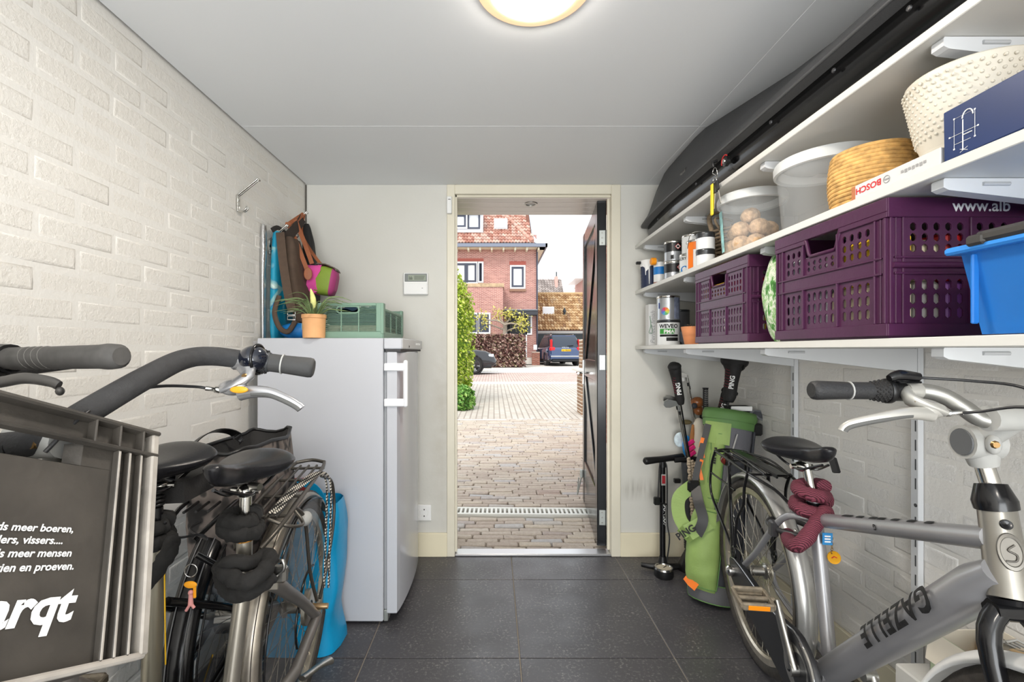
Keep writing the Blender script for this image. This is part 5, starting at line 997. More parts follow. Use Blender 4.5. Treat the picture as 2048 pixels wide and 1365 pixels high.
# purple folding crates
pur = mat('purple_plastic', (68, 28, 60), .38, var=.1, vs=10, bump=.1, bs=80)
def hole_grid(g, M, x0, y0, x1, y1, nx, ny, fw_=.52, fh_=.76, t=.003):
    for i in range(nx):
        for j in range(ny):
            a0, a1 = x0 + (x1 - x0) * i / nx, x0 + (x1 - x0) * (i + 1) / nx; b0_, b1_ = y0 + (y1 - y0) * j / ny, y0 + (y1 - y0) * (j + 1) / ny
            cx_, cy_, w_, h_ = (a0 + a1) / 2, (b0_ + b1_) / 2, (a1 - a0) * fw_ / 2, (b1_ - b0_) * fh_ / 2; g.holed(a0, b0_, a1, b1_, (cx_ - w_, cy_ - h_, cx_ + w_, cy_ + h_), M, t)
def pcrate(lab, x0, x1, y0, y1, h):
    t = thing('purple_crate', lab, 'crate', ((x0 + x1) / 2, (y0 + y1) / 2, z), 'purple folding crates on the lowest shelf')
    def side(o, ux, w, hand, cols, nm):
        n_ = ux.cross(V(0, 0, 1)); M = TM(o, ux, V(0, 0, 1), n_); zr = h * .86; zm = h * .46
        def mk(name, *bs):
            g = G()
            for a, b in bs: g.rbox(a, b, .0012, M)
            return obj(name, g, pur, t)
        mk('rim', ((-.004, zr, -.006), (w + .004, h, .006))) if not hand else mk('rim', ((-.004, zr + .012, -.006), (w + .004, h, .006)), ((-.004, zr, -.006), (hand[0] - .012, zr + .012, .006)), ((hand[1] + .012, zr, -.006), (w + .004, zr + .012, .006)))
        mk('base_rail', ((-.004, 0.004, -.006), (w + .004, .03, .006))); mk('mid_rail', ((.01, zm, -.0045), (w - .01, zm + .034, .003)), ((.01, zm - .002, -.001), (w - .01, zm + .003, .0065)), ((.01, zm + .031, -.001), (w - .01, zm + .036, .0065)))
        mk('corner_post', ((0, .03, -.004), (.03, zr, .002)), ((.0, .03, .0), (.006, zr, .006)), ((.026, .03, 0), (.031, zr, .006)), ((.013, .03, 0), (.017, zr, .004))); mk('corner_post', ((w - .03, .03, -.004), (w, zr, .002)), ((w - .006, .03, 0), (w, zr, .006)), ((w - .031, .03, 0), (w - .026, zr, .006)), ((w - .017, .03, 0), (w - .013, zr, .004)))
        xs_ = [.031 + (w - .062) * q for q in cols]
        for i in range(len(xs_) - 1):
            a, b = xs_[i], xs_[i + 1]
            if i: mk('rib', ((a - .0025, .03, -.003), (a + .0025, zm, .0065)), ((a - .0025, zm + .034, -.003), (a + .0025, zr, .0065)))
            nx = max(3, round((b - a) / .024)) if nm == 'side' else max(3, round((b - a) / .026))
            for lo, hi, up in ((.03, zm, False), (zm + .034, zr, True)):
                g = G(); top = hi
                if up and hand and a < (hand[0] + hand[1]) / 2 < b: top = zr - .036
                g.add([], []); pad = .008; bxs = [((a, lo), (b, lo + pad)), ((a, top - pad), (b, top)), ((a, lo + pad), (a + pad, top - pad)), ((b - pad, lo + pad), (b, top - pad))]
                for p_, q_ in bxs: g.box((p_[0], p_[1], -.0015), (q_[0], q_[1], .0015), M)
                hole_grid(g, M, a + pad, lo + pad, b - pad, top - pad, nx, 3 if top == hi else 2); obj('perforated_panel', g, pur, t)
        if hand:
            a, b = hand; pts = [(a - .012, zr + .012), (a, zr - .026), (a + .006, zr - .034), (b - .006, zr - .034), (b, zr - .026), (b + .012, zr + .012)]
            g = G(); g.tube([M @ V(x, y, .001) for x, y in pts], .005, 6); obj('handle_rim', g, pur, t)
        return M
    W, D = x1 - x0, y1 - y0
    Ms = side(V(x0, y1, z), V(0, -1, 0), D, (D * .36, D * .62), (0, .27, .66, 1), 'side'); side(V(x1, y0, z), V(0, 1, 0), D, None, (0, .27, .66, 1), 'side')
    Mf = side(V(x0, y0, z), V(1, 0, 0), W, None, (0, .33, .67, 1), 'front'); side(V(x1, y1, z), V(-1, 0, 0), W, None, (0, .33, .67, 1), 'front')
    g = G(); g.box((x0 + .004, y0 + .004, z), (x1 - .004, y1 - .004, z + .012)); obj('bottom', g, pur, t)
    for x in (x0, ): g = G(); g.tube([V(x + .004, y0 - .006, z + h * .46 + .017), V(x + W * .5, y0 - .006, z + h * .46 + .017)], .0065, 8); obj('fold_hinge', g, pur, t)
    return t, Mf
PK = [('white', (232, 232, 230)), ('red', (206, 40, 40)), ('yellow', (240, 200, 40)), ('blue', (40, 70, 160)), ('pale grey', (216, 216, 214)), ('lilac', (150, 90, 170)), ('charcoal', (60, 60, 64)), ('ivory', (236, 232, 214)), ('lime', (190, 210, 60)), ('stone grey', (190, 186, 180)), ('teal', (40, 150, 130)), ('orange', (232, 120, 40)), ('pink', (226, 130, 170)), ('silver', (180, 184, 190)), ('brown', (126, 84, 56)), ('cream', (226, 214, 180))]
def filler(x0, x1, y0, y1, hh, zz, where, group):
    nx = 8; w_ = (x1 - x0) / nx; d_ = (y1 - y0) / 2 - .002
    o1, o2 = list(range(16)), list(range(16)); R.shuffle(o1); R.shuffle(o2); order = o1 + o2
    for i, k in enumerate(order):
        cx_, cy_, lv = i % 8, (i // 8) % 2, i // 16; h_ = hh * R.uniform(.8, .97); a = (x0 + cx_ * w_ + .002, y0 + cy_ * (d_ + .002), zz + lv * hh + .0005); g = G(); g.rbox(a, (a[0] + w_ - .004, a[1] + d_ * R.uniform(.9, 1), a[2] + (hh - .001 if not lv else h_)), .008)
        solo('packet', g, mat('pack%d' % k, PK[k][1], .4), '%s packet in the %s layer inside the %s purple crate' % (PK[k][0], 'upper' if lv else 'lower', where), 'packet', (a[0] + w_ / 2, a[1] + d_ / 2, a[2]), group)
c1 = pcrate('smaller-looking purple folding crate farther along the lowest shelf', .832, 1.3, 1.485, 1.865, .287)[0]
filler(.84, 1.292, 1.494, 1.856, .108, z + .013, 'farther', 'packets in the farther purple crate')
c2, Mf = pcrate('purple folding crate with white web address nearest the viewer', .818, 1.298, .945, 1.312, .291)
filler(.826, 1.29, .954, 1.303, .108, z + .013, 'nearer', 'packets in the nearer purple crate')
text('www.alb', .034, wprint, c2, lambda u, v: V(.818 + .128 + u, .9385, z + .262 + v), .015, label='white web address')
g = cloth_slab(.85, .98, 1.34, 1.46, z, z + .28, sd=51, amp=.022); m = mat('floral_fabric', (90, 150, 70), .6); k = N(m); v, _ = k.xyz(); st = k.node('Mapping'); st.inputs['Scale'].default_value = (22, 22, 9); st.inputs['Rotation'].default_value = (.6, .5, .3); k.ln(v, st.inputs[0])
k.color(k.ramp(k.noise(st.outputs[0], 1.6, 4, .7), [(.3, (36, 70, 40)), (.42, (80, 150, 60)), (.5, (236, 240, 226)), (.56, (120, 180, 90)), (.64, (200, 214, 190)), (.7, (214, 70, 60)), (.75, (190, 50, 130))])); k.bump(k.noise(v, 30, 3), .4)
solo('floral_bag', g, m, 'leaf and flower print bag squeezed between the two purple crates', 'bag', (.91, 1.4, z))
# blue tub
t = thing('blue_tub', 'translucent blue storage tub with dark clip handle on the lowest shelf', 'tub', (1.0, .62, z)); tub = mat('blue_tub', (40, 122, 206), .2, alpha=.72); tubr = mat('blue_tub_rim', (60, 142, 226), .3)
def tr_(q, e): return [V(x, y, z + q) for x, y in ((.822 + e, .45 + e), (1.2 - e, .45 + e), (1.2 - e, .805 - e), (.822 + e, .805 - e))]
g = G(); g.loft([tr_(.002, .02), tr_(.145, .002)], cap=False, sm=False); g.add(tr_(.002, .02), [(3, 2, 1, 0)]); b_ = obj('tub_wall', g, tub, t)
g = G()
for y in (.78, .6): g = G(); g.rbox((.818, y - .003, z + .02), (.83, y + .003, z + .14), .002); obj('rib', g, tub, b_)
g = G(); g.rbox((.806, .437, z + .143), (1.21, .818, z + .156), .004); obj('rim', g, tubr, t)
g = G(); g.rbox((.802, .44, z + .152), (.835, .765, z + .172), .006); g.rbox((.8, .745, z + .15), (.82, .775, z + .168), .004); obj('clip_handle', g, mat('clip_dark', (58, 56, 54), .5), t, label='dark clip handle')
g = G(); g.ball((1.0, .63, z + .07), (.15, .14, .055), 16, 10, fn=lambda p: 1 + .15 * noise.noise(p * 3)); solo('blue_cloth', g, mat('pale_blue_cloth', (110, 180, 226), .8), 'pale cloth bundle inside the blue tub', 'cloth', (1.0, .63, z + .014))
# ================================================================ bicycles
class Bike:
    def __init__(s, ox, oy, dx, dy, side):
        s.o = V(ox, oy, 0); s.d = V(dx, dy, 0).normalized(); s.w = V(-s.d.y, s.d.x, 0) * side      # w: towards the side we see
    def __call__(s, f, l, z): return s.o + s.d * f + s.w * l + V(0, 0, z)
Zu = V(0, 0, 1)
tyre = mat('tyre_rubber', (58, 54, 50), .8, var=.3, vs=40, bump=.4, bs=160); tread = tyre; rimm = mat('alloy_rim', (188, 180, 166), .3, .8, var=.15, vs=30); spk = mat('spoke_steel', (196, 190, 176), .3, .9); dgrey = mat('dark_grey_foam', (54, 54, 55), .85, var=.12, vs=90, bump=.25, bs=320); grip_m = mat('grip_rubber', (62, 62, 62), .7, bump=.15, bs=200); blk = mat('gloss_black_tube', (18, 18, 20), .18); sadm = mat('saddle_vinyl', (30, 30, 33), .27, bump=.12, bs=420); fend = mat('brushed_fender', (172, 164, 152), .32, .85, var=.12, vs=30); silver = mat('silver_fender', (196, 196, 194), .25, .6)
def wheel(t, C_, d, w, Rr=.345, tw=.021, rim=rimm, n=36):
    M = TM(C_, d, Zu, d.cross(Zu)); ring = lambda r, k=48: [M @ V(r * math.cos(a), r * math.sin(a), 0) for a in [2 * math.pi * i / k for i in range(k)]]
    g = G(); g.tube(ring(Rr - tw, 64), tw, 10, closed=True); wh = obj('tyre', g, tyre, t)
    g = G(); g.lathe([(Rr - tw * 1.75, -.011), (Rr - tw * 1.75, -.013), (Rr - tw * 2.7, -.012), (Rr - tw * 3.05, -.006), (Rr - tw * 3.05, .006), (Rr - tw * 2.7, .012), (Rr - tw * 1.75, .013), (Rr - tw * 1.75, .011)], M, 64); r_ = obj('rim', g, rim, t)
    g = G(); g.lathe([(.006, -.055), (.012, -.05), (.03, -.034), (.03, -.028), (.018, -.022), (.018, .022), (.03, .028), (.03, .034), (.012, .05), (.006, .055)], M, 20); obj('hub', g, steel, t)
    g = G()
    for i in range(n):
        a = 2 * math.pi * i / n; sd = 1 if i % 2 else -1; b = a + (.6 if (i // 2) % 2 else -.6)
        g.tube([M @ V(.028 * math.cos(b), .028 * math.sin(b), sd * .03), M @ V((Rr - tw * 3) * math.cos(a), (Rr - tw * 3) * math.sin(a), 0)], .0011, 4)
    obj('spokes', g, spk, t, kind='stuff')
    g = G()
    for i in range(n): a = 2 * math.pi * i / n; g.tube([M @ V((Rr - tw * 3) * math.cos(a), (Rr - tw * 3) * math.sin(a), 0), M @ V((Rr - tw * 3 - .014) * math.cos(a), (Rr - tw * 3 - .014) * math.sin(a), 0)], .002, 5)
    obj('spoke_nipples', g, spk, r_, kind='stuff')
    g = G(); q = M @ V(.0, -(Rr - tw * 3), 0); q = M @ V((Rr - tw * 3) * math.cos(2.6), (Rr - tw * 3) * math.sin(2.6), 0); g.tube([q, q + (Vector(C_) - q).normalized() * .035], .003, 6); obj('valve', g, chrome, r_)
def fender(t, C_, d, Rr, a0, a1, wd_, m, name='mudguard', stripe=None):
    M = TM(C_, d, Zu, d.cross(Zu)); rings = []; n = 36; prof = [(-wd_ / 2, -.016), (-wd_ / 2 + .003, -.004), (-wd_ / 4, .004), (0, .007), (wd_ / 4, .004), (wd_ / 2 - .003, -.004), (wd_ / 2, -.016), (wd_ / 2 - .004, -.006), (0, .004), (-wd_ / 2 + .004, -.006)]
    for i in range(n + 1):
        a = math.radians(a0 + (a1 - a0) * i / n); rings.append([M @ V((Rr + q) * math.cos(a), (Rr + q) * math.sin(a), p) for p, q in prof])
    g = G(); g.loft(rings); o = obj(name, g, m, t)
    if stripe:
        g = G()
        for sx in (-.25, .25): g.tube([M @ V((Rr + .0062) * math.cos(a), (Rr + .0062) * math.sin(a), wd_ * sx) for a in [math.radians(a0 + (a1 - a0) * i / 40) for i in range(41)]], .0015, 4)
        obj('stripe', g, stripe, o)
    return o
def saddle(t, M, L=.27, W=.19, th=.05, m=sadm):
    rings = []; n = 26; sm = lambda q: q * q * (3 - 2 * q)
    for i in range(n + 1):
        u = .5 - .5 * math.cos(math.pi * i / n); x = -L * .42 + L * u; e = math.sqrt(max(0, 1 - ((u - .2) / .2) ** 2)) if u < .2 else (math.sqrt(max(0, 1 - ((u - .9) / .1) ** 2)) if u > .9 else 1); e = max(e, .04)
        w = W / 2 * (1 if u < .2 else 1 - .77 * sm(min(1, (u - .2) / .5))) * e ** .8; top = .014 - .02 * math.sin(math.pi * min(1, u / .95)) + .012 * u; dn_ = th * (.75 - .15 * u) * e; up_ = th * .2 * e; pts = []
        for k in range(20):
            a = 2 * math.pi * k / 20; c, s_ = math.cos(a), math.sin(a); y = w * math.copysign(abs(c) ** .8, c) * (1 if s_ > 0 else 1 - .25 * abs(s_)); pts.append(M @ V(x, y, top + (up_ * s_ if s_ > 0 else dn_ * math.copysign(abs(s_) ** .8, s_)) - .35 * w * abs(c) ** 2.5 * (u < .75) * .35))
        rings.append(pts)
    g = G(); g.loft(rings); s = obj('saddle', g, m, t); g = G()
    for y in (-.022, .022): g.tube(cr([M @ V(-L * .3, y * 2, -th * .55), M @ V(-L * .18, y, -th * 1.05), M @ V(L * .12, y, -th * 1.05), M @ V(L * .46, y * .35, -th * .4)], 5), .0038, 6)
    obj('saddle_rails', g, blk, s); g = G(); g.ball(M @ V(0, 0, -th * 1.05), (.02, .024, .016), 10, 8); g.tube([M @ V(0, -.032, -th * 1.05), M @ V(0, .032, -th * 1.05)], .008, 8); obj('seat_clamp', g, chrome, s); return s
def pedal(t, c, d, w, refl=True):
    g = G(); M = TM(c, d, w, d.cross(w))
    for x in (-.038, .038): g.rbox((x - .006, -.045, -.012), (x + .006, .045, .012), .004, M)
    for y in (-.045, .045): g.rbox((-.04, y - .005, -.009), (.04, y + .005, .009), .003, M)
    g.tube([M @ V(0, -.06, 0), M @ V(0, .045, 0)], .008, 8); p = obj('pedal', g, mat('pedal_grey', (126, 116, 100), .6, .3, var=.3, vs=60), t)
    for x in (-.03, -.015, 0, .015, .03): g = G(); g.rbox((x - .004, -.04, .004), (x + .004, .04, .011), .002, M); obj('tread_bar', g, MC['pedal_grey'], p)
    for x in (-.0445, .0445): g = G(); g.rbox((x - .0015, -.03, -.007), (x + .0015, .03, .007), .001, M); obj('reflector', g, mat('amber_reflector', (240, 140, 20), .3), p, label='amber reflector')
def crank(t, c, w, tip, wd=.011):
    g = G(); a, b = Vector(c), Vector(tip); tg = (b - a).normalized(); g.tube([a, a + (b - a) * .3, b], [.021, .0165, .0135], 12, up=w, flat=.7); g.tube([a - w * .02, a + w * .012], .019, 14); obj('crank_arm', g, steel, t)
    g = G(); g.lathe([(.008, 0), (.006, .002), (0, .001)], axisM(a + w * .0122, w), 12); obj('crank_bolt', g, blk, t)
def lump_tube(pts, r, k=5, n=16, amp=.25, fr=22, seed=0):
    k = 10; n = 20; r *= .86; pth = cr(pts, k); g = G(); rs = [r * (1 + amp * noise.noise(V(i * .3 + seed, 1.7, seed))) for i in range(len(pth))]; g.tube(pth, rs, n); g.v = [tuple(Vector(v) + Vector((noise.noise(Vector(v) * fr * 3), noise.noise(Vector(v) * fr * 3 + V(5, 0, 0)), noise.noise(Vector(v) * fr * 3 + V(0, 7, 0)))) * r * amp + Vector((noise.noise(Vector(v) * 130), noise.noise(Vector(v) * 130 + V(5, 0, 0)), noise.noise(Vector(v) * V(1, 1, 1).length * 75))) * r * amp * .45) for v in g.v]; return g
def front_end(t, B, hub_s, frm, z_head, fm, wheel_rim=rimm, fendm=None, fork=blk, hs=.86):
    C_ = B(hub_s, 0, .345); wheel(t, C_, B.d, B.w, rim=wheel_rim); fender(t, C_, B.d, .36, 20, 205, .056, fendm or blk, 'front_mudguard'); g = G(); cz = z_head
    for l in (-.05, .05): g.tube(cr([B(hs + .02, l * .35, cz), B(hs + .035, l * .9, cz - .05), B(hs + .09, l, .55), B(hub_s, l, .345)], 4), [.017, .016, .013, .01], 10)
    g.tube([B(hs + .02, -.03, cz), B(hs + .02, .03, cz)], .018, 10); obj('fork', g, fork, t)
# ---------------------------------------------------------------- silver bicycle at the right
Bg = Bike(1.01, 1.75, -.125, -.992, -1); G_ = thing('bicycle', 'silver Dutch city bicycle with maroon chain sleeve along the right wall', 'bicycle', (.95, 1.2, 0)); bs = mat('bike_silver', (156, 156, 159), .3, .5, var=.06, vs=9)
wheel(G_, Bg(0, 0, .345), Bg.d, Bg.w); fender(G_, Bg(0, 0, .345), Bg.d, .362, -32, 172, .06, silver)
BBg = Bg(.47, 0, .285); sd0, sd1 = P(1655, 1310, 1.31), P(1629, 1012, 1.40); hd0, hd1 = P(2021, 1200, .775), P(1993, 1018, .825)
g = G(); g.tube([BBg, sd1 + (sd1 - BBg).normalized() * .02], .0185, 14)
tt0 = P(1632, 1040, 1.395); tt1 = P(1985, 1078, .81); g.tube([tt0, tt1], .0205, 14); dte = P(2006, 1146, .785); g.tube([BBg, BBg.lerp(dte, .5), BBg.lerp(dte, .93), dte], [.040, .043, .0425, .03], 20, up=V(0, 0, 1), flat=.85)
g.tube([Bg(.47, -.036, .285), Bg(.47, .036, .285)], .026, 16)
for l in (-.056, .056): g.tube(cr([tt0 + Bg.w * l * .3, Bg(.3, l * .85, .655), Bg(.13, l, .47), Bg(.0, l, .35)], 5), .0105, 10); g.tube(cr([Bg(.0, l, .35), Bg(.012, l, .315), Bg(.06, l, .29), Bg(.25, l * .8, .275), Bg(.44, l * .5, .28)], 5), .0105, 10)
frm = obj('frame', g, bs, G_); g = G(); g.tube([hd0, hd0.lerp(hd1, .25), hd0.lerp(hd1, .8), hd1], [.029, .0285, .0265, .026], 20); ht_ = obj('head_tube', g, mat('bike_silver_worn', (150, 147, 140), .3, .8), G_)
g = G(); g.tube([hd1, hd1.lerp(P(1984, 985, .83), .5), P(1981, 968, .835)], [.030, .031, .022], 18); obj('headset', g, blk, G_); g = G(); g.tube([hd0, P(2024, 1212, .772)], [.029, .024], 18); obj('crown_race', g, blk, G_); g = G(); g.tube([P(1981, 970, .835), P(1966, 925, .845)], .0145, 14); obj('quill', g, chrome, G_)
j0 = P(1958, 885, .845); g = G(); g.tube([P(1968, 930, .845), P(1962, 905, .845), j0], [.021, .026, .028], 16); g.tube([j0 - Bg.w * .024, j0 + Bg.w * .028], .031, 20); cl_ = P(2032, 838, .79); g.tube([j0 + V(0, -.01, .01), cl_], [.02, .019], 12); g.tube([cl_ - V(.05, .0, .0), cl_ + V(.05, .0, .002)], .022, 16); g.ball(P(1987, 890, .81), (.011, .011, .018), 10, 8); st_ = obj('stem', g, lightp, G_)
g = G(); g.lathe([(.025, 0), (.024, .002), (0, .0022)], axisM(j0 + Bg.w * .0285, Bg.w), 24); obj('stem_cap', g, mat('stem_cap_grey', (88, 90, 92), .5), st_, label='dark grey round cap'); g = G(); g.lathe([(.007, 0), (.005, .004), (0, .004)], axisM(P(1990, 890, .777), V(-.3, -1, 0)), 8); obj('bolt', g, mat('brass_bolt', (150, 120, 80), .35, .9), st_)
hb = [P(1744, 782, .855), P(1770, 783, .85), P(1830, 781, .845), P(1880, 790, .83), P(1925, 815, .81), P(1960, 838, .80), P(2000, 845, .79), cl_, cl_ + V(.09, .0, -.005), cl_ + V(.16, .02, .02), cl_ + V(.22, .06, .045), cl_ + V(.34, .1, .045)]
hp = cr(hb, 6); g = G(); g.tube(hp, .0142, 14); obj('handlebar', g, mat('bar_silver', (158, 157, 152), .4, .75), G_)
def along(pth, u0, u1, n=6):
    L = [0]
    for i in range(1, len(pth)): L.append(L[-1] + (pth[i] - pth[i - 1]).length)
    out = []
    for k in range(n + 1):
        q = (u0 + (u1 - u0) * k / n); i = max(j for j in range(len(L)) if L[j] <= q + 1e-9); i = min(i, len(pth) - 2); f = (q - L[i]) / max(L[i + 1] - L[i], 1e-6); out.append(pth[i].lerp(pth[i + 1], f))
    return out
def gripper(t, a, b, r=.0165, m=grip_m, ring=True):
    a, b = Vector(a), Vector(b); g = G(); g.tube([a, a.lerp(b, .03), a.lerp(b, .1), a.lerp(b, .6), b], [r * .8, r * 1.0, r * 1.06, r * .95, r * .94], 16); o = obj('grip', g, m, t); 
    if ring: g = G(); q = a.lerp(b, .62); g.tube([q, q + (b - a).normalized() * .0025], r * 1.04, 16); obj('grip_band', g, lightp, o)
    return o
ga, gb = P(1622, 781, .862), P(1740, 782, .855); gripper(G_, ga, gb, .0172, mat('grip_black', (40, 40, 41), .6, bump=.3, bs=260)); gx = (gb - ga).normalized(); g = G(); g.tube([gb, gb + gx * .012, gb + gx * .026], [.0155, .019, .021], 18); sh = obj('twist_shifter', g, blackm, G_); g = G(); g.tube([gb + gx * .026, gb + gx * .028, gb + gx * .034, gb + gx * .036], [.0225, .0235, .0235, .0215], 20); g.tube([gb + gx * .036, gb + gx * .056], .019, 18); obj('shifter_collar', g, black, sh)
g = G()
for i in range(6):
    for j in range(14): a = 2 * math.pi * (j + .5 * (i % 2)) / 14; x_, y_, _ = frame(gx); rr = .0165 + .0008 * i; g.ball(gb + gx * (.003 + i * .004) + (x_ * math.cos(a) + y_ * math.sin(a)) * rr, .0022, 5, 4)
obj('grip_knobs', g, blackm, sh, kind='stuff')
g = G(); g.tube(cr([P(1778, 757, .835), P(1800, 751, .835), P(1838, 755, .83)], 4), [.006, .0105, .008], 10); g.rbox((-.01, -.012, -.004), (.03, .012, .0), .002, TM(P(1800, 762, .838), gx, V(0, 1, 0), V(0, 0, 1))); obj('shift_indicator', g, blk, sh)
cabm = mat('black_cable', (36, 36, 38), .4); g = G(); g.tube(cr([P(1838, 756, .83), P(1858, 757, .825), P(1950, 763, .79), P(2048, 776, .74), P(2160, 830, .66)], 5), .0028, 6); obj('shift_cable', g, cabm, G_)
def brake(t, pb, piv, body_end, lever, m=silver, cable=None, pad=True):
    g = G(); g.tube(cr([pb, piv, body_end], 4), [.017, .0155, .016, .009], 12, up=V(0, 1, 0), flat=.6); g.ball(piv.lerp(body_end, .45) + (Vector(lever[0]) - piv) * .3, (.026, .011, .014), 14, 10); g.tube([pb - V(.012, 0, 0), pb + V(.012, 0, 0)], .0165, 14); b_ = obj('brake_bracket', g, m, t); g = G(); g.tube(cr(lever, 5), [.0125, .0105, .0085, .0075, .0085], 12, up=V(0, 1, 0), flat=.7); l_ = obj('brake_lever', g, m, t)
    if pad: g = G(); lv = cr(lever, 5); g.tube([p + V(0, -.003, -.0035) for p in lv[5:-2]], .0048, 8); obj('lever_pad', g, mat('lever_pad', (84, 84, 82), .6), l_)
    g = G(); g.lathe([(.005, 0), (.004, .003), (0, .003)], axisM(piv + V(0, -.011, 0), V(0, -1, 0)), 10); obj('pivot_bolt', g, MC['brass_bolt'], b_); g = G(); tg = ((cable[0] if cable else body_end) - body_end).normalized(); g.tube([body_end, body_end + tg * .008, body_end + tg * .009, body_end + tg * .022], [.0055, .0055, .004, .004], 10); obj('cable_adjuster', g, chrome, b_)
    if cable: g = G(); g.tube(cr([body_end + tg * .02] + cable, 6), .0026, 6); obj('brake_cable', g, cabm, t)
brake(G_, P(1822, 782, .845), P(1820, 800, .825), P(1892, 828, .805), [P(1865, 830, .81), P(1820, 827, .805), P(1760, 836, .81), P(1710, 846, .82), P(1692, 853, .825), P(1686, 862, .827)], mat('brake_silver', (178, 176, 170), .35, .4), [P(1960, 824, .77), P(2048, 815, .72), P(2160, 840, .66)])
# left-hand side of the bar, mostly out of the frame
gl = hp[-1]; gripper(G_, gl, hp[-8], .0172, MC['grip_black'], False)
Ms = TM(P(1603, 897, 1.435), Bg.d, Bg.w, Zu); saddle(G_, Ms, .275, .185, .055); sp = P(1612, 925, 1.425); g = G(); g.tube([sp + V(0, 0, -.005), sd1], .0132, 14); obj('seat_post', g, chrome, G_); g = G(); g.tube([sd1 + V(0, 0, -.02), sd1 + V(0, 0, .012)], .021, 14); obj('seat_collar', g, blk, G_)
M2 = TM(P(1664, 915, 1.36), V(.3, 0, -1).normalized(), Bg.w, V(1, 0, .3).normalized()); g = G(); g.rbox((-.0, -.012, -.004), (.05, .012, .004), .004, M2); obj('saddle_tab', g, blk, G_)
# carrier
g = G(); zr = .745; rails = []
for l in (-.068, .068): g.tube(cr([Bg(-.27, l * .9, zr - .0), Bg(-.1, l, zr + .002), Bg(.12, l, zr - .004), Bg(.24, l * .6, zr - .02), Bg(.33, l * .3, zr - .06)], 5), .0052, 8)
for l in (-.03, .0, .03): g.tube([Bg(-.26, l, zr + .004), Bg(.16, l, zr + .002)], .004, 7)
for s_ in (-.26, -.08, .12): g.tube([Bg(s_, -.068, zr), Bg(s_, .068, zr)], .0045, 7)
g.tube(cr([Bg(-.27, -.062, zr), Bg(-.3, 0, zr + .002), Bg(-.27, .062, zr)], 4), .0052, 8)
for l in (-.072, .072):
    for pts in ([Bg(-.26, l * .9, zr - .004), Bg(-.28, l, zr - .07), Bg(-.285, l, zr - .19), Bg(-.13, l, .46), Bg(-.03, l, .40)], [Bg(-.08, l, zr), Bg(-.06, l, .6), Bg(-.03, l, .40)], [Bg(.1, l, zr), Bg(.07, l, zr - .06), Bg(.06, l, zr - .13), Bg(.0, l, zr - .21), Bg(-.02, l, .40)]): g.tube(cr(pts, 4), .0055, 8)
    g.rbox((-.008, -.004, -.03), (.008, .004, .3), .003, TM(Bg(-.045, l * 1.04, .43), Bg.d, Bg.w, Zu) @ Matrix.Rotation(-.1, 4, 'Y')); g.tube([Bg(-.29, l, zr - .1), Bg(-.02, l * 1.0, zr - .1)], .004, 6)
    g.tube([Bg(-.024 + .016 * math.cos(a), l * 1.02, .40 + .024 * math.sin(a)) for a in [2 * math.pi * i / 12 for i in range(12)]], .005, 7, closed=True); g.tube([Bg(-.02, l, .38), Bg(-.005, l * .85, .35)], .006, 7)
ca = obj('luggage_carrier', g, blk, G_); g = G(); g.rbox((-.2, -.02, 0), (.2, .02, .008), .003, TM(Bg(0, 0, zr + .014), Bg.d, Bg.w, Zu)); g.tube(cr([Bg(.16, -.04, zr + .012), Bg(.0, -.045, zr + .028), Bg(-.2, -.02, zr + .014), Bg(-.2, .02, zr + .014), Bg(0, .045, zr + .028), Bg(.16, .04, zr + .012)], 4), .004, 6); obj('spring_clamp', g, blk, ca)
g = G(); g.ball(Bg(-.24, .02, zr - .03), (.028, .028, .028), 14, 10); obj('rear_lamp', g, mat('lamp_dark', (40, 36, 36), .2), G_); g = G(); g.lathe([(.02, 0), (.01, .01), (0, .012)], axisM(Bg(-.225, .04, zr - .03), Bg.w), 14); obj('lamp_lens', g, mat('lamp_red', (110, 40, 30), .15), G_)
# chain case, crank, pedal, nut
g = G(); cs = [Bg(-.04, .075, .345), Bg(.0, .075, .385), Bg(.3, .078, .36), Bg(.47, .08, .375), Bg(.555, .08, .285), Bg(.47, .08, .19), Bg(.3, .078, .215), Bg(.0, .075, .295)]
def casering(inset, l): c_ = sum(cs, V(0, 0, 0)) / 8; return [p + (c_ - p) * inset + Bg.w * l for p in cr(cs, 4, True)]
g.loft([casering(0, -.012), casering(0, .006), casering(.04, .012)]); obj('chain_case', g, mat('chain_case', (28, 29, 32), .4), G_); g = G(); g.tube(casering(.0, .006), .003, 6, closed=True); obj('case_edge', g, mat('case_chrome', (150, 152, 156), .2, .9), G_)
cc = Bg(.47, .1, .285); pt_ = P(1567, 1214, 1.375) + V(.0, 0, 0); g = G(); g.lathe([(.085, 0), (.082, .004), (.06, .006), (.03, .005), (0, .006)], axisM(cc - Bg.w * .014, Bg.w), 32); obj('chainring_disc', g, steel, G_); tip = Bg(.395, .112, .44); crank(G_, cc, Bg.w, tip); pedal(G_, tip + Bg.w * .065, (Bg.d + V(0, 0, -.15)).normalized(), Bg.w); c2_ = Bg(.47, -.1, .285); crank(G_, c2_, -Bg.w, Bg(.545, -.11, .13)); pedal(G_, Bg(.545, -.175, .13), Bg.d, -Bg.w)
g = G(); g.lathe([(.02, -.01), (.021, .012), (.019, .024), (.012, .03), (0, .031)], axisM(Bg(0, .08, .34), Bg.w), 18); obj('axle_nut_cover', g, chrome, G_, label='bright silver axle cover'); g = G()
for r_, x_ in ((.052, -.036), (.046, -.04), (.04, -.044)): g.lathe([(r_, x_), (r_, x_ + .002), (.02, x_ + .002)], axisM(Bg(0, 0, .345), Bg.w), 24)
obj('sprocket', g, spk, G_)
front_end(G_, Bg, 1.135, None, .745, bs, fendm=mat('white_fender', (226, 226, 224), .3), hs=.955)
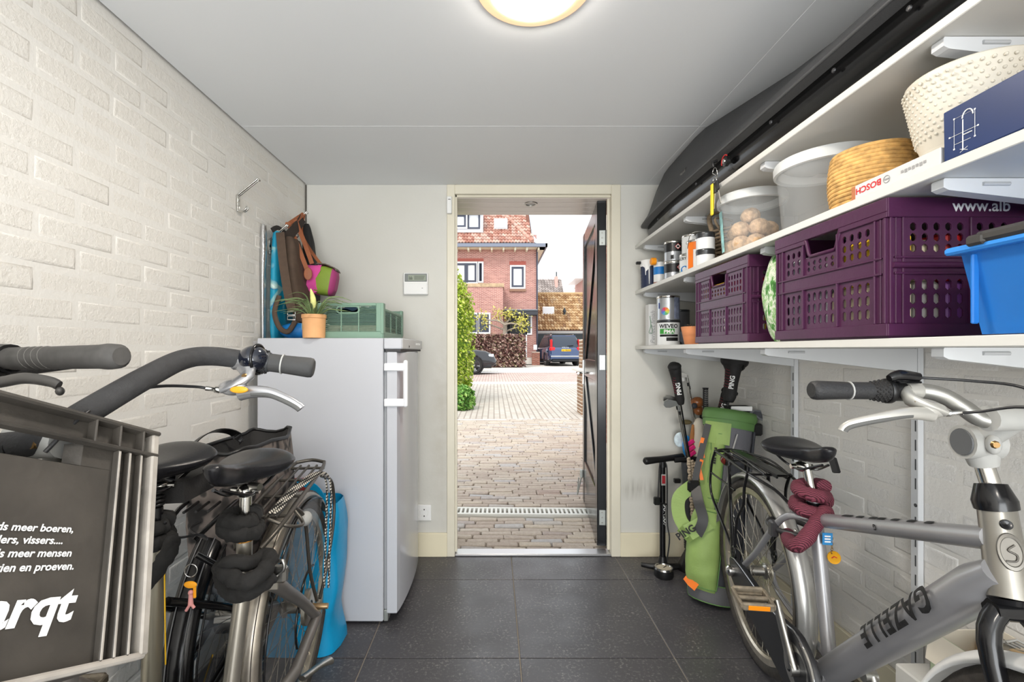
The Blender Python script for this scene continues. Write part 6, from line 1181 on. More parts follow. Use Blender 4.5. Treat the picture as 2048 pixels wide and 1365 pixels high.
# lettering on frame
A, B_ = P(1770, 1290, 1.14), P(1985, 1130, .8); ax = (B_ - A).normalized(); up_ = V(0, 0, 1); up_ = (up_ - ax * up_.dot(ax)).normalized(); nn = ax.cross(up_); nn = nn if nn.x < 0 else -nn
dt0 = BBg; dt1 = P(1992, 1150, .79); dax = (dt1 - dt0).normalized(); dup = (Zu - dax * Zu.dot(dax)).normalized(); dn_ = dax.cross(dup); dn_ = dn_ if dn_.x < 0 else -dn_; DL = (dt1 - dt0).length
def on_tube(s0, r, ang0, sgn=1):
    def f(u, v):
        a = ang0 + v / r; return dt0 + dax * (s0 + sgn * u) + (dup * math.sin(a) + dn_ * math.cos(a)) * (r + .0012)
    return f
text('GAZELLE', .066, mat('worn_black', (30, 30, 31), .6, var=.5, vs=160), frm, on_tube(DL * .80, .0425, .95, -1) if False else (lambda u, v: on_tube(DL * .83, .043, .0)(-u, .028 - v)), .03, label='worn black lettering', spacing=1.14, sub=True)
tax = (tt1 - tt0).normalized(); tup = (Zu - tax * Zu.dot(tax)).normalized(); tn = tax.cross(tup); tn = tn if tn.x < 0 else -tn
marks(frm, MC['worn_black'], lambda u, v: tt0 + tax * u + (tup * math.sin(1.2 + v / .0205) + tn * math.cos(1.2 + v / .0205)) * .0217, [(.17, -.006, .215, .008), (.235, -.006, .262, .008), (.29, -.006, .318, .008), (.322, -.006, .348, .007), (.372, -.006, .395, .008), (.425, -.006, .448, .008), (.478, -.006, .5, .008)], label='worn black print'); text('G', .018, MC['worn_black'], frm, lambda u, v: tt0 + tax * (.33 - u) + (tup * math.sin(.2 - v / .0205) + tn * math.cos(.2 - v / .0205)) * .0217, .03)
s_ax = (sd1 - BBg).normalized(); text('esprit', .03, wprint, frm, lambda u, v: BBg + s_ax * (.5 - u) + V(-.013 + .0, -.013, 0) * 0 + (V(-1, 0, 0) * math.cos(.35 + v / .019) + V(0, 1, 0) * math.sin(.35 + v / .019)) * .0205, .02, label='white lettering', sub=True)
g = G(); b0_ = P(1646, 1073, 1.36); M3 = TM(b0_ + V(-.0, -.012, 0), V(1, -.15, 0).normalized(), Zu, V(-.2, -1, 0).normalized()); g.rbox((-.014, -.018, .008), (.014, .018, .0095), .001, M3); dc = obj('blue_sticker', g, mat('blue_sticker', (40, 130, 190), .4), frm, label='blue sticker'); g = G()
for q in (-.008, .0, .008): g.box((-.008, q - .002, .0095), (.008, q + .002, .0101), M3)
obj('sticker_print', g, wprint, frm)
# head badge
hx = (hd1 - hd0).normalized(); bc = hd0.lerp(hd1, .5) + V(.0, 0, 0); bn = (V(0, 0, H) - bc); bn = (bn - hx * bn.dot(hx)).normalized(); bs_ = bn.cross(hx).normalized(); bd = (bn + bs_ * -.35).normalized(); bq = bd.cross(hx); 
g = G(); M4 = TM(bc + bd * .0278, -bq, hx, bd); g.lathe([(.018, -.001), (.017, .0016), (.014, .0022), (.013, .0012), (0, .001)], M4, 28, 1.75, fn=None); hb_ = obj('head_badge', g, mat('badge_silver', (118, 115, 109), .45, .8), ht_); g = G(); g.tube(cr([M4 @ V(-.008, -.016, .002), M4 @ V(.004, -.014, .002), M4 @ V(.006, -.004, .002), M4 @ V(-.004, .002, .002), M4 @ V(.005, .012, .002)], 4), .0016, 6); obj('badge_relief', g, mat('badge_dark', (96, 93, 88), .4, .7), ht_); g = G(); g.lathe([(.009, 0), (.008, .003), (.004, .003), (0, .001)], TM(bc + hx * .045 + bd * .0262, -bq, hx, bd), 16); obj('badge_cap', g, blk, ht_)
# lock with key and disc
lkc = P(1572, 1070, 1.5); g = G(); g.tube([Bg(.25 + .075 * math.cos(a), .0 + .06 * math.sin(a), .61) for a in [2 * math.pi * i / 20 for i in range(18)]], .009, 8); g.rbox((-.014, -.012, -.026), (.014, .012, .026), .005, TM(Bg(.27, .062, .61), Bg.d, Bg.w, Zu)); obj('ring_lock', g, mat('lock_grey', (70, 70, 72), .4, .5), G_)
kk = P(1664, 1078, 1.34); ky = thing('key_fob', 'yellow round key fob hanging from the silver bicycle frame', 'key fob', kk); g = G()
for i in range(6): g.tube([kk + V(0, 0, -.008 * i) + V(.003 * math.cos(a), (.003 if i % 2 else 0) * math.cos(a), .005 * math.sin(a)) for a in [2 * math.pi * j / 10 for j in range(10)]], .0011, 5, closed=True)
g.tube([kk + V(-.014, 0, .004), kk], .002, 5); obj('chain', g, MC['brass_bolt'], ky); fc = P(1668, 1116, 1.34); nf = V(-.5, -1, 0).normalized(); g = G(); g.lathe([(0, -.002), (.016, -.002), (.017, 0), (.016, .002), (.013, .0015), (0, .0015)], axisM(fc, nf), 24, 1.15); fo = obj('fob_disc', g, mat('fob_yellow', (222, 160, 24), .35, .3), ky); fx, fy, _ = frame(nf); g = G(); g.tube([fc + nf * .0025 + fx * -.006 + fy * -.002, fc + nf * .0025 + fx * .0 + fy * .004, fc + nf * .0025 + fx * .007 + fy * .001], .0014, 5); obj('fob_mark', g, mat('red_print', (190, 40, 40), .6), fo)
# maroon lock sleeve
mar = mat('maroon_sleeve', (122, 50, 66), .75); k = N(mar); v, _ = k.xyz(); wv = k.node('TexWave', wave_type='BANDS', bands_direction='DIAGONAL'); wv.inputs['Scale'].default_value = 75; wv.inputs['Distortion'].default_value = 3; k.ln(v, wv.inputs['Vector']); k.color(k.mix(k.ramp(wv.outputs['Fac'], [(.3, (0, 0, 0)), (.6, (.8, .8, .8))]), (70, 24, 36), (138, 66, 84))); k.bump(wv.outputs['Fac'], .5, .003)
sc_ = P(1622, 985, 1.41)
def loop(z, r, a0, a1, n=10, dz=0): return [V(sc_.x + r * math.cos(a), sc_.y + r * math.sin(a), z + dz * i / n) for i, a in enumerate([math.radians(a0 + (a1 - a0) * i / n) for i in range(n + 1)])]
pts = loop(P(0, 970, 1.41).z, .034, -30, 330, 8, -.03) + loop(P(0, 1003, 1.41).z, .04, -10, 350, 8, -.035) + [P(1650, 1025, 1.36), P(1630, 1050, 1.35), P(1612, 1078, 1.34), P(1592, 1092, 1.36), P(1578, 1082, 1.42), P(1576, 1070, 1.48)]
ls = thing('lock_sleeve', 'maroon knitted chain lock sleeve wound round the silver seat tube', 'lock', sc_); g = lump_tube(pts, .024, 5, 14, .1, 14, 3); obj('sleeve', g, mar, ls); g = G(); g.tube(cr([P(1576, 1070, 1.48), P(1572, 1062, 1.5), P(1585, 1058, 1.5), P(1592, 1064, 1.49)], 4), .005, 8); obj('lock_shackle', g, chrome, ls)
# ---------------------------------------------------------------- grey bicycle at the left, nearer the middle of the room
Ba = Bike(-.655, 1.50, .084, -.996, 1); A_ = thing('bicycle', 'grey bicycle with dark foam handlebar, carrier and cloth chain lock at left', 'bicycle', (-.61, 1.0, 0)); am = mat('bike_grey', (122, 118, 114), .4, .6, var=.1, vs=12); champ = mat('satin_alloy', (178, 172, 160), .3, .8)
wheel(A_, Ba(0, 0, .345), Ba.d, Ba.w); fender(A_, Ba(0, 0, .345), Ba.d, .362, -48, 165, .062, fend, stripe=mat('stripe_dark', (70, 64, 58), .5))
lug = P(487, 1150, 1.085); stop = P(492, 1005, 1.09); g = G(); g.tube([lug + V(0, 0, -.03), P(490, 1040, 1.088)], .0175, 14); g.tube([lug + V(0, 0, -.03), Ba(.47, 0, .29)], .018, 12); obj('seat_tube', g, champ, A_); g = G(); g.tube(cr([lug, P(548, 1168, 1.16), P(575, 1185, 1.25), P(605, 1205, 1.38), P(634, 1235, 1.49)], 5), [.02, .019, .018, .016, .014], 12); g.tube([P(634, 1232, 1.49), P(590, 1345, 1.25), Ba(.46, .04, .29)], [.0155, .016, .016], 12)
g.tube(cr([lug, Ba(.3, -.06, .6), Ba(.1, -.065, .4), Ba(0, -.065, .345), Ba(.2, -.06, .3), Ba(.46, -.04, .29)], 4), .015, 10); g.tube([Ba(.47, 0, .29), Ba(.9, 0, .74)], .022, 14); g.tube([Ba(.905, 0, .7), Ba(.885, 0, .9)], .022, 14); g.tube([Ba(.47, -.035, .29), Ba(.47, .035, .29)], .026, 14); fa = obj('frame', g, am, A_)
g = G(); M5 = TM(P(512, 1163, 1.09), V(1, .15, -.05).normalized(), Zu, V(.1, -1, 0).normalized()); g.rbox((-.026, -.022, -.002), (.05, .014, .002), .002, M5); pl_ = obj('frame_plate', g, champ, fa); text('GO', .016, bprint, fa, lambda u, v: M5 @ V(-.018 + u, -.006 + v, .0026), .04, label='dark lettering'); marks(fa, bprint, lambda u, v: M5 @ V(.008 + u, -.006 + v, .0026), [(.0, 0, .003, .009), (.005, 0, .008, .009), (.011, 0, .018, .009), (.021, 0, .027, .009)])
g = G(); g.tube([P(490, 1045, 1.088), P(492, 990, 1.09)], .0135, 14); obj('seat_post', g, chrome, A_); g = G(); g.tube([P(469, 0, 1), P(469, 0, 1)], .001, 4) if False else g.tube([P(490, 1070, 1.088), P(490.3, 1081, 1.088)], .0205, 16); obj('seat_collar', g, mat('copper_collar', (206, 144, 60), .25, .9), A_, label='copper coloured seat collar')
saddle(A_, TM(P(492, 930, 1.08), Ba.d, Ba.w, Zu) @ Matrix.Rotation(-.02, 4, 'Y'), .285, .18, .058); g = G(); g.tube([P(492, 992, 1.09), P(492, 968, 1.09)], .0185, 14); g.tube([P(500, 972, 1.08), P(520, 975, 1.07)], .009, 10); obj('seat_clamp', g, steel, A_)
# carrier
cm_ = mat('grey_carrier', (92, 88, 82), .35, .7); g = G(); zr = .755
for l in (-.06, .06): g.tube(cr([Ba(.34, l * .5, zr - .07), Ba(.27, l * .95, zr - .035), Ba(.1, l, zr - .005), Ba(-.1, l * .95, zr + .02), Ba(-.16, l * .8, zr + .03)], 5), .0062, 8); g.tube(cr([Ba(-.08, l, zr + .0), Ba(-.2, l * 1.1, zr - .06), Ba(-.21, l * 1.15, zr - .2), Ba(-.1, l * 1.2, .42), Ba(-.02, l * 1.2, .36)], 5), .0055, 8); g.tube(cr([Ba(.18, l, zr - .02), Ba(.12, l * 1.15, zr - .08), Ba(.08, l * 1.2, .5), Ba(.01, l * 1.2, .37)], 5), .0055, 8)
g.tube(cr([Ba(-.155, -.05, zr + .03), Ba(-.175, 0, zr + .034), Ba(-.155, .05, zr + .03)], 4), .0062, 8)
for l in (-.028, 0, .028): g.tube(cr([Ba(.24, l, zr - .028), Ba(.0, l, zr + .005), Ba(-.14, l, zr + .022)], 4), .0042, 7)
for s_, dz in ((.22, -.03), (.1, -.012), (-.02, .004), (-.12, .018)): g.tube([Ba(s_, -.06, zr + dz), Ba(s_, .06, zr + dz)], .0048, 7)
g.tube(cr([Ba(.27, .02, zr - .02), Ba(.26, .075, zr - .045), Ba(.2, .09, zr - .06), Ba(.18, .06, zr - .03)], 4), .005, 7); obj('luggage_carrier', g, cm_, A_)
strm = mat('striped_strap', (60, 58, 54), .8); k = N(strm); v, (x, y, z_) = k.xyz(); wv = k.node('TexWave', wave_type='BANDS', bands_direction='Y'); wv.inputs['Scale'].default_value = 30; k.ln(v, wv.inputs['Vector']); wv2 = k.node('TexWave', wave_type='BANDS', bands_direction='Z'); wv2.inputs['Scale'].default_value = 30; k.ln(v, wv2.inputs['Vector']); k.color(k.mix(k.math('GREATER_THAN', k.math('MULTIPLY', wv.outputs['Fac'], wv2.outputs['Fac']), .28), (34, 32, 30), (206, 200, 188)))
for off in (0, .014): g = G(); g.strip(cr([Ba(.26, .02 + off, zr - .01), Ba(.1, .03 + off, zr + .012), Ba(-.05, .055 + off, zr + .018), Ba(-.09, .075 + off, zr - .03), Ba(-.05, .085 + off, .58), Ba(-.01, .09 + off, .4)], 6), .011, .003, Ba.w + V(0, 0, .7)); obj('carrier_strap', g, strm, A_, label='black and white bungee strap')
g = G(); g.ball(Ba(.12, .07, zr - .075), (.02, .024, .022), 12, 8); obj('dynamo_lamp', g, lightp, A_); gd = []
smk = mat('smoky_guard', (96, 90, 84), .12, alpha=.5)
def guard(t, B, l, m, a0, a1, r0, r1, name='coat_guard'):
    g = G(); n = 16; outer = [B(0, l, .345) + (B.d * math.cos(a) + Zu * math.sin(a)) * r1 for a in [math.radians(a0 + (a1 - a0) * i / n) for i in range(n + 1)]]; inner = [B(0, l, .345) + (B.d * math.cos(a) + Zu * math.sin(a)) * (r0 + .05 * abs(i / n - .5)) for i, a in enumerate([math.radians(a0 + (a1 - a0) * i / n) for i in range(n + 1)])]
    g.loft([outer, inner], cap=False, closed=False); o = obj(name, g, m, t); g = G(); g.tube(inner, .004, 6); g.tube(outer, .003, 6); obj('guard_edge', g, blk, o)
guard(A_, Ba, .04, smk, -35, 118, .1, .345)
g = G(); g.tube([Ba(0, .05, .345), Ba(0, .105, .345)], [.011, .009], 10); obj('axle_bolt', g, mat('brass_nut', (200, 170, 130), .3, .9), A_); g = G(); g.lathe([(.055, .034), (.055, .046), (.045, .05), (.02, .05)], axisM(Ba(0, 0, .345), Ba.w), 28); obj('drum_brake', g, spk, A_)
cA = Ba(.47, .085, .29); tipA = Ba(.34, .1, .24); crank(A_, cA, Ba.w, tipA); pedal(A_, tipA + Ba.w * .06, Ba.d, Ba.w); crank(A_, Ba(.47, -.085, .29), -Ba.w, Ba(.6, -.1, .34)); pedal(A_, Ba(.6, -.16, .34), Ba.d, -Ba.w); g = G(); g.tube(cr([P(604, 1358, 1.3), P(622, 1345, 1.34), P(640, 1332, 1.38), P(658, 1322, 1.42)], 4), [.012, .011, .012, .02], 10, flat=.6); obj('kickstand', g, steel, A_)
front_end(A_, Ba, 1.1, None, .69, am, hs=.91)
hA = [P(30, 892, .53), P(95, 872, .54), P(190, 815, .585), P(290, 757, .66), P(365, 720, .745), P(425, 713, .79), P(500, 722, .83), P(560, 729, .845), P(626, 737, .855)]
hAp = cr(hA, 6); g = G(); g.tube(hAp[:-9], [.0165] * 10, 14); obj('handlebar', g, dgrey, A_, label='handlebar in dark grey foam'); sC = P(80, 882, .545)
g = G(); g.tube([sC - V(.03, 0, 0), sC + V(.03, 0, 0)], .021, 14); g.tube(cr([sC, sC + V(-.005, .03, -.02), Ba(.885, 0, .98), Ba(.885, 0, .9)], 4), .017, 12); st2 = obj('stem', g, lightp, A_); g = G(); g.lathe([(.007, 0), (.005, .004), (0, .004)], axisM(sC + V(.012, -.02, 0), V(.1, -1, 0)), 8); obj('bolt', g, MC['brass_bolt'], st2)
g = G(); bl_ = cr([P(30, 892, .53), P(-40, 890, .53), P(-130, 830, .57)], 5); g.tube(bl_ + [sC + V(-.2, .12, .08), sC + V(-.24, .3, .09)], .0165, 12); obj('handlebar', g, dgrey, A_)
gA, gB = P(628, 737, .856), P(528, 724, .838); gripper(A_, gA, gB, .0178); gx = (gA - gB).normalized(); g = G(); g.tube([gB - gx * .012, gB - gx * .006, gB + gx * .01], [.023, .0225, .018], 18); shA = obj('twist_shifter', g, mat('shifter_grey', (58, 60, 62), .45), A_)
g = G()
for i in range(4):
    for j in range(16): a = 2 * math.pi * (j + .5 * (i % 2)) / 16; x_, y_, _ = frame(gx); g.ball(gB + gx * (-.01 + i * .005) + (x_ * math.cos(a) + y_ * math.sin(a)) * (.023 - .0009 * i), .002, 5, 4)
obj('grip_knobs', g, blackm, shA, kind='stuff')
bC = P(507, 718, .825); g = G(); g.ball(bC, (.026, .027, .024), 20, 14); be = obj('bell', g, mat('bell_navy', (26, 30, 42), .08, .3, coat=1), A_, label='glossy dark bell'); g = G(); g.tube([bC + gx * .008 + (V(0, 0, 1) * math.sin(a) + V(0, 1, 0) * math.cos(a)) * .0262 for a in [2 * math.pi * i / 24 for i in range(24)]], .003, 6, closed=True); obj('bell_rim', g, blk, be)
brake(A_, P(482, 722, .82), P(496, 752, .805), P(440, 781, .79), [P(480, 788, .795), P(505, 784, .79), P(540, 786, .79), P(575, 800, .79), P(596, 812, .79), P(602, 818, .79)], alu, [P(390, 774, .77), P(320, 773, .72), P(240, 788, .64), P(165, 832, .555), P(90, 905, .52)])
g = G(); q = P(478, 780, .775); g.ball(q, (.016, .003, .006), 14, 8); obj('lever_badge', g, mat('amber_badge', (226, 160, 40), .4), A_, label='amber oval badge')
# cloth chain lock round the seat tube
lkA = thing('chain_lock', 'black cloth covered chain lock wound round the grey seat tube', 'lock', P(480, 1100, 1.06)); ckm = mat('black_cloth', (30, 29, 28), .9, bump=.6, bs=50)
def loop2(c, z, r, a0, a1, n=8, dz=0, tilt=0): return [V(c.x + r * math.cos(a), c.y + r * math.sin(a), z + dz * i / n + tilt * math.cos(a)) for i, a in enumerate([math.radians(a0 + (a1 - a0) * i / n) for i in range(n + 1)])]
cA1 = P(482, 1050, 1.088); g = lump_tube(loop2(cA1, P(0, 1030, 1.088).z, .03, 0, 360, 8, -.012), .021, 5, 12, .22, 16, 1); obj('chain_sleeve', g, ckm, lkA); g = lump_tube(loop2(cA1, P(0, 1053, 1.088).z, .034, 90, 450, 8, -.006, -.006), .022, 5, 12, .25, 16, 5); obj('chain_sleeve', g, ckm, lkA)
g = lump_tube([P(448, 1130, 1.04), P(455, 1150, 1.02), P(490, 1165, 1.0), P(520, 1150, 1.02), P(538, 1125, 1.06), P(530, 1110, 1.1), P(500, 1128, 1.05), P(460, 1126, 1.03), P(442, 1140, 1.06), P(445, 1165, 1.06), P(468, 1188, 1.04), P(510, 1180, 1.04), P(545, 1155, 1.08)], .02, 5, 12, .25, 14, 9); obj('chain_sleeve', g, ckm, lkA); g = G(); g.tube(cr([P(548, 1128, 1.09), P(565, 1122, 1.09), P(568, 1138, 1.09), P(556, 1150, 1.09), P(545, 1160, 1.08)], 4), .0045, 8); g.rbox((-.022, -.012, -.02), (.022, .012, .02), .006, TM(P(556, 1148, 1.1))); obj('padlock', g, steel, lkA)
# ---------------------------------------------------------------- black bicycle beyond it with the front crate
Bb = Bike(-.825, 1.45, .148, -.989, 1); K_ = thing('bicycle', 'black bicycle against the left wall, printed crate on its front', 'bicycle', (-.72, .9, 0))
wheel(K_, Bb(0, 0, .345), Bb.d, Bb.w, rim=mat('black_rim', (44, 44, 46), .4)); fender(K_, Bb(0, 0, .345), Bb.d, .364, -45, 165, .07, blk, stripe=mat('stripe_grey', (120, 120, 122), .3)); guard(K_, Bb, .045, mat('dark_guard', (34, 36, 40), .15, alpha=.75), -35, 115, .1, .35)
stB = P(312, 1110, 1.015); g = G(); g.tube([P(313, 1125, 1.015) + V(0, 0, .04), Bb(.46, 0, .29)], .0195, 14); tb2 = obj('seat_tube', g, mat('champagne_tube', (156, 150, 134), .32, .7), K_); g = G(); q0, q1 = P(328.5, 1105, .998), P(331, 1330, .998); g.tube([q0, q1], .0016, 5); obj('yellow_line', g, mat('yellow_line', (236, 186, 30), .5), tb2, label='thin yellow pinstripe')
g = G()
for l in (-.06, .06): g.tube(cr([Bb(.42, l * .3, .62), Bb(.2, l, .48), Bb(0, l, .345)], 4), .01, 9); g.tube([Bb(0, l, .345), Bb(.46, l * .6, .29)], .011, 9)
g.tube(cr([Bb(.44, 0, .4), Bb(.6, 0, .48), Bb(.86, 0, .74)], 4), .026, 14); g.tube([Bb(.46, 0, .29), Bb(.88, 0, .7)], .028, 14); g.tube([Bb(.89, 0, .68), Bb(.87, 0, .92)], .023, 14); g.tube([Bb(.46, -.04, .29), Bb(.46, .04, .29)], .03, 14); fk = obj('frame', g, blk, K_); g = G(); g.tube([P(393, 1110, 1.1), P(432, 1130, 1.12)], .008, 8); obj('lock_bar', g, blk, K_)
g = G(); q0, q1 = P(425, 1310, 1.2), P(408, 1365, 1.18); g.tube([q0, q1], .0022, 5); obj('yellow_line', g, MC['yellow_line'], fk)
g = G(); sp0, sp1 = P(311, 1015, 1.015), P(308, 958, 1.02); n_ = 7
for i in range(n_): a_ = sp0.lerp(sp1, i / n_); b__ = sp0.lerp(sp1, (i + .9) / n_); g.tube([a_, a_.lerp(b__, .5), b__], [.012, .0195, .012], 14)
obj('suspension_bellows', g, black, K_, label='ribbed rubber seat post boot'); g = G(); g.tube([P(312, 1100, 1.015), sp0], .0145, 12); obj('seat_post', g, blk, K_); g = G(); g.tube([P(345, 962, 1.05), P(300, 950, 1.02)], .012, 10); obj('post_head', g, blk, K_)
saddle(K_, TM(P(318, 926, 1.03), Bb.d, Bb.w, Zu) @ Matrix.Rotation(.1, 4, 'Y'), .27, .19, .05)
g = G(); c_ = P(365, 975, 1.1); g.loft([[c_ + Bb.d * s_ + Bb.w * (l * w_) + V(0, 0, z_) for l, z_ in ((-.045, -.02), (.045, -.02), (.04, .028), (-.04, .03))] for s_, w_ in ((.06, .75), (-.06, 1), (-.085, .85))], sm=False); obj('saddle_tail_guard', g, blackm, K_)
g = G()
for l in (-.065, .065): g.tube(cr([Bb(.33, l * .5, .72), Bb(.2, l, .76), Bb(-.2, l, .78), Bb(-.28, l * .6, .785)], 4), .006, 8); g.tube(cr([Bb(-.2, l, .775), Bb(-.16, l * 1.1, .55), Bb(-.01, l * 1.1, .36)], 4), .0055, 8)
for s_ in (.15, 0, -.15): g.tube([Bb(s_, -.065, .77), Bb(s_, .065, .77)], .0045, 7)
for l in (-.03, 0, .03): g.tube([Bb(.25, l, .765), Bb(-.25, l, .78)], .004, 6)
obj('luggage_carrier', g, blk, K_); front_end(K_, Bb, 1.1, None, .67, blk, hs=.9); g = G(); g.tube(cr([P(330, 1045, 1.0), P(352, 1075, 1.05), P(400, 1070, 1.1), P(415, 1080, 1.1), P(380, 1060, 1.15), P(400, 1045, 1.2)], 5), .003, 6); obj('cables', g, cabm, K_); g = G(); g.lathe([(.02, -.05), (.045, -.045), (.047, 0), (.045, .045), (.02, .05)], axisM(Bb(0, 0, .345), Bb.w), 24); obj('hub_brake', g, chrome, K_)
crank(K_, Bb(.46, .085, .29), Bb.w, Bb(.46, .1, .12)); pedal(K_, Bb(.46, .16, .12), Bb.d, Bb.w); crank(K_, Bb(.46, -.085, .29), -Bb.w, Bb(.46, -.1, .46)); pedal(K_, Bb(.46, -.15, .46), Bb.d, -Bb.w)
sK = Bb(.9, 0, 1.1); g = G(); hK = cr([P(30, 727, .655), P(-30, 735, .66), P(-90, 775, .63), sK, sK + V(-.16, -.0, .05), sK + V(-.26, .08, .1)], 6); g.tube(hK, .012, 12); obj('handlebar', g, blk, K_); g = G(); g.tube(cr([sK, sK + V(-.01, .04, -.03), Bb(.868, 0, .95), Bb(.87, 0, .9)], 4), .018, 12); obj('stem', g, blk, K_)
k0, k1 = P(243, 713, .61), P(22, 718, .655); g = G(); kx = (k1 - k0).normalized(); g.tube([k0, k0 + kx * .004, k0 + kx * .02, k0 + kx * .035, k0.lerp(k1, .6), k1], [.012, .0163, .0178, .0165, .0162, .0165], 18, up=V(0, 0, 1)); gK = obj('grip', g, mat('grip_dusty', (74, 72, 70), .75, var=.2, vs=50), K_); g = G()
for q in (.62, .68, .74, .8): p_ = k0.lerp(k1, q); x_, y_, _ = frame(kx); g.tube([p_ + (x_ * math.cos(a) + y_ * math.sin(a)) * .0163 + kx * .006 * math.sin(a) for a in [2 * math.pi * i / 20 for i in range(20)]], .0006, 4, closed=True)
obj('grip_rings', g, mat('grip_line', (110, 108, 104), .7), gK); g = G(); g.tube([k1, k1 + kx * .02], [.021, .022], 16); g.rbox((-.02, -.012, -.03), (.014, .012, .02), .004, TM(k1 + kx * .02 + V(0, -.008, -.008))); obj('clamp', g, black, K_)
g = G(); g.tube(cr([P(-60, 770, .6), P(0, 765, .6), P(50, 757, .6), P(100, 764, .6), P(118, 772, .6)], 5), [.0075, .0075, .0065], 12, up=V(0, 1, 0), flat=.65); g.ball(P(120, 783, .6), (.005, .005, .006), 8, 6); obj('brake_lever', g, mat('lever_grey', (88, 86, 84), .4, .4), K_)
# sleeve of its own lock, keys
lkB = thing('chain_lock', 'black cloth chain lock hanging round the black bicycle seat tube', 'lock', stB); c3 = P(305, 1060, 1.015); g = lump_tube(loop2(c3, P(0, 1043, 1.015).z, .029, 0, 360, 8, -.01), .0195, 5, 12, .22, 16, 13); obj('chain_sleeve', g, ckm, lkB); g = lump_tube(loop2(c3, P(0, 1073, 1.015).z, .031, 40, 400, 8, -.01), .02, 5, 12, .22, 16, 17); obj('chain_sleeve', g, ckm, lkB); g = lump_tube([P(345, 1085, .98), P(335, 1110, .95), P(310, 1145, .93), P(285, 1175, .92), P(262, 1200, .93)], .0195, 5, 12, .2, 14, 19); obj('chain_sleeve', g, ckm, lkB)
kC = P(382, 1142, 1.0); t = thing('key_ring', 'ring of keys with orange tag and pink figure charm on bicycle lock', 'keys', kC); g = G(); g.tube([kC + V(.012 * math.cos(a), .003 * math.cos(a), .014 * math.sin(a)) for a in [2 * math.pi * i / 16 for i in range(16)]], .0012, 5, closed=True); obj('ring', g, chrome, t); g = G(); g.ball(kC + V(0, -.002, -.03), (.015, .003, .008), 12, 8); g.rbox((-.003, -.002, -.06), (.003, .002, -.03), .001, TM(kC + V(.008, 0, 0))); obj('orange_tag', g, mat('orange_tag', (240, 160, 20), .5), t, label='orange tag'); g = G(); p0 = kC + V(.002, -.004, -.05)
g.tube([p0, p0 + V(0, 0, -.022)], [.004, .0055], 8); g.tube([p0 + V(0, 0, -.02), p0 + V(-.01, 0, -.036)], .0032, 6); g.tube([p0 + V(0, 0, -.02), p0 + V(.008, 0, -.03)], .0032, 6); g.ball(p0 + V(0, 0, .004), .0055, 8, 6); obj('charm', g, mat('pink_charm', (206, 140, 136), .6), t, label='pink charm')
# camouflage pannier
m = mat('camo_fabric', (90, 82, 78), .8); k = N(m); v, _ = k.xyz(); k.color(k.ramp(k.noise(v, 13, 2), [(.4, (34, 32, 32)), (.44, (96, 88, 84)), (.55, (120, 110, 104)), (.6, (60, 56, 54)), (.7, (24, 23, 23))])); k.bump(k.noise(v, 40, 3), .3)
pn = thing('pannier_bag', 'grey camouflage pannier bag with open black mouth behind the saddles', 'bag', (-.8, 1.5, .5))
def camo_ring(z, ex): return [V(-.805 + (.085 + ex) * math.copysign(abs(math.cos(a)) ** .5, math.cos(a)) + .012 * noise.noise(V(a * 2, z * 9, 3)), 1.48 + (.2 + ex) * math.copysign(abs(math.sin(a)) ** .5, math.sin(a)), z + .02 * noise.noise(V(a * 1.5, 4, z)) * (z > .7)) for a in [2 * math.pi * i / 28 for i in range(28)]]
g = G(); rr_ = [camo_ring(z, ex) for z, ex in ((.5, -.01), (.52, .0), (.68, .008), (.8, .004), (.9, -.004))]; g.loft(rr_, cap=False); g.add(rr_[0], [tuple(range(28))[::-1]]); obj('body', g, m, pn); g = G(); r2 = [p + V(0, 0, .002) for p in rr_[-1]]; c_ = V(-.805, 1.48, .82); g.loft([r2, [p.lerp(c_, .25) + V(0, 0, -.03) for p in r2], [p.lerp(c_, .7) + V(0, 0, -.05) for p in r2], [c_ for p in r2]], cap=False); obj('lining', g, blackm, pn, label='black lining'); g = G(); g.tube(r2, .006, 8, closed=True); obj('piping', g, black, pn); g = G(); g.strip(cr([V(-.88, 1.33, .87), V(-.895, 1.36, .915), V(-.875, 1.42, .94), V(-.85, 1.48, .925), V(-.83, 1.5, .89)], 5), .03, .003, V(-.6, -.4, 1)); obj('handle', g, black, pn)
# printed black crate on the front carrier
TR, BR = V(-.482, .63, 1.076), V(-.407, .51, .847); uu = V(.2516, 1, -.4396).normalized(); vv = (TR - BR).normalized(); uu = (uu - vv * uu.dot(vv)).normalized(); nn = uu.cross(vv); nn = nn if nn.dot(-TR) > -9 and nn.x > 0 else -nn; CH = (TR - BR).length; CL = .4; CD = .3
FM = TM(TR, -uu, -vv, (-uu).cross(-vv)); FI = FM.inverted(); sg = 1 if ((-uu).cross(-vv)).dot(Vector((0, 0, H)) - TR) > 0 else -1
def face(px, py):                                        # where a sight line meets the crate's long side, in its own (x, y)
    d = Vector(((px - PX) / F, 1, -(py - PY) / F)); n_ = FM.to_3x3() @ V(0, 0, 1); s_ = (TR - V(0, 0, H)).dot(n_) / d.dot(n_); q = FI @ (V(0, 0, H) + d * s_); return q.x, q.y
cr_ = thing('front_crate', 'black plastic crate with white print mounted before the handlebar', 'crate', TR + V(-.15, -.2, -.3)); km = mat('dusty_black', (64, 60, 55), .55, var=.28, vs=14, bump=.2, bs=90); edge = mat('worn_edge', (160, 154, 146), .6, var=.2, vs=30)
hx0, hy0 = face(166, 893); hx1, hy1 = hx0 + .15, face(100, 922)[1]; hy0 -= .004
def fb_(name, m, *bs, r=.002, par=None):
    g = G()
    for a, b in bs: g.rbox((a[0], a[1], min(a[2] * sg, b[2] * sg)), (b[0], b[1], max(a[2] * sg, b[2] * sg)), r, FM)
    return obj(name, g, m, par or cr_)
T4 = -.004
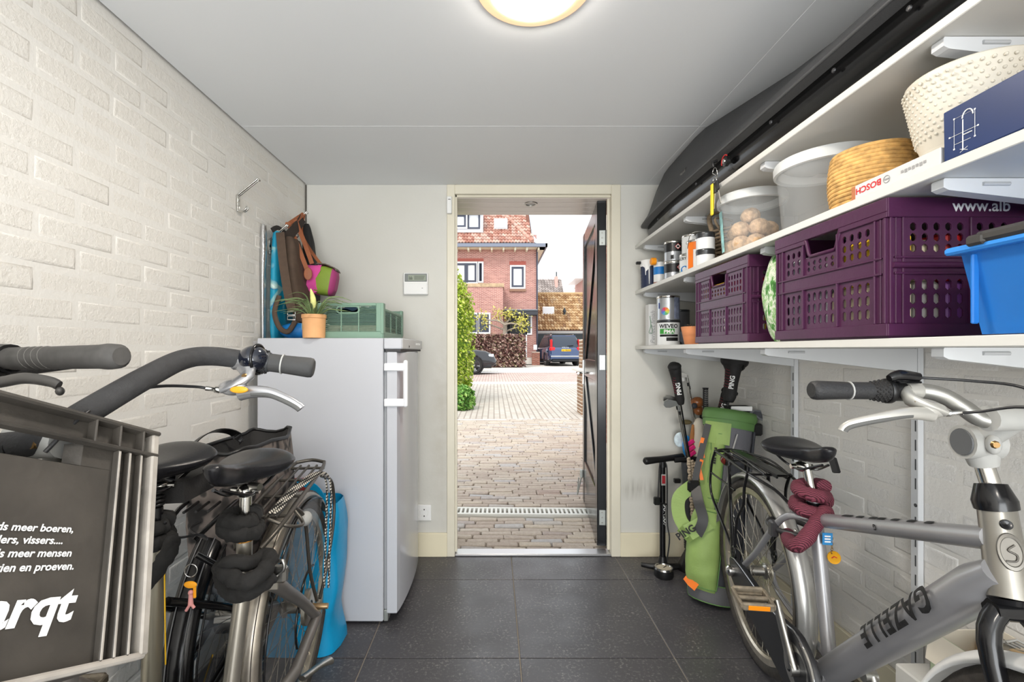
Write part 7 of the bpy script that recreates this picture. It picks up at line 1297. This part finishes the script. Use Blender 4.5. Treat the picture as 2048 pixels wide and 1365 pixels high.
fb_('side_wall', km, ((0, 0, T4), (CL, hy0, 0)), ((0, hy0, T4), (hx0, hy1, 0)), ((hx1, hy0, T4), (CL, hy1, 0)), ((0, hy1, T4), (CL, CH, 0)), r=.0005)
g = G(); g.add([FM @ V(hx0, hy0, .0), FM @ V(hx0 + .0, hy1, 0), FM @ V(hx0 + .012, hy1 - .0, -.012 * sg), FM @ V(hx0 + .012, hy0, -.012 * sg), FM @ V(hx1, hy1, 0), FM @ V(hx1, hy1 - .002, -.02 * sg), FM @ V(hx0 + .012, hy1 - .002, -.02 * sg)], [(0, 1, 2, 3), (1, 4, 5, 6)]); obj('handle_lip', g, km, cr_)
fb_('rim', km, ((-.012, -.002, -.006), (CL + .012, .004, .014)), ((-.012, .03, 0), (CL + .012, .034, .013)))
for x in (.012, .044, .075): fb_('rim_rib', km, ((x, .002, 0), (x + .003, .032, .013)), r=.001)
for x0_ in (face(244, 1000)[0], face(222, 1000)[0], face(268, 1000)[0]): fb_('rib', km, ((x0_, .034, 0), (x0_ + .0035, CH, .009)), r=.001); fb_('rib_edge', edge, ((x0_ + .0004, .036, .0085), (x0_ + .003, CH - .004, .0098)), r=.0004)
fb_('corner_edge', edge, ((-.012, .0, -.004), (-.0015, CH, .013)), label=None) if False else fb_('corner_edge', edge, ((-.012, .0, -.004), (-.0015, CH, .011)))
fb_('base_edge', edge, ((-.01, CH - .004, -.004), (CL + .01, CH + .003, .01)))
fb_('end_wall', km, ((0, 0, -CD), (.004, CH, 0))); fb_('end_wall', km, ((CL - .004, 0, -CD), (CL, CH, 0))); fb_('side_wall', km, ((0, .2, -CD), (CL, CH, -CD + .004))); fb_('bottom', km, ((0, CH - .004, -CD), (CL, CH, 0)))
fb_('rim', km, ((-.012, -.002, -CD - .012), (0.004, .004, 0)), ((CL - .004, -.002, -CD - .012), (CL + .012, .004, 0)), ((-.012, -.002, -CD - .012), (CL + .012, .004, -CD + .004)))
for body_, px, py, sz, sl in (('Steeds meer boeren,', 145, 1066, .0106, .2), ('telers, vissers....', 124, 1089, .0106, .2), ('Steeds meer mensen', 141, 1114, .0106, .2), ('zien en proeven.', 146, 1140, .0106, .2), ('marqt', 137, 1240, .046, .25)):
    x0_, y0_ = face(px, py); xx, yx = face(px - 60, py - (3 if sz < .03 else -8)); dxy = V(x0_ - xx, y0_ - yx, 0).normalized(); dxy = V(-1, 0, 0); 
    text(body_, sz, wprint, cr_, lambda u, v, x0_=x0_, y0_=y0_: FM @ V(x0_ - u, y0_ - v, .0008 * sg), .025 if sz < .03 else .035, shear=sl, align='RIGHT', label='white print')
g = G(); b0_ = FM @ V(.1, CH, -.15 * sg); 
for q in (-.06, .06): g.tube([FM @ V(.04, CH + .006, (-.15 + q) * sg), FM @ V(CL - .04, CH + .006, (-.15 + q) * sg)], .007, 8)
g.tube([FM @ V(.2, CH + .006, -.21 * sg), FM @ V(.2, CH + .006, -.09 * sg)], .006, 8); g.tube([FM @ V(.2, CH + .01, -.15 * sg), Bb(.9, 0, .78)], .012, 8); g.tube([FM @ V(.3, CH + .01, -.09 * sg), Bb(1.1, .06, .36)], .006, 8); g.tube([FM @ V(.3, CH + .01, -.21 * sg), Bb(1.1, -.06, .36)], .006, 8); obj('front_carrier', g, blk, K_)
# ================================================================ golf bag corner
ggreen = mat('golf_green', (140, 166, 94), .6, var=.07, vs=12, bump=.2, bs=140); ggrey = mat('golf_grey', (104, 104, 110), .6, bump=.2, bs=160); gdk = mat('golf_dark', (52, 54, 60), .6); gol = mat('golf_darkgreen', (92, 130, 72), .6)
b0, b1 = V(1.03, 2.16, .01), V(1.185, 2.29, .86); ba = (b1 - b0).normalized(); bxv, byv, _ = frame(ba, V(0, -1, 0)); gb_ = thing('golf_bag', 'green and grey golf stand bag leaning in the back right corner', 'bag', b0)
def bring(u, r, e=0): c = b0.lerp(b1, u); return [c + bxv * ((r + e) * math.cos(a)) + byv * ((r + e) * .82 * math.sin(a)) for a in [2 * math.pi * i / 28 for i in range(28)]]
def tov(c): d = V(0, 0, H) - c; d = d - ba * d.dot(ba); return d.normalized()
fa_ = math.atan2(tov(b0).dot(byv) / .82, tov(b0).dot(bxv))
def bpt(u, ang, r): c = b0.lerp(b1, u); return c + bxv * (r * math.cos(ang)) + byv * (r * .82 * math.sin(ang))
def rad(u): return .1 + .014 * u + .006 * math.sin(u * 7)
g = G(); g.loft([bring(u, rad(u)) for u in [i / 14 for i in range(15)]]); obj('barrel', g, ggrey, gb_)
def panel(name, m, u0, u1, a0, a1, lift, amp=.006, seed=0, lab=None):
    g = G(); f = lambda s_: (lambda i, j: bpt(u0 + (u1 - u0) * j, fa_ + a0 + (a1 - a0) * i, rad(u0 + (u1 - u0) * j) + s_ * lift * (math.sin(math.pi * i) ** .35 * math.sin(math.pi * min(max(j, .01), .99)) ** .35) + amp * noise.noise(V(i * 3 + seed, j * 8, seed)) + .002))
    g.grid(f(1), 14, 22); o = obj(name, g, m, gb_, label=lab); h = f(1)
    if lift > .01: g = G(); e = .035; g.tube([h(e + (1 - 2 * e) * q, e) + tov(b0) * .001 for q in [i / 8 for i in range(9)]] + [h(1 - e, e + (1 - 2 * e) * q) for q in [i / 14 for i in range(1, 15)]] + [h(1 - e - (1 - 2 * e) * q, 1 - e) for q in [i / 8 for i in range(1, 9)]] + [h(e, 1 - e - (1 - 2 * e) * q) for q in [i / 14 for i in range(1, 14)]], .0028, 5, closed=True); obj('seam', g, gol, o)
    return o
panel('side_panel', ggreen, .1, .93, -1.25, -.15, .012, seed=1, lab='lime green side panel'); panel('pocket', ggreen, .06, .48, -1.1, .2, .075, seed=4, lab='bulging lime green pocket'); panel('front_panel', gdk, .1, .8, .25, 1.2, .008, seed=6); panel('base_band', mat('golf_mid_grey', (92, 92, 94), .6), -.0, .1, -1.6, 1.6, .012, 0, 2); panel('upper_pocket', ggreen, .52, .9, -.62, -.05, .022, seed=9)
g = G(); r0_ = bring(.93, rad(.93), .006); r1_ = bring(1.0, rad(1), .012); r2_ = bring(1.03, rad(1), .004); r3_ = bring(1.02, rad(1), -.018); g.loft([r0_, r1_, r2_, r3_], cap=False); obj('collar', g, gol, gb_, label='dark green top collar'); g = G(); g.loft([bring(.97, .13), bring(.972, .001)], cap=False); obj('mouth', g, black, gb_)
g = G(); g.grid(lambda i, j: bpt(.83 + .12 * j, fa_ + -1.0 + 1.1 * i, rad(.9) + .014), 10, 2); obj('collar_panel', g, ggreen, gb_)
g = G(); f_ = lambda q, a, e: bpt(q, fa_ + a, rad(q) + e)
g.strip(cr([f_(.93, -.75, .02), f_(.75, -.8, .05), f_(.62, -.78, .07), f_(.52, -.72, .075)], 5), .028, .006, tov(b0)); obj('strap_webbing', g, black, gb_); g = G(); bk0 = f_(.58, -.75, .08); g.rbox((-.03, -.012, -.028), (.03, .012, .028), .01, TM(bk0)); obj('strap_buckle', g, black, gb_)
g = G(); g.strip(cr([f_(.58, -.8, .08), f_(.5, -1.05, .11), f_(.4, -.9, .11), f_(.33, -.55, .1)], 6), .06, .018, tov(b0)); s_ = obj('shoulder_strap', g, ggreen, gb_); g = G(); g.strip(cr([f_(.58, -.72, .075), f_(.5, -.5, .09), f_(.42, -.35, .09), f_(.34, -.45, .09)], 6), .045, .012, tov(b0)); obj('shoulder_strap', g, black, gb_)
g = G(); g.strip([f_(.42, -.25, .07), f_(.34, -.6, .115), f_(.31, -.78, .1)], .07, .006, tov(b0)); sl = obj('strap_patch', g, ggreen, gb_)
pc_ = f_(.345, -.58, .125); tx = (f_(.42, -.25, .07) - f_(.31, -.78, .1)).normalized(); nv = tov(pc_); ty = nv.cross(tx).normalized(); text('PING', .042, bprint, gb_, on_plane(pc_ - tx * .055 - ty * .012, tx, ty, nv, .004), .03, label='black strap lettering'); 
pz = f_(.72, -.3, .03); pm_ = on_plane(pz, ba, tov(pz).cross(ba).normalized(), tov(pz), .006); marks(gb_, bprint, pm_, [(q * .0105, 0, q * .0105 + .008, .012) for q in (0, 1, 2, 3.6, 4.6, 5.6, 6.6)], 'small_print')
for q in ((.8, -.78, .045), (.68, -.72, .05)): g = G(); g.strip([f_(q[0] + .05, q[1], q[2]), f_(q[0], q[1] - .08, q[2]), f_(q[0] - .06, q[1] + .02, q[2] - .01)], .016, .004, tov(b0)); obj('orange_tab', g, orange, gb_, label='orange tab')
g = G(); g.strip([f_(.1, -.95, .04), f_(.085, -.65, .05), f_(.07, -.45, .045)], .035, .006, tov(b0)); obj('orange_tab', g, orange, gb_, label='orange tab'); g = G(); g.strip(cr([f_(.9, .35, .012), f_(.75, .2, .012), f_(.5, .15, .012)], 4), .006, .003, tov(b0)); obj('zip', g, lightp, gb_)
g = G(); g.rbox((-.03, -.02, -.03), (.02, .02, .03), .008, TM(bpt(.95, fa_ + 1.5, .13))); obj('stand_latch', g, black, gb_); g = G()
for a_ in (1.3, 1.9): g.tube([bpt(.93, fa_ + a_, .122), bpt(.1, fa_ + a_, .118)], .007, 8)
obj('stand_leg', g, gdk, gb_)
# clubs in the bag
def shaft_head(name, lab, tip, foot, headfn, group, m=chrome, r=.0045):
    t = thing(name, lab, 'golf club', foot, group); g = G(); g.tube([foot, foot.lerp(tip, .5), tip], [r * .8, r, r], 8); obj('shaft', g, m, t); headfn(t, tip, (tip - foot).normalized()); return t
def iron(dirx, big=1.0, face_m=steel):
    def f(t, tip, ax):
        dx_ = (Vector(dirx) - ax * Vector(dirx).dot(ax)).normalized(); nn_ = ax.cross(dx_).normalized(); M = TM(tip, dx_, ax, nn_); g = G(); g.tube([tip - ax * .03, tip + ax * .012], .0062, 10)
        poly = [(-.006, -.004), (.018, .004), (.05, .0), (.072, .006), (.08, .022), (.074, .042), (.05, .05), (.02, .036), (-.004, .022)]; poly = [(x * big, y * big) for x, y in poly]; g.prism(poly, TM(tip - nn_ * .006, dx_, ax, nn_), .011); o = obj('iron_head', g, face_m, t); g = G(); pp_ = [((x - .036) * .7 + .036, (y - .022) * .62 + .022) for x, y in poly]; g.prism([(x, y) for x, y in pp_], TM(tip - nn_ * .0075, dx_, ax, nn_), .0016); obj('head_cavity', g, gdk, t)
        g = G(); g.tube([tip - ax * .05, tip - ax * .03], .0065, 10); obj('ferrule', g, black, t)
    return f
def cover(dirx, L=.2, r=.035, letters=True, m=blackm, big=1.0):
    def f(t, tip, ax):
        dx_ = (Vector(dirx) - ax * Vector(dirx).dot(ax)).normalized(); p = [tip - ax * .16, tip - ax * .13, tip - ax * .06, tip, tip + ax * .035, tip + ax * .05 + dx_ * .02, tip + ax * .055 + dx_ * .05]; rs = [.016 * big, .024 * big, .024 * big, .028 * big, r, r * .9, r * .3]; pth = cr(p, 4)
        g = G(); g.tube(pth, rs, 16, up=dx_, flat=.85); o = obj('head_cover', g, m, t); nv = V(0, 0, H) - tip; nv = (nv - ax * nv.dot(ax)).normalized(); sd = nv.cross(ax)
        if letters: text('PING', .03, wprint, t, on_plane(tip - ax * .1 + sd * -.012 + nv * .026 * big, ax, sd, nv, .001), .03, label='white lettering')
        g = G()
        for k in range(7): c_ = tip - ax * (.09 - k * .014); g.tube([c_ + (nv * .0235 + sd * .004) * big, c_ + (nv * .021 + sd * .014) * big, c_ + (nv * .012 + sd * .0225) * big + ax * .008], .0012, 5)
        obj('red_piping', g, mat('wine_piping', (130, 40, 56), .6), t, label='wine red stitching')
        g = G(); g.ball(tip + ax * .05, (r * 1.05, r * 1.05, r * .7), 14, 10, M=axisM((0, 0, 0), ax)); obj('cover_top', g, m, t)
    return f
mb = b0.lerp(b1, .9)
shaft_head('golf_club', 'driver in a tall black headcover with white lettering in the bag', P(1466, 742, 2.3), mb + V(-.03, -.02, 0), cover((1, 0, .2), r=.062, big=1.5), 'golf clubs in the bag', blk)
shaft_head('golf_club', 'second wood in a plain black headcover behind the driver', P(1450, 800, 2.36), mb + V(-.05, .03, 0), cover((1, 0, 0), r=.03), 'golf clubs in the bag', blk)
def mallet(t, tip, ax): g = G(); g.loft([[tip + V(x, y, z) for x, y, z in ((-.0 + e, -.03 + e, 0), (.1 - e, -.03 + e, 0), (.1 - e, .03 - e, 0), (0 + e, .03 - e, 0))] for e, z in ((.004, 0),)] + [[tip + V(x, y, .034) for x, y in ((-.01, -.034), (.11, -.034), (.11, .034), (-.01, .034))]], sm=False); o = obj('putter_cover', g, blackm, t, bev=.008); g = G(); g.rbox((.0, -.037, .012), (.105, -.03, .036), .003, TM(tip)); obj('white_panel', g, wprint, t, label='white panel')
shaft_head('golf_club', 'putter under a black and white square cover in the bag', P(1455, 826, 2.28), mb + V(.02, -.02, 0), mallet, 'golf clubs in the bag')
shaft_head('golf_club', 'iron with dark rounded head at the right of the bag', P(1500, 828, 2.28), mb + V(.04, 0, 0), iron((1, -.2, .1), 1.0, mat('dark_iron', (96, 98, 100), .3, .7)), 'golf clubs in the bag'); shaft_head('golf_club', 'wedge with dark head half behind the dark iron', P(1508, 826, 2.34), mb + V(.05, .03, 0), iron((1, .2, .25), 1.05, MC['dark_iron']), 'golf clubs in the bag')
t = thing('racket_grip', 'ribbed black racket handle standing up beside the green bag', 'racket', P(1410, 830, 2.42)); g = G(); a, b = P(1411, 830, 2.42), P(1411, 776, 2.42); g.tube([a, b.lerp(a, .06), b], [.0135, .0135, .016], 12); obj('handle', g, black, t); g = G()
for k in range(13): q = a.lerp(b, .08 + k * .068); g.tube([q + V(-.011, -.0105, 0), q + V(0, -.0145, .003), q + V(.011, -.0105, 0)], .0017, 5)
obj('grip_wrap', g, mat('wrap_grey', (140, 138, 132), .7), t); g = G(); g.tube([a, P(1412, 850, 2.42), P(1418, 960, 2.45)], [.012, .01, .008], 10); obj('throat', g, blk, t); g = G(); g.tube(cr([P(1418, 945, 2.45), P(1395, 1000, 2.46), P(1400, 1080, 2.47), P(1425, 1105, 2.48), P(1445, 1060, 2.47), P(1435, 985, 2.46)], 4, True), .008, 8, closed=True); obj('hoop', g, blk, t)
# loose clubs leaning in the corner behind the pumps
F1 = P(1400, 1095, 2.52)
shaft_head('golf_club', 'iron with a bright head at far left of the loose clubs', P(1352, 802, 2.48), P(1392, 1010, 2.55), iron((-1, 0, .1), .85), 'loose golf clubs in the corner'); shaft_head('golf_club', 'iron whose dark blade overlaps the bright head at left', P(1357, 812, 2.44), P(1394, 1010, 2.52), iron((-1, 0, .25), .95, mat('iron_grey', (150, 152, 152), .3, .7)), 'loose golf clubs in the corner')
shaft_head('golf_club', 'loose wood in a black headcover with white letters beside the wall', P(1352, 752, 2.42), P(1391, 985, 2.5), cover((-.2, 0, 1), r=.033), 'loose golf clubs in the corner', blk); shaft_head('golf_club', 'iron with cavity head behind the loose black headcover', P(1374, 755, 2.5), P(1402, 920, 2.55), iron((-.6, 0, .5), .8), 'loose golf clubs in the corner'); shaft_head('golf_club', 'lower iron with chrome neck right of the loose headcover', P(1376, 762, 2.54), P(1405, 920, 2.58), iron((-.3, .2, -.9), .75), 'loose golf clubs in the corner')
def leaned(pts, r, m, name, lab, cat, n=12, flat=1): g = G(); g.tube(cr(pts, 5), r, n, flat=flat, up=V(0, 1, 0)); return solo(name, g, m, lab, cat, pts[0])
leaned([P(1408, 1000, 2.52), P(1398, 900, 2.52), P(1398, 850, 2.52), P(1402, 838, 2.52)], [.034, .036, .03, .012], mat('cream_fabric', (222, 216, 202), .7, bump=.2, bs=60), 'umbrella', 'rolled cream umbrella standing in the corner beside the green bag', 'umbrella'); leaned([P(1416, 1000, 2.55), P(1410, 890, 2.55), P(1407, 850, 2.55), P(1405, 835, 2.55)], [.03, .032, .024, .008], mat('bottle_green', (30, 66, 56), .6, bump=.2, bs=60), 'umbrella', 'rolled bottle green umbrella against the back right corner', 'umbrella')
t = thing('wooden_club', 'old golf wood with varnished brown head and dark shaft', 'golf club', P(1400, 960, 2.57)); g = G(); g.ball(P(1395, 805, 2.5), (.036, .03, .03), 14, 10); g.ball(P(1398, 822, 2.52), (.03, .026, .026), 12, 8); obj('wood_head', g, mat('varnished_wood', (146, 88, 48), .25, var=.25, vs=40), t, label='brown varnished head'); g = G(); g.ball(P(1389, 812, 2.48), (.016, .012, .016), 10, 8); obj('sole_plate', g, gdk, t); g = G(); g.tube([P(1401, 825, 2.52), P(1403, 960, 2.57)], .006, 8); obj('shaft', g, blk, t)
t = thing('beach_bats', 'bundle of blue and pink patterned beach bats behind the clubs', 'bats', P(1375, 940, 2.56)); bm2 = mat('bat_blue', (40, 130, 200), .4, var=.5, vs=12)
for c_, r_, m_, nm in ((P(1360, 880, 2.56), (.034, .008, .042), mat('bat_white', (206, 222, 236), .4, var=.3, vs=30), 'round_bat'), (P(1374, 893, 2.54), (.026, .012, .06), bm2, 'blue_bat')): g = G(); g.ball(c_, r_, 16, 12); obj(nm, g, m_, t)
for i in range(3): q = P(1381 + i * 1.5, 886 + i * 11, 2.5); g = G(); g.rbox((-.022, -.006, -.011), (.022, .006, .011), .003, TM(q) @ Matrix.Rotation(-.6, 4, 'Y')); obj('pink_band', g, mat('hot_pink', (236, 40, 130), .5), t, label='hot pink band')
g = G(); g.tube([P(1386, 850, 2.5), P(1384, 880, 2.52), P(1383, 920, 2.53)], [.006, .014, .01], 10); obj('bat_handle', g, mat('bat_tan', (176, 120, 70), .5), t); g = G(); g.ball(P(1372, 845, 2.56), (.034, .012, .014), 12, 8); obj('bat_tip', g, mat('olive_bat', (110, 98, 66), .5), t)
# plaited rope roll
rope = mat('pale_rope', (196, 180, 158), .85, var=.2, vs=40); t = thing('rope_bundle', 'pale plaited rope bundle hanging behind the green golf bag', 'rope', P(1390, 1090, 2.4))
for q in range(5):
    g = G(); n_ = 60; x0_ = 1377 + q * 7
    g.tube([P(x0_ + 12 * (i / n_) + 1.4 * math.sin(i * 1.25 + q), 918 + 5 * q + (170 - 8 * q) * i / n_, 2.4 + .006 * math.cos(i * 1.25 + q) + .012 * (q % 2)) for i in range(n_ + 1)], [.0085] * (n_ + 1), 6); obj('rope_strand', g, rope, t)
    g = G()
    for i in range(0, n_, 2): c_ = P(x0_ + 12 * (i / n_), 918 + 5 * q + (170 - 8 * q) * i / n_, 2.39 + .012 * (q % 2)); g.ball(c_, (.011, .006, .007), 6, 5, M=Matrix.Rotation(.6 * (1 if i % 4 else -1), 4, 'Y'))
    obj('rope_plait', g, rope, t, kind='stuff')
# ---- pumps
pb = V(.905, 2.47, 0); t = thing('floor_pump', 'slim black bicycle floor pump with gauge and white lettering', 'pump', pb); tp = P(1325, 935, 2.49); bt = V(.915, 2.47, .055); ax_ = (tp - bt).normalized()
g = G(); g.tube([bt, tp], .0155, 16); cyl = obj('pump_barrel', g, blk, t); g = G(); g.tube([tp, tp + ax_ * .03], .018, 14); g.tube([tp + ax_ * .03, tp + ax_ * .055], .008, 8); obj('barrel_cap', g, black, cyl)
ha, hb2 = P(1289, 923, 2.42), P(1366, 914, 2.56); g = G(); g.tube([ha, ha.lerp(hb2, .03), ha.lerp(hb2, .4), ha.lerp(hb2, .6), hb2.lerp(ha, .03), hb2], [.012, .02, .017, .017, .02, .012], 12); obj('handle', g, black, t)
g = G(); g.rbox((-.012, -.017, -.03), (.012, -.0145, .03), .001, TM(bt.lerp(tp, .87))); o = obj('pump_label', g, lightp, cyl); g = G(); g.box((-.009, -.0175, -.02), (.009, -.0168, .024), TM(bt.lerp(tp, .87))); obj('label_red', g, mat('label_red', (150, 30, 40), .5), cyl)
ps = bt.lerp(tp, .62); sx_ = V(1, .35, 0).normalized(); text('DUNLOP', .03, wprint, t, lambda u, v: ps - ax_ * u + (V(.36, -.93, 0) * math.cos(-.35 + v / .0155) + V(.93, .36, 0) * math.sin(-.35 + v / .0155)) * .0162, .035, label='white lettering', shear=.2)
g = G(); g.tube(cr([bt + V(.02, -.01, .0), bt + V(.03, -.02, .12), ps + V(.022, -.01, -.1), tp + V(.022, -.01, -.06), tp + V(.014, -.012, .022), tp + V(-.016, -.01, .022), tp + V(-.024, -.012, -.06), ps + V(-.028, -.012, .03)], 6), .0038, 7); obj('hose', g, mat('hose_rubber', (44, 44, 46), .6), t); g = G(); g.rbox((-.022, -.012, -.02), (.012, .012, .022), .005, TM(ps + V(-.03, -.012, .01))); g.tube([ps + V(-.02, -.014, 0), ps + V(.02, -.018, -.006)], .004, 6); obj('valve_head', g, black, t)
g = G(); g.tube(cr([pb + V(-.1, .02, .02), pb + V(-.05, .0, .02), pb + V(.01, -.01, .02), pb + V(.11, .02, .015)], 4), [.012, .016, .022, .012], 10, flat=.8, up=V(0, 1, 0)); g.tube([bt + V(0, 0, -.035), bt + V(0, 0, .02)], [.03, .017], 16); obj('foot', g, black, t)
gc_ = V(.895, 2.40, .0); g = G(); g.lathe([(0, .0), (.046, .001), (.05, .012), (.048, .04), (.044, .045)], TM(gc_), 28); ga_ = obj('gauge_body', g, black, t); g = G(); g.lathe([(.047, .041), (.045, .05), (.039, .05), (.037, .045)], TM(gc_), 28); obj('gauge_ring', g, chrome, ga_); g = G(); g.lathe([(.039, .045), (0, .046)], TM(gc_), 28); obj('gauge_dial', g, mat('dial_cream', (196, 186, 164), .3), ga_, label='cream dial'); g = G(); g.rbox((-.002, -.002, .0465), (.028, .002, .048), .0008, TM(gc_) @ Matrix.Rotation(.7, 4, 'Z')); obj('needle', g, bprint, ga_)
p2 = V(1.07, 2.48, 0); t = thing('track_pump', 'thick dark grey floor pump with ribbed lower barrel behind the rope', 'pump', p2); T2 = P(1371, 925, 2.5); g = G(); g.tube([p2 + V(0, 0, .1), T2], .022, 16); obj('pump_barrel', g, mat('pump_grey', (62, 64, 68), .45), t)
for k in range(10): g = G(); q = (p2 + V(0, 0, .1)).lerp(T2, k * .026 + .02); g.tube([q, q + V(0, 0, .004), q + V(0, 0, .01), q + V(0, 0, .013)], [.027, .031, .031, .027], 16); obj('grip_ring', g, black, t)
g = G(); g.tube([p2 + V(0, 0, .0), p2 + V(0, 0, .02), p2 + V(0, 0, .1)], [.07, .066, .028], 18); g.tube(cr([p2 + V(-.13, -.01, .012), p2 + V(0, 0, .02), p2 + V(.12, .02, .012)], 3), .015, 8); obj('foot', g, black, t); g = G(); g.tube([T2 + V(-.06, 0, .01), T2 + V(.08, .0, .02)], .013, 10); obj('handle', g, black, t); g = G(); g.rbox((-.05, -.012, -.012), (-.015, .012, .012), .004, TM(P(1366, 962, 2.49))); obj('hose_clip', g, black, t)
# ---- low shoe box and bench at lower right
t = thing('shoe_box', 'open white carton with shoes on the floor behind the front wheel', 'box', (1.21, 1.0, .335)); 
x0_, x1_, y0_, y1_, zb_ = 1.12, 1.3, .85, 1.17, .3355
bench = G(); bench.rbox((1.1, .6, .0), (1.312, 1.25, .335), .004); solo('low_bench', bench, shm, 'low white plinth along the right wall under the shoe carton', 'plinth', (1.18, 1.0, 0))
wcb = mat('carton_inside', (214, 206, 190), .7, var=.06, vs=9); grn = mat('carton_pale_green', (176, 190, 160), .6, var=.2, vs=14)
for nm, a, b, m_ in (('bottom', (x0_, y0_, zb_ + .0005), (x1_, y1_, zb_ + .004), wcb), ('front_wall', (x0_, y0_, zb_), (x0_ + .003, y1_, zb_ + .14), grn), ('back_wall', (x1_ - .003, y0_, zb_), (x1_, y1_, zb_ + .14), wcb), ('end_wall', (x0_, y0_, zb_), (x1_, y0_ + .003, zb_ + .14), wcb), ('end_wall', (x0_, y1_ - .003, zb_), (x1_, y1_, zb_ + .14), wcb)): g = G(); g.rbox(a, b, .001); obj(nm, g, m_, t)
g = G(); g.add([V(x0_, y1_, zb_ + .14), V(x0_, y0_ + .1, zb_ + .14), V(x0_ - .03, y0_ + .12, zb_ + .08), V(x0_ - .03, y1_ - .02, zb_ + .08)], [(0, 1, 2, 3)]); obj('flap', g, wcb, t)
def shoe(lab, o, ry, m_, sole):
    t = thing('shoe', lab, 'shoe', o, 'shoes in the white carton'); M = TM(o) @ Matrix.Rotation(ry, 4, 'Z'); rings = []
    for i in range(13):
        u = i / 12; x = -.12 + .25 * u; w = .034 + .012 * math.sin(math.pi * min(u * 1.25, 1)) - .02 * max(0, u - .85) * 6; h = (.085 - .05 * min(1, max(0, (u - .3) / .4))) if u > .02 else .07; h = max(h, .034); rings.append([M @ V(x, w * math.copysign(abs(math.cos(a)) ** .7, math.cos(a)), .018 + h / 2 + h / 2 * math.sin(a)) for a in [2 * math.pi * k / 14 for k in range(14)]])
    g = G(); g.loft(rings); obj('upper', g, m_, t); g = G(); g.prism([(-.125 + .26 * (.5 - .5 * math.cos(a)) , (.04 if math.sin(a) > 0 else -.04) * abs(math.sin(a)) ** .5) for a in [2 * math.pi * k / 20 for k in range(20)]], M, .02); obj('sole', g, sole, t); g = G(); g.tube([M @ V(-.06 + .05 * math.cos(a), .026 * math.sin(a), .1 - .02 * math.cos(a)) for a in [2 * math.pi * k / 14 for k in range(14)]], .006, 6, closed=True); obj('collar', g, sole, t); g = G()
    for k in range(4): g.tube([M @ V(.0 + k * .02, -.02, .092 - k * .012), M @ V(.006 + k * .02, 0, .1 - k * .013), M @ V(.0 + k * .02, .02, .092 - k * .012)], .003, 5)
    obj('laces', g, lightp, t)
shoe('grey brown trainer lying uppermost in the carton', V(1.21, 1.05, zb_ + .085), 1.1, mat('shoe_grey', (128, 122, 110), .7, var=.25, vs=40), mat('gum_sole', (186, 158, 118), .7)); shoe('pale trainer tucked behind the grey brown one', V(1.21, .97, zb_ + .005), 1.7, mat('shoe_pale', (186, 182, 172), .7, var=.15, vs=40), wprint)
